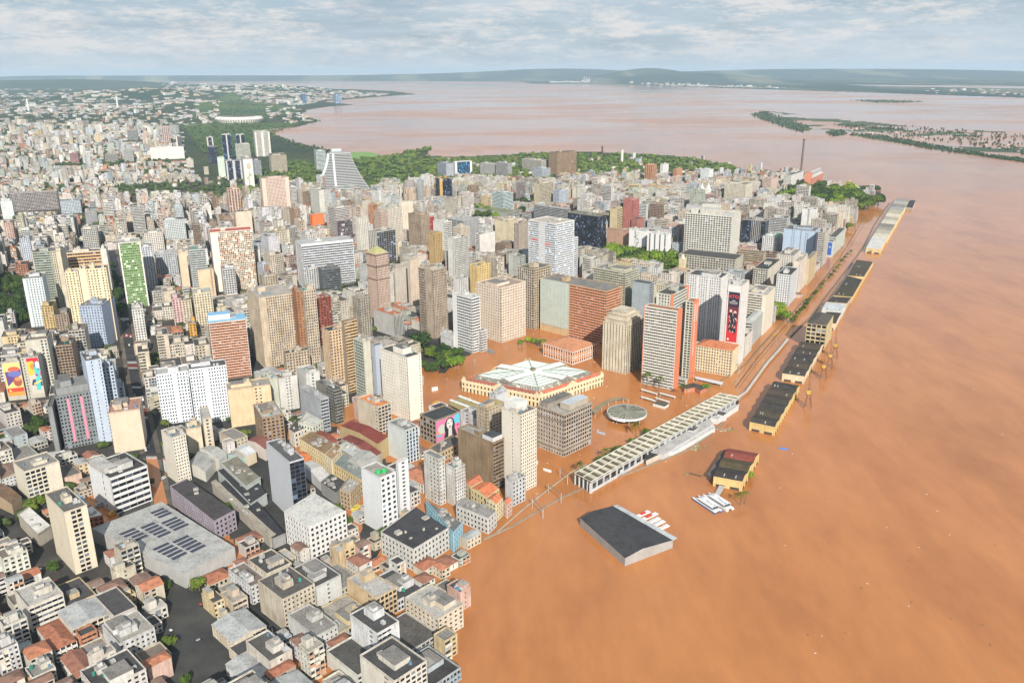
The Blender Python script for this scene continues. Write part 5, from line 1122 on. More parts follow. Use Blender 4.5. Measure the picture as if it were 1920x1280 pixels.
# ------------------------------------------------------------------ quay cranes
def crane(x, y, H_, lb, lean=1):
    a = un(x, y); t = thing('quay_crane', lb, 'crane', (*a, 0), 'rusty portal cranes on the quay'); ru = (.26, .12, .06, 1); ye = (.55, .36, .08, 1); th = math.radians(61); u = (math.cos(th), math.sin(th)); v = (-u[1], u[0])
    P_ = lambda i, j, z: (a[0] + u[0] * i + v[0] * j, a[1] + u[1] * i + v[1] * j, z)
    for i in (-3.4, 3.4):
        for j in (-3.4, 3.4): m = MB(); m.bar(P_(i, j, 0), P_(i * .35, j * .35, H_ * .36), .38, 'metal', ru, 5); m.obj('leg', t)
    m = MB()
    for z, k in ((H_ * .14, .75), (H_ * .26, .53)):
        c = [P_(3.4 * k * p, 3.4 * k * q, z) for p, q in ((-1, -1), (1, -1), (1, 1), (-1, 1))]
        for i in range(4): m.bar(c[i], c[(i + 1) % 4], .22, 'metal', ru, 4)
    m.obj('brace', t)
    m = MB(); c = P_(0, 0, 0); m.box(c[0], c[1], H_ * .36, H_ * .40, th, 2.6, 2.6, 'metal', ru); m.obj('turntable', t)
    m = MB(); c = P_(-.6, 0, 0); m.box(c[0], c[1], H_ * .40, H_ * .52, th, 2.3, 1.7, 'metal', ye, ('roof', (.2, .16, .12, .8))); m.obj('cab', t)
    m = MB(); tip = P_(3.0, 1.5, H_); 
    for j in (-1.0, 1.0): m.bar(P_(1.4, j, H_ * .45), (tip[0] + v[0] * j * .3, tip[1] + v[1] * j * .3, tip[2]), .22, 'metal', ru, 4)
    for q in range(1, 8):
        p0 = [P_(1.4 + (3 - 1.4) * q / 8, j * (1 - .08 * q) + 1.5 * q / 8, H_ * .45 + H_ * .55 * q / 8) for j in (-1, 1)]; m.bar(p0[0], p0[1], .12, 'metal', ru, 4)
    m.obj('jib', t); m = MB(); m.bar(P_(-1.8, 0, H_ * .5), P_(-1.4, 0, H_ * .72), .3, 'metal', ru, 4); m.bar(P_(-1.4, 0, H_ * .72), tip, .1, 'metal', (.15, .1, .08, 1), 4); m.obj('counter_mast', t)
crane(1514, 764, 36, 'rusty portal crane nearest the camera, jib raised, by the six-ridged warehouse')
crane(1543, 709, 30, 'second quay crane from the near end, yellow cab')
crane(1555, 688, 30, 'third quay crane from the near end, tight behind the second')
crane(1564, 671, 34, 'farthest quay crane, beside the harbour office')
# ------------------------------------------------------------------ boats
def boat(x, y, L, Wd, ang, label, hullc, two=True):
    a = un(x, y); t = thing('catamaran', label, 'ferry', (*a, 0)); u = (math.cos(ang), math.sin(ang)); v = (-u[1], u[0])
    P_ = lambda i, j: (a[0] + u[0] * i + v[0] * j, a[1] + u[1] * i + v[1] * j)
    for s in (-1, 1):
        m = MB(); j0, j1 = s * Wd / 2, s * Wd * .22
        m.prism([P_(-L / 2, j0), P_(L * .42, j0), P_(L / 2 + 1, (j0 + j1) / 2), P_(L * .42, j1), P_(-L / 2, j1)][::1 if s < 0 else -1], 0, 1.3, 'paint', hullc, ('paint', (.66, .67, .68, 1))); m.obj('hull', t)
    m = MB(); m.prism([P_(-L * .48, -Wd / 2 + .2), P_(L * .4, -Wd / 2 + .2), P_(L * .4, Wd / 2 - .2), P_(-L * .48, Wd / 2 - .2)], 1.3, 1.6, 'paint', (.6, .62, .63, 1)); m.obj('deck', t)
    m = MB(); m.prism([P_(-L * .36, -Wd * .38), P_(L * .26, -Wd * .38), P_(L * .26, Wd * .38), P_(-L * .36, Wd * .38)], 1.6, 3.6, 'glass', (.04, .05, .06, 1), ('roof', (.62, .63, .64, .3))); m.obj('cabin', t)
    for s in (-1, 1): m = MB(); m.prism([P_(-L * .37, s * Wd * .40 - .15), P_(L * .27, s * Wd * .40 - .15), P_(L * .27, s * Wd * .40 + .15), P_(-L * .37, s * Wd * .40 + .15)], 2.8, 3.8, 'paint', (.68, .69, .7, 1)); m.obj('cabin_rail', t)
    m = MB(); m.prism([P_(L * .1, -Wd * .15), P_(L * .2, -Wd * .15), P_(L * .2, Wd * .15), P_(L * .1, Wd * .15)], 3.6, 5.4, 'paint', (.66, .67, .68, 1), ('roof', (.5, .5, .5, .5))); m.obj('wheelhouse', t)
    for q in range(4): m = MB(); p = P_(-L * .3 + q * L * .1, rnd.uniform(-1, 1)); m.box(p[0], p[1], 3.6, 4.0, ang, .9, .5, 'metal', (.45, .47, .5, 1)); m.obj('roof_box', t)
aB = math.atan2(un(1341, 960)[1] - un(1306, 937)[1], un(1341, 960)[0] - un(1306, 937)[0])
boat(1325, 947, 26, 7.5, aB + math.pi, 'white catamaran ferry with a blue hull, outer one of the moored pair', (.04, .12, .35, 1))
boat(1346, 942, 27, 7.5, aB + math.pi, 'white catamaran ferry moored nearer the gangway', (.62, .63, .65, 1))
flatbox('gangway', 'grey gangway from the near yellow warehouse down to the ferries', 'gangway', [(1340, 925), (1349, 928), (1362, 907), (1352, 903)], .9, 1.5, 'roof', (.42, .42, .42, .5), foot=False)
for i, (x0, y0, L, lb) in enumerate([(1196, 966, 13, 'first white pontoon beside the dark boat shed'), (1204, 972, 17, 'second white pontoon with red patches beside the boat shed'), (1212, 980, 15, 'third white pontoon beside the boat shed'), (1222, 985, 14, 'fourth white pontoon beside the boat shed'), (1238, 990, 9, 'small last white pontoon near the lower frame edge')]):
    a = un(x0, y0); m = MB(); m.box(a[0] + L * .3, a[1] + L * .12, 0, .7, math.radians(38), L / 2, 1.6, 'paint', (.6, .6, .6, 1)); t = thing('pontoon', lb, 'pontoon', (*a, 0), 'pontoons by the boat shed'); m.obj('deck', t)
    m = MB(); m.box(a[0] + L * .3, a[1] + L * .12, .7, 1.5, math.radians(38), L / 6, 1., 'paint', (.5, .05, .04, 1) if i in (0, 1) else (.5, .5, .5, 1)); m.obj('cabin', t)
# floating rubbish caught on the wall
deb = MB()
for (cx_, cy_, n_, s_) in [(1360, 806, 40, 9), (1302, 838, 50, 12), (1287, 890, 8, 5), (1210, 860, 0, 1), (1500, 500, 14, 22), (1580, 560, 8, 6)]:
    for _ in range(n_):
        p = un(cx_ + rnd.gauss(0, s_), cy_ + rnd.gauss(0, s_ * .25)); deb.box(p[0], p[1], 0, rnd.uniform(.1, .4), rnd.uniform(0, 3), rnd.uniform(.3, 1.6), rnd.uniform(.2, .5), 'paint', rnd.choice([(.3, .22, .12, 1), (.5, .42, .3, 1), (.1, .22, .05, 1), (.2, .15, .1, 1)]))
for _ in range(130):
    x, y = rnd.uniform(1000, 1900), rnd.uniform(500, 1270); p = un(x, y)
    if x > 1420: deb.box(p[0], p[1], 0, .15, rnd.uniform(0, 3), rnd.uniform(.2, .9), rnd.uniform(.15, .4), 'paint', rnd.choice([(.3, .22, .12, 1), (.12, .1, .05, 1), (.5, .45, .4, 1)]))
for _ in range(160):
    x, y = rnd.uniform(815, 1290), rnd.uniform(640, 870); p = un(x, y)
    if inpoly(x, y, FLOODPLAZA): deb.box(p[0], p[1], 0, .3, rnd.uniform(0, 3), rnd.uniform(.2, .7), rnd.uniform(.2, .5), 'paint', rnd.choice([(.6, .6, .58, 1), (.12, .1, .08, 1), (.4, .2, .1, 1)]))
o = deb.obj('floating_debris'); tag(o, 'scattered sticks and rubbish floating on the brown water', 'debris'); o['kind'] = 'stuff'; 
# ------------------------------------------------------------------ far landmarks
def ministry():
    a = un(632, 357); t = thing('ministry_building', 'flared concrete ministry building with curving sides and ribbon floors', 'office building', (*a, 0)); th = math.radians(18); u = (math.cos(th), math.sin(th)); v = (-u[1], u[0]); Ht = 98
    px1 = math.dist(un(600, 357), un(601, 357))
    P_ = lambda i, j, z: (a[0] + u[0] * i + v[0] * j, a[1] + u[1] * i + v[1] * j, z)
    def ext(z):   # left and right reach from the spine at height z
        s = 1 - z / Ht; return -(18 + 48 * s ** 1.7) , (42 + 44 * s ** 1.5), 9 + 22 * s ** 2
    n = 24
    core = MB()
    for k in range(n):
        z0 = Ht * k / n; z1 = Ht * (k + 1) / n; l, r, d = ext(z0); m = MB(); zb = z0 + (z1 - z0) * .55
        pts = [P_(l, -d * .5, 0)[:2], P_(-3, -d, 0)[:2], P_(r, -d * .8, 0)[:2], P_(r, 16, 0)[:2], P_(l, 16, 0)[:2]]
        m.prism(pts, zb, z1, 'wall', (.44, .45, .45, .3)); m.obj('floor_band', t)
        pi = [lerp(p, P_(8, 2, 0)[:2], .03) for p in pts]; core.prism(pi, z0, zb, 'glass', (.03, .033, .04, 1))
    core.obj('windows', t, stuff=True)
    for side, (ww) in ((0, 3.), (1, 2.6)):
        m = MB()
        for k in range(n):
            z0 = Ht * k / n; z1 = Ht * (k + 1) / n
            def pos(z): l, r, d = ext(z); return (l, -d * .5) if side == 0 else (-5 + 0 * z, -d - .5)
            (i0, j0), (i1, j1) = pos(z0), pos(z1)
            A, B = P_(i0 - ww, j0 - 1.5, z0), P_(i0 + ww, j0 - 1.5, z0); C_, D = P_(i1 + ww, j1 - 1.5, z1), P_(i1 - ww, j1 - 1.5, z1)
            m.poly([A, B, C_, D], 'wall', (.52, .57, .62, .2)); E = P_(i0 - ww, j0 + 3, z0); G = P_(i1 - ww, j1 + 3, z1); m.poly([E, A, D, G], 'wall', (.52, .57, .62, .2)); E = P_(i0 + ww, j0 + 3, z0); G = P_(i1 + ww, j1 + 3, z1); m.poly([B, E, G, C_], 'wall', (.52, .57, .62, .2))
        m.obj('curved_pillar', t)
    m = MB(); c = P_(8, 4, 0); m.box(c[0], c[1], Ht, Ht + 4, th, 22, 9, 'wall', (.3, .31, .32, .6), ('roof', (.25, .25, .25, .8))); m.box(c[0] - 3, c[1], Ht + 4.1, Ht + 12, th, 13, 6, 'wall', (.45, .5, .52, .3), ('roof', (.3, .3, .3, .8))); m.obj('roof_block', t)
    addfoot([P_(-66, -30, 0)[:2], P_(86, -30, 0)[:2], P_(86, 20, 0)[:2], P_(-66, 20, 0)[:2]]); protect(a, Ht, 80, 60, u, v, .97)
    hb(588, 592, 610, 284, 322, 'b', 'n', (.52, .58, .58), 'pale banded block half hidden behind the flared ministry building', th=18, vis=.9, fh=4)
    c = un(649, 351, 14); t = thing('saucer_roof', 'concrete saucer hall in front of the flared ministry building', 'hall', (*c, 0)); r = math.dist(un(625, 351, 14), un(675, 351, 14)) / 2; m = MB(); n = 40
    rg = lambda R, z, k: (c[0] + R * math.cos(2 * math.pi * k / n), c[1] + R * math.sin(2 * math.pi * k / n), z)
    for k in range(n):
        m.poly([rg(r * .35, 4, k), rg(r * .35, 4, k + 1), rg(r, 13, k + 1), rg(r, 13, k)], 'wall', (.42, .41, .38, .5)); m.poly([rg(r, 13, k), rg(r, 13, k + 1), rg(r, 14.5, k + 1), rg(r, 14.5, k)], 'wall', (.58, .57, .54, .3)); m.poly([rg(r, 14.5, k), rg(r, 14.5, k + 1), rg(0, 13.5, 0)], 'roof', (.33, .33, .31, .8))
    m.obj('dish', t); m = MB(); m.bar((*c, 0), (*c, 5), r * .35, 'wall', (.35, .3, .28, .5), 20); m.bar((*c, 13.5), (*c, 15.5), r * .2, 'paint', (.1, .2, .25, 1), 16); m.obj('core', t)
ministry()
def dome():
    c = un(769, 378); t = thing('cathedral', 'cathedral with a grey ribbed dome and two stone towers', 'cathedral', (*c, 0)); n = 28; sc_ = math.dist(un(769, 378), un(770, 378)); r = 12.5 * sc_
    rg = lambda R, z, k: (c[0] + R * math.cos(2 * math.pi * k / n), c[1] + R * math.sin(2 * math.pi * k / n), z)
    zb = 34 
    m = MB()
    for k in range(n): m.poly([rg(r, 0, k), rg(r, 0, k + 1), rg(r, zb, k + 1), rg(r, zb, k)], 'wall', (.50, .40, .31, .6)); m.poly([rg(r * 1.06, zb, k), rg(r * 1.06, zb, k + 1), rg(r * 1.06, zb + 2, k + 1), rg(r * 1.06, zb + 2, k)], 'wall', (.5, .42, .34, .6)); m.poly([rg(r * 1.06, zb + 2, k), rg(r * 1.06, zb + 2, k + 1), rg(r * .9, zb + 2, k + 1), rg(r * .9, zb + 2, k)], 'wall', (.5, .42, .34, .6))
    m.obj('drum', t); m = MB()
    for k in range(n):
        if k % 2 == 0: 
            p = rg(r * 1.01, 0, k + .5); m.box(p[0], p[1], zb - 12, zb - 4, 2 * math.pi * (k + .5) / n, .2, 1., 'paint', (.08, .07, .06, 1))
    m.obj('drum_window', t); m = MB()
    for q in range(8):
        a0, a1 = q / 8 * math.pi / 2, (q + 1) / 8 * math.pi / 2
        for k in range(n):
            cc = (.21, .19, .19, .5) if k % 2 else (.27, .24, .23, .5)
            m.poly([rg(r * .95 * math.cos(a0), zb + 2 + r * 1.05 * math.sin(a0), k), rg(r * .95 * math.cos(a0), zb + 2 + r * 1.05 * math.sin(a0), k + 1), rg(r * .95 * math.cos(a1), zb + 2 + r * 1.05 * math.sin(a1), k + 1), rg(r * .95 * math.cos(a1), zb + 2 + r * 1.05 * math.sin(a1), k)], 'roof', cc)
    m.obj('dome', t); m = MB(); zt = zb + 2 + r * 1.05; m.bar((*c, zt - 1), (*c, zt + 7), 2.6, 'wall', (.5, .42, .34, .6), 10); m.bar((*c, zt + 7), (*c, zt + 11), 2.2, 'roof', (.2, .18, .18, .6), 10, .2); m.obj('lantern', t)
    for dx, dy in ((-8, 16), (24, 10)):
        p = un(769 + dx + 8, 378 + dy); m = MB(); m.box(p[0], p[1], 0, 40, math.radians(45), 5, 5, 'wall', (.45, .36, .28, .7)); m.box(p[0], p[1], 40, 47, math.radians(45), 3.4, 3.4, 'wall', (.45, .36, .28, .7)); m.bar((p[0], p[1], 47), (p[0], p[1], 52), 3, 'roof', (.3, .2, .2, .6), 10, .3); m.obj('bell_tower', t)
    addfoot([(c[0] - 20, c[1] - 25), (c[0] + 20, c[1] - 25), (c[0] + 20, c[1] + 20), (c[0] - 20, c[1] + 20)]); protect(c, 60, 20, 20, (1, 0), (0, 1), .95)
dome()
def stadium():
    c = un(449, 230); k1 = math.dist(un(449, 230), un(450, 230)); r = 41 * k1; t = thing('stadium', 'round stadium with a ring of white leaf-shaped roof ribs', 'stadium', (*c, 0)); n = 56; ry = r * .78
    rg = lambda s, z, k: (c[0] + r * s * math.cos(2 * math.pi * k / n), c[1] + ry * s * math.sin(2 * math.pi * k / n), z)
    m = MB(); 
    for k in range(n): m.poly([rg(.93, 0, k), rg(.93, 0, k + 1), rg(.93, 30, k + 1), rg(.93, 30, k)], 'wall', (.28, .28, .28, .5)); m.poly([rg(.62, 12, k), rg(.62, 12, k + 1), rg(.93, 30, k + 1), rg(.93, 30, k)], 'wall', (.35, .1, .08, .4))
    m.obj('bowl', t)
    for k in range(n):
        m = MB(); a, b = k + .08, k + .92; col = (.68, .66, .62, .15)
        m.poly([rg(.96, 3, a + .25), rg(.96, 3, b - .25), rg(1.05, 24, b), rg(1.05, 24, a)], 'wall', col); m.poly([rg(1.05, 24, a), rg(1.05, 24, b), rg(.98, 37, b), rg(.98, 37, a)], 'wall', col); m.poly([rg(.98, 37, a), rg(.98, 37, b), rg(.72, 38, b - .2), rg(.72, 38, a + .2)], 'wall', col); m.obj('roof_rib', t)
stadium()
def pole_tower(name, x, y, h, r, label, cat, col, r2=None):
    c = un(x, y); z = terr(*c); t = thing(name, label, cat, (*c, z)); m = MB(); m.bar((*c, z), (*c, z + h), r, 'wall', col, 16, r2 or r * .7); m.obj('shaft', t)
    m = MB(); m.bar((*c, z + h), (*c, z + h + h * .03), (r2 or r * .7) * 1.25, 'wall', (col[0] * .6, col[1] * .6, col[2] * .6, .5), 16); m.obj('cap', t); return t
c_ = un(1500.5, 336); pole_tower('chimney', 1500.5, 336, 110, 3.4, 'very tall brown brick chimney near the river point', 'chimney', (.20, .15, .12, 1), 2.5)
pole_tower('water_tower', 221, 202, 95, 9, 'tall white telecom tower on the hazy left suburbs', 'tower', (.62, .6, .57, .2), 6)
pole_tower('water_tower', 54, 208, 95, 9, 'shorter white tower at the far left suburbs', 'tower', (.62, .6, .57, .2), 7)
pole_tower('short_stack', 1129, 291, 32, 4, 'short dark brick stack by the lakeside park', 'chimney', (.12, .07, .06, .5))
pole_tower('white_column', 1166, 305, 44, 4.5, 'plain white column tower in the lakeside greenery', 'tower', (.6, .58, .53, .2), 4.4)
def powerhouse():
    t = None
    A = hb(1508, 1522, 1551, 334, 352, 'w', 'w', (.56, .25, .18), 'salmon old power station with glazed gables beside the tall chimney', name='power_station', cat='power station', th=58, vis=.95, roof='g', rcol=(.45, .46, .46), fh=7, bay=6, z0=0)
    part_box(A, 'gable_tower', -6, 14, A['b'] * .1, A['b'] * .9, 0, A['z'] + 14, 'wall', (.58, .24, .16, .3), ('roof', (.35, .2, .16, .6)))
    part_box(A, 'skylight', 6, A['a'] - 4, A['b'] * .35, A['b'] * .65, A['z'] + 6, A['z'] + 13, 'wall', (.4, .4, .38, .4), ('roof', (.5, .52, .52, .5)))
powerhouse()

# factory smoke and steam is left as low pale blocks on the far shore
def factory():
    c = un(1100, 156); t = thing('pulp_mill', 'hazy pulp mill on the far shore beneath the clouds', 'factory', (*c, 0)); m = MB()
    for i in range(26):
        p = un(1035 + i * 3.2, 156.5 - rnd.random()); m.box(p[0], p[1], 0, rnd.uniform(15, 50) * (1.6 if 17 < i < 23 else 1), 0, rnd.uniform(25, 60), 60, 'wall', (.35, .35, .35, .2))
    m.obj('sheds', t, stuff=True); m = MB()
    for x in (1095, 1099, 1104): p = un(x, 156.6); m.bar((*p, 0), (*p, 130), 9, 'wall', (.4, .4, .4, .2), 8)
    m.obj('stacks', t)
factory()

hb(625, 629, 640, 177, 194, 'g', 'n', (.4, .48, .55), 'twin pale glass tower block standing on the lake point', th=20, vis=.5, glass=(.10, .15, .22, 1), acc=(.35, .42, .5), nopent=True)
hb(563, 566, 573, 177, 193, 'g', 'n', (.2, .28, .38), 'blue glass tower on the hazy lakeshore', th=20, vis=.5, glass=(.03, .08, .16, 1), acc=(.1, .2, .3), nopent=True)
# island gasholder-like church by the square
c = un(1274, 535); t = thing('church', 'small ochre church with a bell turret at the edge of the square trees', 'church', (*c, 0)); m = MB(); m.box(c[0], c[1], 0, 26, math.radians(48), 12, 9, 'wall', (.50, .38, .24, .8), ('roof', (.4, .3, .2, .9))); m.obj('nave', t); m = MB(); m.box(c[0] + 4, c[1] + 6, 26, 40, math.radians(48), 4, 4, 'wall', (.58, .5, .36, .6)); m.bar((c[0] + 4, c[1] + 6, 40), (c[0] + 4, c[1] + 6, 47), 4, 'roof', (.5, .46, .36, .6), 10, .4); m.obj('turret', t)
c = un(1313, 402); t = thing('church', 'white church with two slender belfries beyond the grid tower', 'church', (*c, 0))
for dx in (0, 14): m = MB(); m.box(c[0] + dx, c[1], 0, 58, math.radians(50), 4.5, 4.5, 'wall', (.62, .62, .60, .3)); m.bar((c[0] + dx, c[1], 58), (c[0] + dx, c[1], 68), 4, 'wall', (.6, .6, .58, .3), 8, .5); m.obj('belfry', t)
# tanks, solar shed and low market halls of the lower left
tkO = grt
for (u_, v_) in ((.3, .35), (.62, .3)):
    O = grt['O']; p = (O[0] + grt['dR'][0] * grt['a'] * u_ + grt['dL'][0] * grt['b'] * v_, O[1] + grt['dR'][1] * grt['a'] * u_ + grt['dL'][1] * grt['b'] * v_)
    m = MB(); m.bar((*p, grt['z']), (*p, grt['z'] + 1.8), 2.2, 'paint', (.03, .32, .09, 1), 16, 1.9); m.bar((*p, grt['z'] + 1.8), (*p, grt['z'] + 2.5), 1.9, 'paint', (.03, .36, .10, 1), 16, .7); m.obj('water_tank', grt['root'])
p_ = lwh; part_box(lwh, 'green_unit', 12, 17, 9, 13, lwh['z'], lwh['z'] + 2, 'paint', (.05, .28, .12, 1)); part_box(lwh, 'rooftop_storey', 1, lwh['a'] * .35, lwh['b'] * .3, lwh['b'] - 1, lwh['z'], lwh['z'] + 4, 'wall', (.5, .5, .48, 1), ('roof', (.4, .4, .38, .9)))
def solar():
    px = [(172, 990), (430, 1115), (545, 1040), (303, 940)]
    t, c = shed('solar_roofed_hall', 'big grey-roofed hall covered with rows of dark solar panels', [(172, 990), (345, 1075), (440, 1025), (303, 940)], 11, 1, 0, (.4, .4, .4), [(.36, .36, .35)], doors=False, cat='hall')
    c = quadw([(172, 990), (345, 1075), (440, 1025), (303, 940)], 11)
    P_ = lambda u, v: lerp(lerp(c[0], c[1], u), lerp(c[3], c[2], u), v)
    for (u0, v0, nu, ln) in [(.22, .12, 4, .22), (.25, .4, 5, .2), (.30, .66, 4, .24), (.58, .15, 5, .25), (.6, .45, 5, .26), (.10, .72, 3, .2)]:
        for k in range(nu):
            uu = u0 + k * .05; m = MB(); m.prism([P_(uu, v0), P_(uu + .03, v0), P_(uu + .03, v0 + ln), P_(uu, v0 + ln)], 11.15, 11.35, 'paint', (.03, .035, .06, 1)); m.obj('solar_panel', t)
solar()
LOWS = [
 ('hall', 'long purple-grey shop block with a black roof and red tanks', [(320, 912), (402, 977), (440, 957), (352, 898)], 15, (.30, .27, .32), (.065, .06, .06), 'p'),
 ('market_shed', 'black-roofed flat market hall left of the white-sided tower', [(408, 882), (470, 945), (500, 925), (452, 862)], 9, (.4, .45, .45), (.045, .045, .05), 0),
 ('market_shed', 'pale parapet house with a mossy roof among the black market roofs', [(415, 868), (462, 912), (488, 895), (444, 855)], 12, (.45, .5, .48), (.20, .19, .15), 0),
 ('market_shed', 'black-roofed market hall strip running beside the grey concrete channel', [(412, 905), (512, 1010), (535, 1000), (440, 890)], 8, (.3, .3, .3), (.04, .04, .045), 0),
 ('covered_walk', 'straight grey concrete walkway roof between black market roofs', [(397, 905), (505, 1006), (516, 1000), (406, 900)], 9, (.4, .37, .32), (.32, .29, .24), 0),
 ('tin_shed', 'grey tin-roofed shed beside the cream tower', [(352, 870), (385, 885), (405, 862), (372, 845)], 9, (.55, .54, .5), (.33, .33, .32), 1),
 ('tin_shed', 'pale tin-roofed shed with a bright white sheet', [(438, 842), (462, 855), (480, 846), (456, 833)], 10, (.58, .5, .38), (.5, .52, .54), 1),
 ('tin_shed', 'rust-red tin-roofed shed with shopfronts in the market street', [(463, 825), (497, 842), (515, 830), (480, 816)], 11, (.55, .5, .48), (.22, .09, .07), 1),
 ('tin_shed', 'grey tin-roofed row above the coloured shopfronts', [(425, 852), (448, 862), (468, 850), (445, 840)], 9, (.35, .5, .5), (.34, .33, .31), 1),
 ('tin_shed', 'grey gabled shed with a barrel roof', [(375, 840), (410, 862), (425, 850), (395, 834)], 12, (.56, .55, .52), (.38, .38, .36), 1),
 ('yellow_row', 'long yellow row of old houses along the flooded market street, near half', [(622, 867), (680, 902), (700, 885), (645, 850)], 13, (.58, .47, .26), (.20, .23, .22), 'w'),
 ('yellow_row', 'long yellow row of old houses with a brown roof, far half', [(562, 823), (615, 856), (640, 838), (585, 808)], 15, (.60, .50, .30), (.22, .15, .09), 'w'),
 ('yellow_row', 'cream house with a painted gable in the middle of the yellow row', [(610, 853), (622, 862), (640, 845), (628, 836)], 17, (.58, .52, .38), (.3, .2, .12), 'w'),
 ('tin_shed', 'dark red tin roof behind the yellow row', [(588, 812), (625, 832), (635, 826), (600, 806)], 14, (.4, .3, .25), (.22, .07, .05), 1),
 ('market_shed', 'blue-panelled solar roof behind the yellow row', [(632, 838), (662, 856), (682, 842), (652, 826)], 13, (.4, .38, .36), (.42, .43, .43), 0),
 ('tin_shed', 'grey gabled hall roof behind the yellow row', [(652, 862), (685, 878), (712, 858), (678, 842)], 14, (.45, .43, .4), (.36, .36, .34), 1),
 ('tin_shed', 'rusty red hall roof with skylights on a mouldy yellow wall', [(638, 798), (708, 832), (728, 818), (660, 788)], 17, (.42, .33, .18), (.20, .05, .04), 1),
 ('tin_shed', 'second rusty red strip roof below the one with skylights', [(640, 822), (700, 858), (716, 848), (656, 814)], 13, (.38, .33, .28), (.20, .06, .05), 1),
 ('old_house', 'old grey house with a chimney beside the blue hoarding', [(638, 918), (656, 925), (675, 905), (655, 895)], 14, (.42, .33, .22), (.35, .33, .3), 'w'),
 ('tin_shed', 'orange awning roof over the flooded street', [(543, 848), (562, 868), (588, 862), (566, 845)], 6, (.4, .15, .08), (.50, .17, .07), 1),
 ('tin_shed', 'pale curved tin roof by the flooded market street', [(562, 868), (602, 905), (622, 893), (585, 862)], 8, (.5, .5, .5), (.48, .47, .46), 1),
 ('market_shed', 'sooty flat roof by the old grey house', [(602, 905), (630, 925), (652, 905), (622, 888)], 10, (.3, .3, .3), (.06, .06, .06), 0),
 ('old_house', 'mint green and white theatre-like house at the flooded corner', [(560, 792), (586, 800), (605, 788), (575, 772)], 16, (.55, .58, .52), (.45, .45, .42), 'w'),
 ('old_house', 'dark-roofed corner house with round bay over the flooded street', [(542, 805), (552, 812), (575, 802), (555, 788)], 13, (.56, .52, .46), (.08, .075, .07), 'w'),
 ('old_house', 'yellow two-storey house with an orange tiled roof below the brown tower', [(883, 915), (912, 932), (935, 915), (905, 902)], 13, (.55, .47, .27), (.50, .16, .07), 'wt'),
 ('old_house', 'row house with a bright orange roof right of the yellow one', [(912, 936), (930, 945), (942, 934), (925, 924)], 14, (.56, .5, .34), (.52, .17, .08), 'wt'),
 ('old_house', 'small pink-trimmed house with an orange roof by the water', [(944, 940), (951, 946), (959, 938), (952, 932)], 11, (.55, .4, .33), (.5, .15, .08), 'wt'),
 ('old_house', 'brick-roofed house tight under the brown tower', [(872, 905), (882, 912), (905, 900), (893, 888)], 12, (.5, .42, .26), (.42, .14, .08), 'wt'),
 ('mottled_hall', 'white and black mottled roof hall below the stained pair', [(856, 948), (915, 972), (930, 958), (872, 932)], 12, (.5, .5, .49), (.26, .25, .24), 'w'),
 ('market_shed', 'black flat roof with a white parapet and stair hut at the lower centre', [(715, 998), (775, 1030), (840, 990), (780, 950)], 16, (.52, .52, .5), (.055, .055, .06), 'w'),
 ('market_shed', 'sky-blue balustraded block beside the black flat roof', [(838, 985), (850, 998), (866, 980), (800, 938)], 15, (.28, .48, .58), (.16, .16, .16), 'w'),
 ('market_shed', 'white L-shaped terrace block with dark blue roof panels', [(534, 960), (580, 988), (648, 958), (590, 924)], 24, (.62, .62, .62), (.5, .5, .48), 'w'),
 ('market_shed', 'brown shopping block under the mural block', [(806, 840), (822, 850), (866, 828), (850, 815)], 9, (.45, .36, .24), (.12, .11, .1), 'w'),
 ('market_shed', 'orange-walled shop with a white roof at the lower left', [(150, 958), (165, 972), (193, 966), (172, 948)], 10, (.45, .16, .09), (.55, .55, .53), 'w'),
 ('market_shed', 'blue vaulted tin roof beside the orange-walled shop', [(128, 936), (150, 950), (166, 945), (145, 926)], 12, (.5, .45, .38), (.20, .36, .52), 1),
 ('market_shed', 'white-sheeted flat roof left of the cream tower with pipes', [(34, 965), (70, 1002), (95, 985), (55, 950)], 10, (.4, .36, .3), (.58, .56, .52), 0),
 ('market_shed', 'brown ruined roofs at the lower left edge', [(-20, 925), (22, 945), (40, 930), (0, 905)], 9, (.35, .27, .18), (.17, .11, .07), 1),
 ('annex', 'glass-fronted white annex left of the slim white office tower', [(826, 628), (846, 636), (852, 622), (832, 614)], 16, (.62, .62, .62), (.4, .4, .4), 0),
]
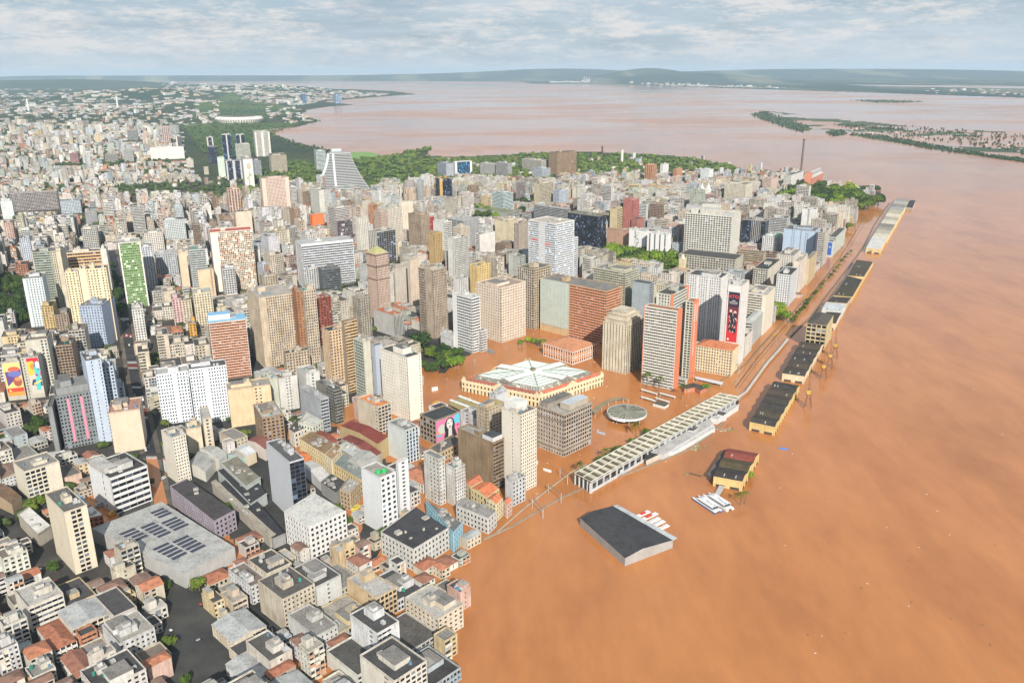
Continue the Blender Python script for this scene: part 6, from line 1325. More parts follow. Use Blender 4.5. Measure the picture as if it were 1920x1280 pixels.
for nm, lb, px, h, wc, rc, k in LOWS:
    wl = isinstance(k, str)
    t, c = shed(nm, lb, px, h, 1, 2.2 if (k == 1 or (wl and 't' in k)) else 0, wc, [rc], doors=False, cat='shed' if 'shed' in nm or 'hall' in nm else ('house' if 'house' in nm or 'row' in nm else 'walkway' if 'walk' in nm else 'annex'), across=False, rcm='tile' if wl and 't' in k else 'roof') if k != 0 and not (wl and 't' not in k) else shed(nm, lb, px, h, 1, 0, wc, [rc], doors=False, cat='shed' if 'shed' in nm or 'hall' in nm else ('house' if 'house' in nm or 'row' in nm else 'walkway' if 'walk' in nm else 'annex'))
    c = quadw(px, h)
    for P_, Q_ in ((c[0], c[1]), (c[1], c[2]), (c[3], c[0])):
        ln = math.dist(P_, Q_); d = ((Q_[0] - P_[0]) / ln, (Q_[1] - P_[1]) / ln); n_ = (d[1], -d[0])
        f = Fac((P_[0] + n_[0] * .5, P_[1] + n_[1] * .5), d, n_)
        if wl: S = {'wall': MB(), 'glass': MB()}; facade(f, ln, 0, h - .3, 'w', (*wc, .5), (*wc, .5), S, 3.8, 3.4); S['wall'].obj('facade', t); S['glass'].obj('windows', t, stuff=True)
        if k == 0 or wl and 't' not in k:
            m = MB(); f.band(m, 0, ln, h - .3, h + .8, -.3, .04, 'wall', (*wc, .8), True); m.obj('parapet', t)
    # roof gear
    if k == 0 or (wl and 't' not in k):
        for _ in range(rnd.randint(2, 6)):
            q = lerp(lerp(c[0], c[1], rnd.uniform(.1, .9)), lerp(c[3], c[2], rnd.uniform(.1, .9)), rnd.uniform(.1, .9)); m = MB(); ang = math.radians(theta_at(px[0][0])); s = rnd.uniform(.6, 2.2); m.box(q[0], q[1], h, h + rnd.uniform(.6, 2.2), ang, s, s * rnd.uniform(.5, 1.), 'wall', rnd.choice([(.45, .45, .43, .9), (.3, .3, .3, .9), (.5, .48, .42, .9)]), ('roof', (.3, .3, .3, .9))); m.obj('roof_unit', t)
    protect(c[1], h, 5, 5, (1, 0), (0, 1), .9)
    for i in range(3): protect(c[i], h, math.dist(c[i], c[(i + 1) % 4]), 1, ((c[(i + 1) % 4][0] - c[i][0]) / math.dist(c[i], c[(i + 1) % 4]), (c[(i + 1) % 4][1] - c[i][1]) / math.dist(c[i], c[(i + 1) % 4])), (0, 1), .6)
# ------------------------------------------------------------------ prints and paintings on walls
def emb(shape_list, f, u0, z0, U, Z, root, name='painted_wall'):
    """flat print: shapes in a unit square painted on a face"""
    for i, (col, pts) in enumerate(shape_list):
        m = MB(); m.poly([f.pt(u0 + U * a, .04 + .015 * i, z0 + Z * b) for a, b in pts], 'paint', (*col, 1)); m.obj(name if i == 0 else 'painted_shape', root)
def ell(cx, cy, rx, ry, n=18, rot=0): return [(cx + rx * math.cos(2 * math.pi * k / n) * math.cos(rot) - ry * math.sin(2 * math.pi * k / n) * math.sin(rot), cy + rx * math.cos(2 * math.pi * k / n) * math.sin(rot) + ry * math.sin(2 * math.pi * k / n) * math.cos(rot)) for k in range(n)]
SQ = [(0, 0), (1, 0), (1, 1), (0, 1)]
f = mural['fR']; emb([((.55, .18, .32), SQ), ((.10, .45, .60), [(.72, .62), (1, .55), (1, 1), (.8, 1)]), ((.45, .47, .45), ell(.25, .55, .17, .22)), ((.1, .4, .55), [(.02, .36), (.25, .3), (.2, .24), (.02, .25)]), ((.65, .3, .05), ell(.08, .44, .05, .08)), ((.02, .022, .03), ell(.57, .55, .22, .42)), ((.02, .022, .03), [(.3, 0), (.42, .5), (.75, .5), (.88, 0)]), ((.55, .56, .53), ell(.57, .68, .13, .24)), ((.5, .5, .47), [(.5, .1), (.52, .5), (.66, .5), (.66, .12)]), ((.03, .03, .04), ell(.51, .73, .035, .02)), ((.03, .03, .04), ell(.64, .76, .035, .02)), ((.12, .06, .06), ell(.58, .54, .05, .03)), ((.62, .05, .15), ell(.92, .5, .06, .07))], f, .5, 1.5, mural['a'] - 1, mural['z'] - 2, mural['root'])
f = m1['fR']; Z_ = m1['z']; emb([((.60, .48, .18), SQ), ((.10, .05, .18), [(.1, .3), (.05, .75), (.6, .72), (1, .8), (1, .62), (.6, .5)]), ((.55, .10, .06), ell(.6, .8, .35, .08)), ((.12, .13, .35), ell(.6, .66, .4, .09)), ((.30, .08, .05), ell(.72, .42, .26, .15)), ((.55, .22, .10), ell(.75, .5, .2, .06)), ((.55, .05, .03), [(0, .12), (1, .12), (1, .24), (0, .24)]), ((.65, .25, .05), [(0, 0), (1, 0), (1, .12), (0, .12)]), ((.7, .5, .1), [(.1, .14), (.3, .14), (.15, .22)])], f, .6, 5, m1['a'] - 1.2, Z_ - 6, m1['root'])
f = m2['fR']; Z_ = m2['z']; a_ = m2['a']; emb([((.45, .42, .38), SQ), ((.50, .02, .04), [(0, .88), (1, .88), (1, 1), (0, 1)]), ((.65, .40, .05), [(0, .5), (.5, .55), (.62, .8), (.5, .92), (0, .9)]), ((.62, .20, .03), ell(.42, .76, .18, .09)), ((.06, .05, .25), [(.5, .55), (.66, .6), (.66, .88), (.58, .9)]), ((.08, .42, .42), ell(.76, .60, .26, .2)), ((.6, .62, .62), ell(.85, .8, .16, .1)), ((.03, .05, .12), [(.1, .25), (.25, .4), (1, .42), (1, .2)]), ((.08, .42, .42), [(.45, .1), (.5, .42), (.9, .42), (.8, .1)]), ((.6, .47, .15), [(.3, .3), (1, .38), (1, .34), (.3, .24)]), ((.25, .02, .15), ell(.66, .52, .1, .03)), ((.03, .04, .05), ell(.85, .68, .06, .02)), ((.45, .1, .3), ell(.98, .55, .05, .07))], f, a_ * .3, 5, a_ * .68, Z_ - 5.5, m2['root'])
f = mf['fR']; emb([((.55, .54, .50), SQ), ((.25, .27, .2), [(.45, 0), (.55, 0), (.5, .3), (.62, .55), (.55, .58), (.4, .3)]), ((.3, .36, .2), ell(.35, .3, .15, .05)), ((.3, .36, .2), ell(.66, .42, .15, .05)), ((.45, .3, .25), ell(.55, .75, .22, .12)), ((.4, .42, .3), ell(.55, .76, .1, .06))], f, .5, 4, mf['a'] - 1, mf['z'] - 5, mf['root'])
f = scr['fL']; b_ = scr['b']; sh = [((.60, .60, .60), SQ)]
for k in range(11): cx_, cy_ = rnd.uniform(.2, .8), .08 + k * .085; sh.append(((.04, .04, .045), ell(cx_, cy_, rnd.uniform(.07, .2), rnd.uniform(.012, .03), 9, rnd.uniform(-1.2, 1.2))))
for k in range(9): cx_, cy_ = rnd.uniform(.2, .8), .1 + k * .1; sh.append(((.04, .04, .045), [(cx_ - .1, cy_), (cx_ + .12, cy_ + .03), (cx_ + .1, cy_ + .042), (cx_ - .12, cy_ + .015)]))
emb(sh, f, b_ * .28, 4, b_ * .4, scr['z'] - 5, scr['root'])
f = bb['fL']; emb([((.03, .10, .35), SQ), ((.4, .45, .5), [(.2, .6), (.8, .6), (.8, .68), (.2, .68)])], f, 1, 3, bb['b'] - 2, bb['z'] - 4, bb['root'], 'poster')
# banner with the letters KTO
def text_on(root, s, f, u, z, size, col, name='lettering', vertical=False, off=.2, squash=1.0):
    cu = bpy.data.curves.new(name, 'FONT'); cu.body = s; cu.size = size; cu.extrude = .03; cu.align_x = 'CENTER'; cu.align_y = 'CENTER'; cu.resolution_u = 2; cu.offset = size * .012
    o = bpy.data.objects.new(name, cu); COL.objects.link(o)
    dg = bpy.context.evaluated_depsgraph_get(); me = bpy.data.meshes.new_from_object(o.evaluated_get(dg)); bpy.data.objects.remove(o)
    at = me.attributes.new('col', 'FLOAT_COLOR', 'FACE'); at.data.foreach_set('color', np.tile(np.array((*col, 1), dtype=np.float32), len(me.polygons)))
    me.materials.clear(); me.materials.append(MATS['paint'])
    o = bpy.data.objects.new(name, me); COL.objects.link(o)
    d = Vector((f.d[0], f.d[1], 0)); up = Vector((0, 0, 1)); n = Vector((f.n[0], f.n[1], 0)); p = Vector(f.pt(u, off, z))
    if vertical: d, up = -up, d       # reads downwards
    M = Matrix(((d.x * squash, up.x, n.x, p.x), (d.y * squash, up.y, n.y, p.y), (d.z * squash, up.z, n.z, p.z), (0, 0, 0, 1)))
    o.parent = root; o.matrix_world = M
    ro = Vector(root['_o']); o.matrix_local = Matrix.Translation(-ro) @ M; return o
f = kto['fL']; b_ = kto['b']; Z_ = kto['z']; hz = Z_ * .60; z0 = Z_ - 7 - hz
sh = []; NB_ = 10
for k in range(NB_):
    t0 = k / NB_; t1 = (k + 1) / NB_; g = min(1, max(0, (.72 - t0) / .5)); sh.append(((.015 + .45 * g, .02 + .005 * g, .04 - .01 * g), [(0, t0), (1, t0), (1, t1), (0, t1)]))
rp = random.Random(4)
for (cx_, cy_, r_) in [(.3, .62, .12), (.68, .60, .13)]: sh.append(((.55, .42, .36), ell(cx_, cy_, r_, .035)))
for (cx_, cy_, w_, h_) in [(.3, .55, .2, .05), (.68, .54, .2, .05), (.5, .46, .28, .06), (.35, .36, .2, .06), (.66, .37, .2, .06), (.4, .26, .24, .05), (.7, .24, .16, .06)]: sh.append(((.02, .02, .03), ell(cx_, cy_, w_, h_)))
for (cx_, cy_) in [(.22, .5), (.5, .56), (.75, .48), (.3, .42), (.62, .44), (.85, .46), (.28, .32), (.55, .34), (.72, .31), (.35, .22), (.6, .21)]: sh.append(((.55, .45, .42), ell(cx_, cy_, .07, .014, 10, rp.uniform(-.8, .8))))
sh.append(((.6, .6, .6), ell(.22, .055, .10, .022)));
emb(sh, f, b_ * .08, z0, b_ * .84, hz, kto['root'], 'advertising_banner')
uc = b_ * .5
text_on(kto['root'], 'KTO', f, uc, z0 + hz * .91, b_ * .34, (.75, .06, .07), off=1.0)
# the three small slogan lines cannot be read in the photograph: broken white strokes of the same length
for i, (w_, n_) in enumerate(((.26, 4), (.62, 10), (.58, 9))):
    m = MB(); zc = z0 + hz * (.835 - i * .028)
    for k in range(n_):
        u0 = uc - b_ * w_ / 2 + b_ * w_ * k / n_; u1 = u0 + b_ * w_ / n_ * .72; hh = hz * .0085
        f.pier(m, u0, u1, zc - hh * rnd.uniform(.8, 1.1), zc - hh * .35, .9, .95, 'paint', (.65, .65, .65, 1)); f.pier(m, u0, u0 + (u1 - u0) * .4, zc - hh, zc + hh, .9, .95, 'paint', (.65, .65, .65, 1))
        if k % 2: f.pier(m, u0, u1, zc + hh * .4, zc + hh, .9, .95, 'paint', (.65, .65, .65, 1))
    m.obj('slogan', kto['root'])
# upright lettering too small to read: a column of short white strokes
m = MB(); f = rw['fR']; a_ = rw['a']
for k in range(34):
    z_ = rw['z'] * (.30 + .0125 * k); f.pier(m, a_ * .28, a_ * (.28 + rnd.uniform(.12, .22)), z_, z_ + rw['z'] * .007, .6, .68, 'paint', (.62, .58, .55, 1))
for k in range(9):
    z_ = rw['z'] * (.74 + .026 * k); f.pier(m, a_ * .2, a_ * .42, z_, z_ + rw['z'] * .018, .6, .68, 'paint', (.62, .58, .55, 1)); f.pier(m, a_ * .62, a_ * .8, z_, z_ + rw['z'] * .016, .6, .68, 'paint', (.62, .58, .55, 1))
m.obj('lettering', rw['root'])
# blue roof sign of the grid tower
g_ = grid; Lb = g_['b']; f = g_['fL']
m = MB(); f.pier(m, Lb * .44, Lb * .70, g_['z'] + .5, g_['z'] + 7.5, -7, -6, 'paint', (.02, .07, .30, 1)); m.obj('roof_sign', g_['root']); m = MB(); f.pier(m, Lb * .52, Lb * .66, g_['z'] + 5, g_['z'] + 6.6, -6, -5.8, 'paint', (.6, .6, .5, 1)); m.obj('lettering', g_['root'])
for (u0, u1, v0, v1, hh) in [(.1, .45, .3, .7, 9), (.5, .8, .4, .75, 13), (.2, .6, .75, .92, 8)]:
    part_box(g_, 'penthouse', g_['a'] * u0, g_['a'] * u1, Lb * v0, Lb * v1, g_['z'], g_['z'] + hh, 'wall', (.55, .54, .5, .8), ('roof', (.45, .44, .42, .9)))
# stone block courtyard and long metal roof hut
s_ = stone; part_box(s_, 'metal_roof_hut', s_['a'] * .25, s_['a'] * .95, s_['b'] * .08, s_['b'] * .42, s_['z'] + .6, s_['z'] + 6, 'wall', (.42, .38, .32, .7), ('roof', (.42, .46, .5, .5)))
part_box(s_, 'rear_wing', 1, s_['a'] * .9, s_['b'] * .65, s_['b'] - 1, s_['z'] + .3, s_['z'] + 4.5, 'wall', (.32, .28, .24, 1), ('roof', (.17, .16, .15, .9)))
for zz in (s_['z'] - 7, s_['z'] - .6, 5.5): part_box(s_, 'cornice', -1.1, s_['a'] + 1.1, -1.1, s_['b'] + 1.1, zz, zz + .7, 'wall', (.25, .21, .17, .9)) if 0 else [ (lambda mm: (fc.band(mm, -.6, ln + .6, zz, zz + .7, 0, .9, 'wall', (.28, .24, .2, .9), True), mm.obj('cornice', s_['root'])))(MB()) for fc, ln in ((s_['fR'], s_['a']), (s_['fL'], s_['b']))]
w_ = white1; part_box(w_, 'rooftop_storey', 2, w_['a'] * .75, w_['b'] * .3, w_['b'] * .95, w_['z'], w_['z'] + 7, 'wall', (.62, .62, .6, .4), ('roof', (.6, .6, .58, .6)))
w_ = white2; part_box(w_, 'rooftop_storey', 3, w_['a'] * .8, w_['b'] * .25, w_['b'] * .6, w_['z'], w_['z'] + 6, 'wall', (.64, .62, .56, .4), ('roof', (.12, .12, .12, .8)))
w_ = brown; part_box(w_, 'rooftop_storey', .5, w_['a'] * .9, .5, w_['b'] * .3, w_['z'], w_['z'] + 4.5, 'wall', (.5, .5, .52, .3), ('roof', (.06, .065, .08, .8)))
# ------------------------------------------------------------------ avenue with crossings and cars
def avenue():
    Lp = [(203, 470), (212, 520), (220, 565), (229, 622), (240, 690), (256, 770), (272, 850), (282, 900), (292, 960), (305, 1010)]
    Rp = [(216, 470), (228, 520), (238, 565), (247, 622), (259, 690), (275, 770), (293, 850), (304, 900), (318, 960), (338, 1010)]
    m = MB(); side = MB(); line = MB(); red = MB()
    for i in range(len(Lp) - 1):
        a, b, c, d = un(*Lp[i]), un(*Rp[i]), un(*Rp[i + 1]), un(*Lp[i + 1])
        if i < 6: m.poly([(*d, .36), (*c, .36), (*b, .36), (*a, .36)], 'ground', (.045, .046, .055, 1))
        for (p, q, s) in ((a, d, -1), (b, c, 1)):
            l = math.dist(p, q); n = ((q[1] - p[1]) / l * s * -1, -(q[0] - p[0]) / l * s * -1); 
            if n[0] * s < 0: n = (-n[0], -n[1])
            w = 4; z = .5 if i < 6 else .25
            side.prism([p, q, (q[0] + n[0] * w, q[1] + n[1] * w), (p[0] + n[0] * w, p[1] + n[1] * w)][::s], -.5, z, 'ground', (.13, .115, .10, 1))
    struct(m.obj('avenue')); struct(side.obj('pavement'))
    P_ = lambda y, t: (lambda i: lerp(lerp(un(*Lp[i]), un(*Lp[i + 1]), (y - Lp[i][1]) / (Lp[i + 1][1] - Lp[i][1])), lerp(un(*Rp[i]), un(*Rp[i + 1]), (y - Rp[i][1]) / (Rp[i + 1][1] - Rp[i][1])), t))(max(k for k in range(len(Lp) - 1) if Lp[k][1] <= y))
    for (y0, y1) in ((598, 602), (679, 683), (689, 692), (727, 731), (762, 766), (782, 787), (856, 862)):
        for k in range(8):
            t0 = .06 + k * .115; line.poly([(*P_(y1, t0), .372), (*P_(y1, t0 + .055), .372), (*P_(y0, t0 + .055), .372), (*P_(y0, t0), .372)], 'paint', (.55, .55, .54, 1))
    for (y0, y1) in ((626, 634), (683, 689), (766, 782)): red.poly([(*P_(y1, 0), .366), (*P_(y1, 1), .366), (*P_(y0, 1), .366), (*P_(y0, 0), .366)], 'ground', (.13, .04, .035, 1))
    struct(line.obj('zebra_crossing')); struct(red.obj('red_crossing_surface'))
    return P_
AV = avenue()
for y_ in range(470, 960, 3):      # keep the avenue in view
    yy_ = min(y_, 1009); xl_, xr_ = 0, 0
    Lq = [(203, 470), (212, 520), (220, 565), (229, 622), (240, 690), (256, 770), (272, 850), (282, 900), (292, 960), (305, 1010)]
    for (xa_, ya_), (xb_, yb_) in zip(Lq, Lq[1:]):
        if ya_ <= yy_ <= yb_: xl_ = xa_ + (xb_ - xa_) * (yy_ - ya_) / (yb_ - ya_)
    d_ = math.hypot(*un(xl_ + 10, y_))
    for c_i in range(int((xl_ + 3) // 4), int((xl_ + 17) // 4)): PROT.setdefault(c_i, []).append((y_ - 3, y_ + 2, d_))
def car(p, ang, col, label, group='cars on the dark avenue', kind='car', z=.37):
    t = thing('car', label, 'car', (*p, z), group); L, Wd = (4.4, 1.8) if kind == 'car' else (7, 2.3); hh = .8 if kind == 'car' else 2.4
    m = MB(); m.box(*p, z + .25, z + .25 + hh, ang, L / 2, Wd / 2, 'paint', col); m.obj('body', t)
    m = MB(); m.box(*p, z + .2 + hh, z + .75 + hh, ang, L / 3.8, Wd / 2.3, 'glass', (.03, .035, .04, 1), ('paint', col)); m.obj('cabin', t)
    m = MB(); c, s = math.cos(ang), math.sin(ang)
    for i in (-L * .32, L * .32):
        for j in (-Wd / 2, Wd / 2): q = (p[0] + c * i - s * j, p[1] + s * i + c * j); m.bar((q[0] + s * .1, q[1] - c * .1, z + .33), (q[0] - s * .1, q[1] + c * .1, z + .33), .33, 'paint', (.02, .02, .02, 1), 8)
    m.obj('wheels', t)
A0, A1 = AV(860, .5), AV(600, .5); aa = math.atan2(A1[1] - A0[1], A1[0] - A0[0])
for i in range(12): car(AV(788 + i * 5.2, .12), aa, rnd.choice([(.6, .6, .6, 1), (.55, .55, .56, 1), (.05, .05, .06, 1), (.35, .36, .38, 1)]), 'parked car in the left kerb row on the dry stretch of the avenue', 'cars parked along the avenue kerb')
for i, (y, tt, c, lb) in enumerate([(604, .35, (.65, .65, .65, 1), 'white car next to the farthest zebra crossing'), (612, .75, (.5, .5, .52, 1), 'silver car on the right just below the farthest zebra crossing'), (631, .4, (.65, .65, .65, 1), 'white car on the upper red crossing, left lane'), (633, .8, (.65, .65, .64, 1), 'white car on the upper red crossing, right lane'), (650, .5, (.62, .62, .62, 1), 'lone white car mid-avenue below the upper red crossing'), (752, .8, (.6, .6, .6, 1), 'white van above the lower red crossing on the avenue'), (840, .5, (.04, .04, .05, 1), 'dark car near the flood edge on the avenue')]):
    car(AV(y, tt), aa, c, lb, kind='van' if 'van' in lb else 'car')
for (x, y, c, lb) in [(306, 897, (.6, .6, .6, 1), 'white car standing in the shallow flood at the avenue foot'), (189, 949, (.3, .32, .35, 1), 'grey van at the flooded lower left crossing'), (212, 965, (.65, .35, .03, 1), 'yellow van half sunk beside the solar roofed hall'), (667, 955, (.6, .5, .1, 1), 'yellow and white bus-like van in the flooded lane by the blue hoarding'), (818, 758, (.65, .35, .03, 1), 'yellow truck behind the painted black-roofed block'), (1007, 647, (.1, .1, .1, 1), 'dark car roof in the flooded square near the palace'), (1451, 628, (.6, .4, .03, 1), 'yellow car in the flooded river avenue')]:
    car(un(x, y), rnd.uniform(.3, 1.2), c, lb, 'vehicles caught in the flood', 'van' if 'van' in lb or 'truck' in lb else 'car', 0 if x > 400 else .0)
# ------------------------------------------------------------------ infill: the rest of the city, lot by lot
WALLS = [((.60, .58, .53), 14), ((.58, .52, .42), 10), ((.52, .47, .39), 7), ((.45, .42, .37), 7), ((.50, .51, .51), 7), ((.60, .61, .62), 11), ((.42, .47, .52), 4), ((.58, .47, .30), 3), ((.55, .40, .35), 3), ((.36, .33, .29), 4), ((.46, .50, .45), 2), ((.32, .24, .18), 2), ((.50, .25, .15), 1), ((.62, .60, .57), 12)]
WL = [c for c, w in WALLS for _ in range(w)]
def jit(c, s=.06): k = rnd.uniform(1 - s, 1 + s); return tuple(min(.72, max(.03, v * k * rnd.uniform(.97, 1.03))) for v in c)
def overlaps(cx, cy, r, poly):
    for (c, fx, fy, fr) in FOOT_GRID(cx, cy):
        if (fx - cx) ** 2 + (fy - cy) ** 2 > (fr + r) ** 2: continue
        # separating axis
        sep = False
        for A in (poly, c):
            for i in range(len(A)):
                x0, y0 = A[i]; x1, y1 = A[(i + 1) % len(A)]; nx, ny = y1 - y0, x0 - x1
                p0 = [nx * p[0] + ny * p[1] for p in poly]; p1 = [nx * p[0] + ny * p[1] for p in c]
                l = math.hypot(nx, ny) or 1
                if min(p0) > max(p1) - .3 * l or min(p1) > max(p0) - .3 * l: sep = True; break
            if sep: break
        if not sep: return True
    return False
GR = {}
def _cells(x, y, r):
    for i in range(int((x - r) // 60), int((x + r) // 60) + 1):
        for j in range(int((y - r) // 60), int((y + r) // 60) + 1): yield (i, j)
def reg(f):
    for c in _cells(f[1], f[2], f[3]): GR.setdefault(c, []).append(f)
for f_ in FOOT: reg(f_)
def FOOT_GRID(x, y): return GR.get((int(x // 60), int(y // 60)), []) + [f for c in _cells(x, y, 40) if c != (int(x // 60), int(y // 60)) for f in GR.get(c, [])]
def hmax(pts, G):
    """tallest height at which this lot leaves the sighted fronts behind it in view"""
    d = math.hypot(*G); pb = [pr(p[0], p[1], 0) for p in pts]; x0 = min(p[0] for p in pb) - 2; x1 = max(p[0] for p in pb) + 2; yb = max(p[1] for p in pb); lim = -1e9
    for c in range(int(x0 // 4), int(x1 // 4) + 1):
        for (y0, yy, dd) in PROT.get(c, ()):
            if dd > d + 3 and yb > y0: lim = max(lim, yy)
    if lim < -1e8: return 999
    t = ((lim - 640) * _cR) / F
    hs = [H - p[1] * (sP + t * cP) / (cP - t * sP) for p in pts]
    return min(hs)
def cap_h(x, y):
    """how tall the city stands, by where one looks"""
    if y > 1010: return (7, 24)
    if x < 620 and y > 840: return (7, 17)
    if y > 700: return (10, 30)
    if y > 560: return (16, 44)
    if y > 400: return (18, 52)
    return (10, 38)
CAND = []
def lots(theta, x_lo, x_hi, seed, y_lo=236, y_hi=1380):
    r = random.Random(seed); th = math.radians(theta); u = (math.cos(th), math.sin(th)); v = (-u[1], u[0])
    BL_, BW = 92, 60; st = 9.5
    for bi in range(-60, 60):
        for bj in range(-60, 70):
            ox = u[0] * bi * (BL_ + st) + v[0] * bj * (BW + st); oy = u[1] * bi * (BL_ + st) + v[1] * bj * (BW + st)
            if oy < 200 or math.hypot(ox, oy) > 2250: continue
            px, py = pr(ox, oy)
            if px < x_lo - 260 or px > x_hi + 260 or px < -260 or px > 2150: continue
            for row in (0, 1):
                s = 0
                while s < BL_ - 9:
                    w = min(r.uniform(9, 21), BL_ - s); dp = BW / 2 - r.uniform(.5, 7)
                    if py > 1000: w = min(w * 1.2, BL_ - s)
                    q0 = (ox + u[0] * s, oy + u[1] * s)
                    if row == 0: O = q0
                    else: O = (q0[0] + v[0] * (BW - dp), q0[1] + v[1] * (BW - dp))
                    c = (O[0] + u[0] * w / 2 + v[0] * dp / 2, O[1] + u[1] * w / 2 + v[1] * dp / 2); x, y = pr(*c)
                    if x_lo <= x < x_hi and -90 < x < 2020 and y_lo < y < y_hi and inpoly_any(x, y) and not blocked_px(x, y):
                        CAND.append((math.hypot(*c), O, th, w - .25, dp, x, y))
                    s += w
CITY = [(-200, 236), (330, 246), (400, 300), (470, 330), (600, 335), (840, 330), (1100, 318), (1300, 300), (1400, 317), (1530, 330), (1560, 345), (1660, 360), (1545, 540), (1400, 740), (1130, 800), (1070, 900), (905, 1010), (830, 1400), (-200, 1500)]
def inpoly_any(x, y): return inpoly(x, y, CITY)
lots(24, -400, 400, 1, 236, 770); lots(36, 400, 660, 2, 236, 770); lots(46, -400, 660, 5, 770, 1380); lots(46, 660, 1170, 3); lots(58, 1170, 2100, 4)
CAND.sort(key=lambda c: c[0])
NEAR_N = 300 - 0
made = []; 
for (d, O, th, w, dp, x, y) in CAND:
    u = (math.cos(th), math.sin(th)); v = (-u[1], u[0]); c4 = [O, (O[0] + u[0] * w, O[1] + u[1] * w), (O[0] + u[0] * w + v[0] * dp, O[1] + u[1] * w + v[1] * dp), (O[0] + v[0] * dp, O[1] + v[1] * dp)]
    cx, cy = c4[0][0] / 2 + c4[2][0] / 2, c4[0][1] / 2 + c4[2][1] / 2
    if any(blocked_px(*pr(*p)) for p in c4): continue
    if overlaps(cx, cy, math.hypot(w, dp) / 2, c4): 
        # try a shrunken lot
        w2, d2 = w * .62, dp * .62; O = (O[0] + u[0] * w * .19 + v[0] * dp * .19, O[1] + u[1] * w * .19 + v[1] * dp * .19)
        c4 = [O, (O[0] + u[0] * w2, O[1] + u[1] * w2), (O[0] + u[0] * w2 + v[0] * d2, O[1] + u[1] * w2 + v[1] * d2), (O[0] + v[0] * d2, O[1] + v[1] * d2)]
        if w2 < 8 or d2 < 8 or overlaps(cx, cy, math.hypot(w2, d2) / 2, c4): continue
        w, dp = w2, d2
    lo, hi = cap_h(x, y); hm = hmax(c4, (cx, cy)); 
    if rnd.random() < .12: hi *= 1.35
    h = rnd.uniform(lo, hi) if rnd.random() < .7 else rnd.uniform(lo * .5, lo * 1.2); h = min(h, hm)
    if h < 5: continue
    f_ = (c4, cx, cy, math.hypot(w, dp) / 2); reg(f_); made.append((d, O, th, w, dp, h, x, y))
print('infill lots', len(made), 'sighted', len(HEROES))
# gap pass: small lots wedged in between
rg_ = random.Random(21); made2 = []
for _ in range(26000):
    y = 330 + (1380 - 330) * rg_.random() ** 1.5; x = rg_.uniform(-60, 1640)
    if not inpoly(x, y, CITY) or blocked_px(x, y): continue
    G = un(x, y); th = math.radians(46 if y > 770 and x < 1170 else 24 if x < 400 else 36 if x < 660 else 46 if x < 1170 else 58); w = rg_.uniform(7, 15); dp = rg_.uniform(7, 15)
    u = (math.cos(th), math.sin(th)); v = (-u[1], u[0]); O = G; c4 = [O, (O[0] + u[0] * w, O[1] + u[1] * w), (O[0] + u[0] * w + v[0] * dp, O[1] + u[1] * w + v[1] * dp), (O[0] + v[0] * dp, O[1] + v[1] * dp)]
    cx, cy = (c4[0][0] + c4[2][0]) / 2, (c4[0][1] + c4[2][1]) / 2
    if any(blocked_px(*pr(*p)) for p in c4) or overlaps(cx, cy, math.hypot(w, dp) / 2, c4): continue
    hm = hmax(c4, (cx, cy)); h = min(rg_.uniform(4, 13) if rg_.random() < .8 else rg_.uniform(10, 22), hm)
    if h < 3.5: continue
    reg((c4, cx, cy, math.hypot(w, dp) / 2)); made.append((math.hypot(*G), O, th, w, dp, h, x, y))
print('with gap pass', len(made))
LM = [(i['label'], i['px'], i) for i in HEROES]
def short(l):   # a landmark called by the first words of its label
    for cut in (' beside', ' behind', ' in front', ' left of', ' right of', ' above', ' below', ' with', ' near', ' at the', ' on its', ' half hidden', ' in the', ' between', ' of the', ' carrying', ' standing', ' tight', ' by the', ' from', ' under', ' over', ' squeezed', ' among', ' next', ', ', ' rising', ' riddled', ' peppered', ' striped', ' chequered', ' hidden'):
        if cut in l: l = l[:l.index(cut)]
    return l
from collections import Counter
SH = Counter(short(l) for l, _, _ in LM)
cname = [((.60, .58, .53), 'off-white'), ((.58, .52, .42), 'cream'), ((.52, .47, .39), 'beige'), ((.45, .42, .37), 'grey-beige'), ((.50, .51, .51), 'light grey'), ((.60, .61, .62), 'white'), ((.42, .47, .52), 'pale blue'), ((.58, .47, .30), 'ochre'), ((.55, .40, .35), 'pinkish'), ((.36, .33, .29), 'dark taupe'), ((.46, .50, .45), 'pale green'), ((.32, .24, .18), 'brown'), ((.50, .25, .15), 'brick-red'), ((.62, .60, .57), 'bright white')]
used = Counter()
def auto_label(base, h, roof, x, y):
    cn = next(n for c, n in cname if c == base); size = 'low' if h < 11 else ('mid-height' if h < 24 else 'tall'); rf = {'f': 'a flat roof', 'd': 'a dark flat roof', 'h': 'a hipped tile roof', 'g': 'a tiled gable roof', 'm': 'a grey metal roof'}[roof]
    c = sorted(LM, key=lambda l: (l[1][0] - x) ** 2 + ((l[1][1] + 40 - y) * 1.3) ** 2)[:4]
    k0 = next((k for k in c if SH[short(k[0])] == 1), c[0]); dx, dy = x - k0[1][0], y - k0[1][1] - 30
    rel = ('just right of' if dx > 0 else 'just left of') if abs(dx) > abs(dy) else ('in front of' if dy > 0 else 'behind')
    far = 'well ' if math.hypot(dx, dy) > 90 else ''
    nm_ = ' '.join(short(k0[0]).split()[-6:]); l = f"{size} {cn} block with {rf.replace('a ', '', 1)}, {far}{rel} the {nm_}"; l = l.replace('well just', 'well to the')
    l = l.replace('well to the right of', 'farther right of').replace('well to the left of', 'farther left of').replace('well in front of', 'well before').replace('in front of', 'before')
    return l
tot = MB(); n_ind = 0; NIND = max(0, 300 - len(HEROES)); 
sizes = sorted(range(len(made)), key=lambda i: -(made[i][3] + made[i][4]) * made[i][5] / made[i][0] ** 2 if made[i][7] < 1330 else 0)
ind = set(sizes[:NIND]); mids = []
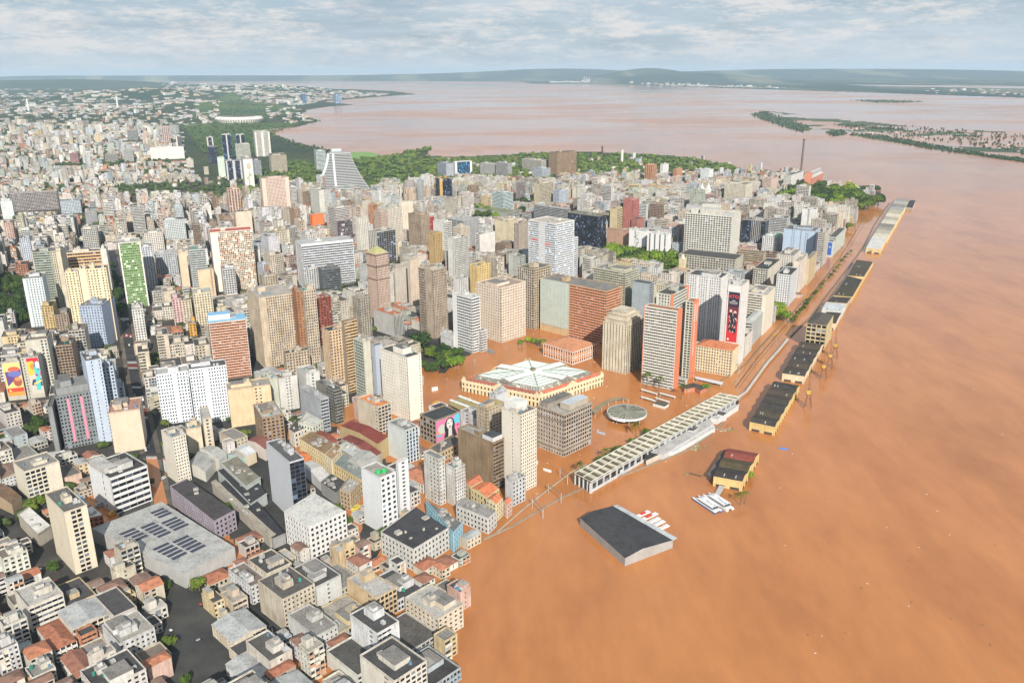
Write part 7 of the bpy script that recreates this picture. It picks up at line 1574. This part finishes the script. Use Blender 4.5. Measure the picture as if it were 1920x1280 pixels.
STY = ['w', 'w', 'c', 'p', 'b', 'n1w2', 'w2n1', 'k', 'w1c1w1', 'b2n1', 'n1s1n1', 'W', 'C', 'c2n.5', 'p', 'k', 'w1C2', 'c1w1']; STL = ['n', 'n', 'n', 's', 'n1s1', 'w', 'p', 'k', 'n', 'w', 'n1p1n1']
group_lab = {}
for i, (d, O, th, w, dp, h, x, y) in enumerate(made):
    base = rnd.choice(WL); roof = 'f'
    k = rnd.random()
    if h < 13: roof = 'm' if k < .22 else ('h' if k < .45 else ('g' if k < .52 else ('d' if k < .7 else 'f')))
    elif k < .25: roof = 'd'
    R = rnd.choice(STY); L = rnd.choice(STL)
    if x > 900 and rnd.random() < .6: L = rnd.choice(['w', 'b', 'p', 'n1w2', 'W'])
    if rnd.random() < .1: R, L = L, R
    gr = rnd.uniform(.55, 1.25); rc = (.07, .068, .07) if roof == 'd' else ((.36, .37, .37) if roof == 'm' and rnd.random() < .6 else ((.22, .15, .12) if roof == 'm' else None))
    acc = rnd.choice([base, (.5, .3, .2), (.35, .35, .34), (.3, .36, .42), (.55, .5, .42)])
    ibay = rnd.uniform(2.5, 3.6)
    if h > 16 and min(w, dp) > 13 and rnd.random() < .3:      # upper storeys set back
        pass
    if i in ind:
        lb = auto_label(base, h, roof, x, y); nm = 'apartment_block' if h > 14 else 'house'
        rt, _ = building(O, th, w, dp, h, R, L, jit(base), acc, roof if roof != 'd' else 'f', rc, lb, name=nm, cat='building', grime=gr, bay=ibay)
        group_lab.setdefault(lb, []).append((rt, x, y))
    else:
        building(O, th, w, dp, h, R, L, jit(base), acc, roof if roof != 'd' else 'f', rc, indiv=False, shared=tot, grime=gr, bay=ibay, lite=True)
o = tot.obj('city_blocks'); tag(o, 'dense mass of smaller cream, white and grey city blocks between the named buildings', 'city blocks'); o['kind'] = 'stuff'
for lb, rs in group_lab.items():
    if len(rs) > 1:
        rs.sort(key=lambda r: r[1]); ordn = ['leftmost', 'second from left', 'third from left', 'fourth from left', 'fifth from left', 'sixth from left', 'seventh from left', 'eighth from left', 'ninth from left', 'tenth from left']
        for j, (r, x, y) in enumerate(rs): 
            r['label'] = lb.replace(' block with', f' block with') + (f", {ordn[j].replace(' from left', '') if j < len(rs) - 1 or j > 9 else 'rightmost'}" if j < 10 else '')
            r['group'] = 'infill blocks near ' + lb.split(' the ')[-1][:40]
print('quads so far', len(tot.n))
# ------------------------------------------------------------------ far suburbs: small blocks over the hazy land
SUB = [([(-60, 205), (60, 200), (200, 200), (330, 204), (338, 232), (350, 300), (440, 352), (220, 352), (220, 400), (-60, 400)], 1100, 9, 30), ([(-60, 172), (100, 172), (240, 180), (330, 186), (340, 206), (200, 215), (-60, 215)], 650, 8, 20),
       ([(290, 165), (440, 160), (540, 168), (640, 174), (740, 175), (700, 182), (600, 190), (560, 200), (480, 192), (360, 184)], 760, 9, 26), ([(325, 180), (400, 178), (420, 192), (400, 230), (345, 238), (325, 232)], 190, 8, 20), ([(500, 200), (570, 206), (600, 226), (560, 234), (500, 226)], 50, 8, 20), ([(820, 300), (1290, 296), (1500, 325), (1540, 345), (1460, 380), (1100, 345), (1000, 340)], 200, 9, 26),
       ([(-60, 232), (330, 236), (345, 290), (220, 352), (-60, 350)], 900, 14, 46), ([(1180, 157), (1320, 160), (1520, 167), (1240, 161)], 120, 12, 40), ([(1700, 164), (1920, 170), (1920, 180), (1750, 176)], 40, 8, 20), ([(1580, 236), (1700, 240), (1925, 262), (1925, 290), (1780, 268), (1640, 252)], 26, 4, 7)]
far = MB(); rf_ = random.Random(5); nfar = 0
for poly, n, h0, h1 in SUB:
    xs = [p[0] for p in poly]; ys = [p[1] for p in poly]; c = 0; tries = 0
    while c < n and tries < n * 12:
        tries += 1; x = rf_.uniform(min(xs), max(xs)); y = rf_.uniform(min(ys), max(ys))
        if not inpoly(x, y, poly) or not (inpoly(x, y, LAND) or inpoly(x, y, FAR) or inpoly(x, y, MARSH)) or (any(inpoly(x, y, p) for p in PARKS) and rf_.random() < .86): continue
        G = un(x, y); d = math.hypot(*G); s = max(7, min(22, d * .0026)) * rf_.uniform(.7, 1.5); hx, hy = s * rf_.uniform(.5, 1), s * rf_.uniform(.4, .8)
        if d > 9000: hx *= 1.6
        c4 = [(G[0] - hx, G[1] - hy), (G[0] + hx, G[1] - hy), (G[0] + hx, G[1] + hy), (G[0] - hx, G[1] + hy)]
        if d < 4500 and overlaps(G[0], G[1], math.hypot(hx, hy), c4): continue
        hh = h0 * rf_.uniform(.5, 1.1) if rf_.random() < .75 else rf_.uniform(h0, h1); hm = hmax(c4, G) if d < 5000 else 99
        if hm < 4: continue
        hh = min(hh, hm); z = terr(*G); th = math.radians(24 + rf_.choice([0, 0, 20, 45])); col = rf_.choice(WL); k = rf_.uniform(.75, 1.08); col = (col[0] * k, col[1] * k, col[2] * k, .3)
        cc, ss = math.cos(th), math.sin(th); p = [(G[0] + a * cc - b * ss, G[1] + a * ss + b * cc) for a, b in ((-hx, -hy), (hx, -hy), (hx, hy), (-hx, hy))]
        for i in range(4):
            a, b = p[i], p[(i + 1) % 4]; nb = max(1, round(math.dist(a, b) / 3.6)) if rf_.random() > .3 else .4; nf = max(1, round(hh / 3.2)); far.poly([(*a, z - 6), (*b, z - 6), (*b, z + hh), (*a, z + hh)], 'far_wall', col, [(0, -2), (nb, -2), (nb, nf), (0, nf)])
        if hh < 12 and rf_.random() < .5: rc = rf_.choice([(.30, .12, .07, 1), (.24, .11, .08, 1), (.36, .17, .1, 1)]); r0, r1 = ((p[0][0] + p[3][0]) / 2, (p[0][1] + p[3][1]) / 2, z + hh + 2.4), ((p[1][0] + p[2][0]) / 2, (p[1][1] + p[2][1]) / 2, z + hh + 2.4); P4 = [(*q, z + hh) for q in p]; far.poly([P4[0], P4[1], r1, r0], 'tile', rc); far.poly([P4[2], P4[3], r0, r1], 'tile', rc)
        else: v = rf_.choice([.25, .4, .55, .16]); far.poly([(*q, z + hh) for q in p], 'roof', (v, v, v * .96, .8))
        c += 1; nfar += 1
        if d < 4500: reg((c4, G[0], G[1], math.hypot(hx, hy)))
o = far.obj('far_suburbs'); tag(o, 'hazy suburbs of tiny white and red-roofed houses spreading to the hills', 'suburbs'); o['kind'] = 'stuff'
# ------------------------------------------------------------------ trees
def crown_mesh(seed, kind='broad'):
    r = random.Random(seed); v = []; f = []; cols = []
    lobes = [(r.uniform(-.5, .5), r.uniform(-.5, .5), r.uniform(-.15, .35), r.uniform(.42, .62)) for _ in range(9)]
    base = {'broad': (.065, .11, .025), 'dark': (.032, .062, .022), 'light': (.11, .19, .03)}[kind]
    for _ in range(620):
        l = r.choice(lobes); a = r.uniform(0, 2 * math.pi); b = math.acos(r.uniform(-.5, 1)); rr = l[3] * r.uniform(.8, 1.05)
        c = Vector((l[0] + rr * math.sin(b) * math.cos(a), l[1] + rr * math.sin(b) * math.sin(a), (l[2] + rr * math.cos(b)) * .75 + .55)); nrm = Vector((math.sin(b) * math.cos(a), math.sin(b) * math.sin(a), math.cos(b) + .35)).normalized()
        nrm = (nrm + Vector((r.uniform(-.6, .6), r.uniform(-.6, .6), r.uniform(-.5, .5)))).normalized(); t = nrm.orthogonal().normalized(); t.rotate(__import__('mathutils').Quaternion(nrm, r.uniform(0, 6.28))); s = r.uniform(.07, .13); w = nrm.cross(t); i = len(v)
        v += [tuple(c + t * s), tuple(c + w * s * .7), tuple(c - t * s), tuple(c - w * s * .7)]; f.append((i, i + 1, i + 2, i + 3)); k = r.uniform(.7, 1.35); cols.append((base[0] * k, base[1] * k, base[2] * k, 1))
    for l in lobes:      # inner mass so that the crown is not see-through
        n = len(v); q = [(math.cos(2 * math.pi * k / 6), math.sin(2 * math.pi * k / 6)) for k in range(6)]; rr = l[3] * .78
        for z, s in ((-.7, .5), (0, 1), (.7, .6)):
            for a, b in q: v.append((l[0] + a * rr * s, l[1] + b * rr * s, (l[2] + z * rr) * .75 + .55))
        for j in (0, 1):
            for k in range(6): a = n + j * 6; f.append((a + k, a + (k + 1) % 6, a + 6 + (k + 1) % 6, a + 6 + k)); cols.append((base[0] * .8, base[1] * .8, base[2] * .8, 1))
        f.append(tuple(n + 12 + k for k in range(6))); cols.append((*base, 1))
    me = bpy.data.meshes.new('crown'); me.from_pydata(v, [], f); at = me.attributes.new('col', 'FLOAT_COLOR', 'FACE'); at.data.foreach_set('color', np.array(cols, dtype=np.float32).ravel()); me.materials.append(MATS['foliage']); me.update(); return me
CROWNS = {k: [crown_mesh(i * 7 + j, k) for j in range(3)] for i, k in enumerate(('broad', 'dark', 'light'))}
def trunk_mesh():
    m = MB(); m.bar((0, 0, 0), (0, 0, .55), .05, 'bark', (1, 1, 1, 1), 7, .035)
    for a in range(4): m.bar((0, 0, .4), (.3 * math.cos(a * 1.6), .3 * math.sin(a * 1.6), .75), .028, 'bark', (1, 1, 1, 1), 5, .012)
    return m.mesh('trunk')
TRUNK = trunk_mesh()
def tree(x, y, size, kind, label, group, px=True, name='tree'):
    if SC_BOX and px and group:
        a, b, c, d = SC_BOX; i = int(3.99 * (x - a) / (b - a)); j = int(2.99 * (y - c) / (d - c)); tone = {'broad': 'mid-green', 'dark': 'dark', 'light': 'light green'}[kind]
        label = label.replace('dark ', '').replace('leafy ', '').replace('bright green ', '').replace('street tree', 'roadside tree').replace(' tree', f' {tone} tree', 1) if not label.startswith('tree') else f'{tone} ' + label; label = label + ', ' + ('far', 'middle', 'near')[j] + ' row ' + ('leftmost', 'left', 'right', 'rightmost')[i] + ' part'
        label = label.replace('the green hilltop', 'the hilltop').replace(' small dry', '')
    G = un(x, y) if px else (x, y); t = thing(name, label, 'tree', (*G, .3), group); s = size
    for n_, me in (('crown', rnd.choice(CROWNS[kind])), ('trunk', TRUNK)):
        o = bpy.data.objects.new(n_, me); COL.objects.link(o); o.parent = t; o.scale = (s * .62, s * .62, s * rnd.uniform(.7, .85)) if n_ == 'crown' else (s, s, s * .8); o.rotation_euler = (0, 0, rnd.uniform(0, 6.28))
        if n_ == 'crown': o.location = (0, 0, s * .12)
def palm_mesh():
    m = MB(); m.bar((0, 0, 0), (.15, 0, 1), .03, 'bark', (1, 1, 1, 1), 6, .022); t = m.mesh('trunk'); m = MB(); r = random.Random(3)
    for k in range(16):
        a = k * 2.4; u = Vector((math.cos(a), math.sin(a), 0)); n = Vector((-u.y, u.x, 0)); p = Vector((.15, 0, 1)); e = r.uniform(.1, .9); pts = [p]
        for q in range(1, 5): pts.append(p + u * (.11 * q) + Vector((0, 0, e * .12 * q - .028 * q * q)))
        for q in range(4): w0, w1 = .05 * (1 - q * .15), .05 * (1 - (q + 1) * .22); m.poly([tuple(pts[q] + n * w0), tuple(pts[q] - n * w0), tuple(pts[q + 1] - n * w1), tuple(pts[q + 1] + n * w1)], 'foliage', (.05 * r.uniform(.7, 1.3), .085, .02, 1))
    return t, m.mesh('fronds')
PT, PF = palm_mesh()
def palm(x, y, h, label, group='palms standing in the flood'):
    G = un(x, y); t = thing('palm_tree', label, 'palm', (*G, 0), group)
    for n_, me in (('trunk', PT), ('fronds', PF)):
        o = bpy.data.objects.new(n_, me); COL.objects.link(o); o.parent = t; o.scale = (h, h, h); o.rotation_euler = (0, 0, rnd.uniform(0, 6.28))
def scatter(poly, n, mind, fn):
    global SC_BOX
    SC_BOX = (min(p[0] for p in poly), max(p[0] for p in poly), min(p[1] for p in poly), max(p[1] for p in poly))
    _scatter(poly, n, mind, fn); SC_BOX = None
SC_BOX = None
def _scatter(poly, n, mind, fn):
    xs = [p[0] for p in poly]; ys = [p[1] for p in poly]; pts = []; tr = 0
    while len(pts) < n and tr < n * 30:
        tr += 1; x = rnd.uniform(min(xs), max(xs)); y = rnd.uniform(min(ys), max(ys))
        if inpoly(x, y, poly) and all((x - a) ** 2 + ((y - b) * 1.7) ** 2 > mind * mind for a, b in pts): pts.append((x, y))
    for x, y in pts: fn(x, y)
def tk(w): return rnd.choice(w)
scatter([(1135, 482), (1180, 474), (1262, 492), (1288, 512), (1268, 532), (1235, 533), (1172, 512)], 60, 8, lambda x, y: tree(x, y, rnd.uniform(17, 24), tk(['broad', 'broad', 'light', 'dark']), 'leafy tree in the green hilltop square below the white ribbed tower', 'trees of the hilltop square'))
scatter([(1452, 378), (1500, 356), (1600, 366), (1612, 378), (1648, 384), (1625, 398), (1590, 405), (1545, 400), (1460, 392)], 95, 7, lambda x, y: tree(x, y, rnd.uniform(20, 30), tk(['broad', 'dark', 'broad', 'dark', 'light']), 'tree in the half-flooded park before the quay tip', 'trees of the waterfront park'))
scatter([(795, 698), (800, 655), (840, 655), (868, 668), (862, 682), (850, 692), (820, 702)], 20, 9, lambda x, y: tree(x, y, rnd.uniform(8, 12), tk(['broad', 'dark', 'dark', 'broad']), 'tree in the small dry garden left of the flooded square', 'trees of the square garden'))
tree(789, 660, 26, 'dark', 'tall dark conifer-like tree in the garden left of the square', 'trees of the square garden')
tree(848, 690, 13, 'light', 'bright green round tree at the flood edge of the garden', 'trees of the square garden'); tree(862, 686, 11, 'light', 'second bright green tree right at the flood edge', 'trees of the square garden')
scatter([(1447, 578), (1474, 576), (1474, 602), (1447, 608)], 6, 8, lambda x, y: tree(x, y, rnd.uniform(12, 15), 'light', 'bright green tree beside the tall blank cream wall block', 'bright trees by the cream wall'))
scatter([(205, 500), (214, 500), (228, 560), (234, 600), (220, 600), (208, 560)], 12, 9, lambda x, y: tree(x, y, 14, 'dark', 'dark street tree on the avenue left of the green-striped slab', 'street trees of the avenue'))
scatter([(-20, 525), (50, 530), (95, 555), (100, 600), (40, 612), (-20, 605)], 34, 10, lambda x, y: tree(x, y, rnd.uniform(15, 20), 'dark', 'dark tree in the shaded park at the left edge', 'trees of the left park'))
scatter([(54, 795), (78, 785), (82, 818), (60, 828)], 5, 7, lambda x, y: tree(x, y, 11, 'dark', 'tree in the pocket square below the painted walls', 'trees of the pocket square'))
scatter([(1530, 440), (1590, 428), (1600, 436), (1545, 462)], 7, 8, lambda x, y: tree(x, y, 15, 'broad', 'tree beside the long white office with green windows', 'trees by the green-windowed office'))
scatter([(885, 392), (920, 395), (945, 425), (905, 440)], 12, 9, lambda x, y: tree(x, y, 17, tk(['broad', 'light', 'dark']), 'tree below the turquoise tower podium', 'trees by the turquoise tower'))
scatter([(965, 380), (1002, 378), (1002, 402), (968, 400)], 9, 8, lambda x, y: tree(x, y, 17, 'dark', 'dark tree right of the turquoise tower', 'trees by the turquoise tower'))
for i in range(22): tree(1485 + i * 5.2 + rnd.uniform(-1, 1), 606 - i * 6.3 + rnd.uniform(-1, 1), rnd.uniform(4, 7), 'broad', ('bushy' if i % 2 else 'slim') + ' little flood wall tree, ' + near(1485 + i * 5.2 - 30, 606 - i * 6.3), 'small trees along the flood wall')
for x, y, h, lb in [(1089, 892, 11, 'palm at the near end of the train terminal'), (1136, 866, 11, 'palm second from the near end of the terminal'), (1149, 858, 9, 'short palm by the terminal roof'), (1193, 818, 13, 'tall palm midway along the terminal'), (1212, 727, 15, 'palm before the white-ribboned slab, left'), (1233, 733, 15, 'palm before the white-ribboned slab, middle'), (1277, 748, 14, 'palm alone before the brick pavilion'), (1020, 655, 12, 'palm before the orange palace, left'), (1038, 662, 12, 'palm before the orange palace, second'), (1056, 670, 12, 'palm before the orange palace, third'), (1248, 505, 20, 'tall palm in the hilltop square'), (1236, 515, 18, 'shorter palm in the hilltop square'), (1388, 946, 9, 'drowned palm right of the ferries, left crown'), (1396, 944, 9, 'drowned palm right of the ferries, right crown'), (1632, 480, 9, 'bush-like palm in the gap of the quay')]: palm(x, y, h, lb)
scatter([(1098, 885), (1180, 836), (1252, 792), (1256, 796), (1185, 842), (1106, 892)], 16, 5, lambda x, y: tree(x, y, 6.5, 'broad', 'bushy green tree hugging the terminal roof edge', 'bushes along the terminal'))
for x, y, lb in [(978, 648, 'light green tree in the flood at the foot of the pinkish-cream block, left'), (990, 643, 'light green tree in the flood at the foot of the pinkish-cream block, right'), (1010, 648, 'light green tree between the tan corner tower and the palace'), (1002, 645, 'second light green tree between tan tower and palace'), (1322, 733, 'dark green bush by the angled brick pavilion'), (1403, 800 + 98, 'lone bush at the side of the near yellow warehouse')]: tree(x, y, 7, 'light', lb, None)
# far woods: one mass each
def woods(name, label, polys, seed, size=11, col=(.045, .075, .025)):
    r = random.Random(seed); V = []; Fc = []; Cc = []
    import bmesh
    bm = bmesh.new(); bmesh.ops.create_icosphere(bm, subdivisions=1, radius=1); base = np.array([v.co[:] for v in bm.verts]); bf = np.array([[v.index for v in f.verts] for f in bm.faces]); bm.free()
    off = 0; rs = np.random.RandomState(seed)
    for poly, n in polys:
        xs = [p[0] for p in poly]; ys = [p[1] for p in poly]; c = 0; tr = 0
        while c < n and tr < n * 8:
            tr += 1; x = r.uniform(min(xs), max(xs)); y = r.uniform(min(ys), max(ys))
            if not inpoly(x, y, poly) or inpoly(x, y, AVENUE): continue
            G = un(x, y); d = math.hypot(*G)
            if d < 4500 and any((fx - G[0]) ** 2 + (fy - G[1]) ** 2 < (fr * .8) ** 2 for (_, fx, fy, fr) in FOOT_GRID(*G)): continue
            s = max(size * r.uniform(.6, 1.1), d * .0013 * r.uniform(.7, 1.3)); hz = min(s, size * 1.1) * r.uniform(.6, .85); z = terr(*G)
            for q in range(2 if d < 3500 else 1):
                b = base * (1 + rs.uniform(-.28, .28, (len(base), 1))) * np.array([s * .55, s * .55, hz * .6]) * (.75 if q else 1) + np.array([G[0] + q * s * .5, G[1] + q * s * r.uniform(-.4, .4), z + hz * .55])
                V.append(b); Fc.append(bf + off); off += len(base); k = r.uniform(.7, 1.35); Cc += [(col[0] * k, col[1] * k * r.uniform(.95, 1.05), col[2] * k, 1)] * len(bf)
            c += 1
    if not V: return
    V = np.concatenate(V); Fc = np.concatenate(Fc); me = bpy.data.meshes.new(name); me.vertices.add(len(V)); me.vertices.foreach_set('co', V.astype(np.float32).ravel()); me.loops.add(Fc.size); me.loops.foreach_set('vertex_index', Fc.astype(np.int32).ravel()); me.polygons.add(len(Fc)); me.polygons.foreach_set('loop_start', np.arange(0, Fc.size, 3, dtype=np.int32))
    at = me.attributes.new('col', 'FLOAT_COLOR', 'FACE'); at.data.foreach_set('color', np.array(Cc, dtype=np.float32).ravel()); me.materials.append(MATS['foliage']); me.update(calc_edges=True)
    o = bpy.data.objects.new(name, me); COL.objects.link(o); tag(o, label, 'woodland'); o['kind'] = 'stuff'
woods('lakeside_park', 'leafy lakeside park belt between the city and the wide lake', [([(640, 300), (760, 290), (845, 300), (845, 345), (760, 362), (660, 350), (645, 330)], 520), ([(450, 330), (560, 300), (600, 320), (590, 352), (480, 380), (440, 372)], 380), ([(830, 298), (960, 294), (1000, 330), (900, 345), (830, 335)], 320), ([(1080, 290), (1160, 289), (1300, 298), (1400, 318), (1300, 322), (1200, 308), (1190, 330), (1090, 335)], 430), ([(815, 276), (765, 283), (720, 300), (700, 304), (760, 300)], 70), ([(960, 290), (1090, 285), (1090, 300), (960, 300)], 70), ([(890, 330), (1200, 322), (1210, 350), (900, 362)], 110)], 1, 13, (.065, .105, .032))
woods('hillside_woods', 'dark green wooded hillsides and parks of the hazy left distance', [([(330, 234), (560, 236), (500, 258), (470, 285), (400, 300), (350, 262)], 600), ([(380, 190), (430, 190), (540, 202), (570, 222), (450, 236), (340, 232), (400, 205)], 600), ([(220, 350), (430, 340), (435, 380), (330, 392), (225, 372)], 330), ([(-40, 225), (60, 222), (90, 245), (40, 262), (-40, 258)], 180), ([(155, 408), (240, 400), (236, 420), (160, 430)], 60), ([(-40, 178), (330, 184), (330, 230), (-40, 230)], 1800), ([(-40, 230), (340, 235), (345, 300), (220, 360), (-40, 400)], 1900), ([(290, 164), (560, 170), (780, 176), (600, 190), (560, 200), (350, 186)], 700), ([(500, 245), (545, 263), (640, 288), (640, 293), (560, 280), (500, 262)], 60), ([(560, 222), (603, 226), (560, 238), (510, 242)], 60)], 2, 11, (.03, .055, .028))
woods('island_woods', 'half-drowned island woods strung across the brown lake at the right', [(ISL[0], 260), (ISL[1], 60), ([(1590, 254), (1650, 262), (1760, 282), (1840, 293), (1925, 305), (1925, 299), (1845, 289), (1770, 275), (1655, 254), (1600, 250)], 520), (ISL[3], 80), (ISL[4], 120), (ISL[5], 60), ([(1560, 232), (1700, 236), (1925, 252), (1925, 292), (1800, 270), (1650, 252), (1600, 245)], 330), ([(1590, 352), (1640, 350), (1650, 356), (1600, 357)], 60)], 3, 8, (.035, .06, .025))
woods('courtyard_greenery', 'scattered trees greening the gaps between city blocks', [([(0, 380), (900, 350), (1500, 360), (1400, 500), (900, 560), (0, 560)], 420), ([(0, 560), (800, 560), (760, 760), (0, 1000)], 90)], 4, 9, (.035, .06, .022))
# life in the flooded streets of the lower left
for i in range(26):
    for _ in range(30):
        x, y = rnd.uniform(-20, 820), rnd.uniform(900, 1290); G = un(x, y)
        if not overlaps(G[0], G[1], 3, [(G[0] - 3, G[1] - 3), (G[0] + 3, G[1] - 3), (G[0] + 3, G[1] + 3), (G[0] - 3, G[1] + 3)]) and inpoly(x, y, CITY):
            if i % 2: car(G, math.radians(rnd.choice([24, 114, 46, 136])), rnd.choice([(.55, .55, .55, 1), (.05, .05, .06, 1), (.4, .05, .04, 1), (.3, .32, .35, 1)]), 'drowned side-street car, ' + near(x, y), 'drowned cars in the lower left streets', z=-.7)
            else: tree(x, y, rnd.uniform(6, 9), 'broad', 'small side-street tree, ' + near(x, y), 'street trees of the lower left')
            break
# football field and lawns
for px, lb, c in [([(641, 296), (652, 286), (690, 285), (712, 290), (690, 301), (655, 303)], 'bright green sports field by the lake', (.14, .27, .035))]:
    m = MB(); m.poly([(*un(*p), .7) for p in px], 'paint', (*c, 1)); o = m.obj('sports_field', origin=(*un(*px[0]), .7)); struct(o)
# ------------------------------------------------------------------ the hazy air
def haze():
    m = bpy.data.materials.new('haze'); m.use_nodes = True; nt = m.node_tree; nt.nodes.clear(); out = nt.nodes.new('ShaderNodeOutputMaterial'); v = nt.nodes.new('ShaderNodeVolumePrincipled'); v.inputs['Color'].default_value = (.62, .82, 1.0, 1); v.inputs['Density'].default_value = HAZE_D; v.inputs['Anisotropy'].default_value = 0.0
    nt.links.new(v.outputs[0], out.inputs['Volume']); MATS['haze'] = m; b = MB(); X = 33000; b.prism([(-X, -900), (X, -900), (X, 33000), (-X, 33000)], -4, 345, 'haze', (1, 1, 1, 1), None, True); o = b.obj('haze'); tag(o, 'thin blue haze that pales the far shore and hills', 'haze'); o['kind'] = 'stuff'
    return o
HAZE_D = 3.2e-5
haze()
# tidy: remove bookkeeping, make sure that look-alike labels carry a group
cnt = Counter(o['label'] for o in LABELS)
for o in LABELS:
    if cnt[o['label']] > 1 and 'group' not in o: o['group'] = 'look-alikes: ' + o['category']
for o in bpy.data.objects:
    if '_o' in o: del o['_o']
print('objects', len(bpy.data.objects)); print('SHORT', [o['label'] for o in LABELS if len(o['label'].split()) < 4])
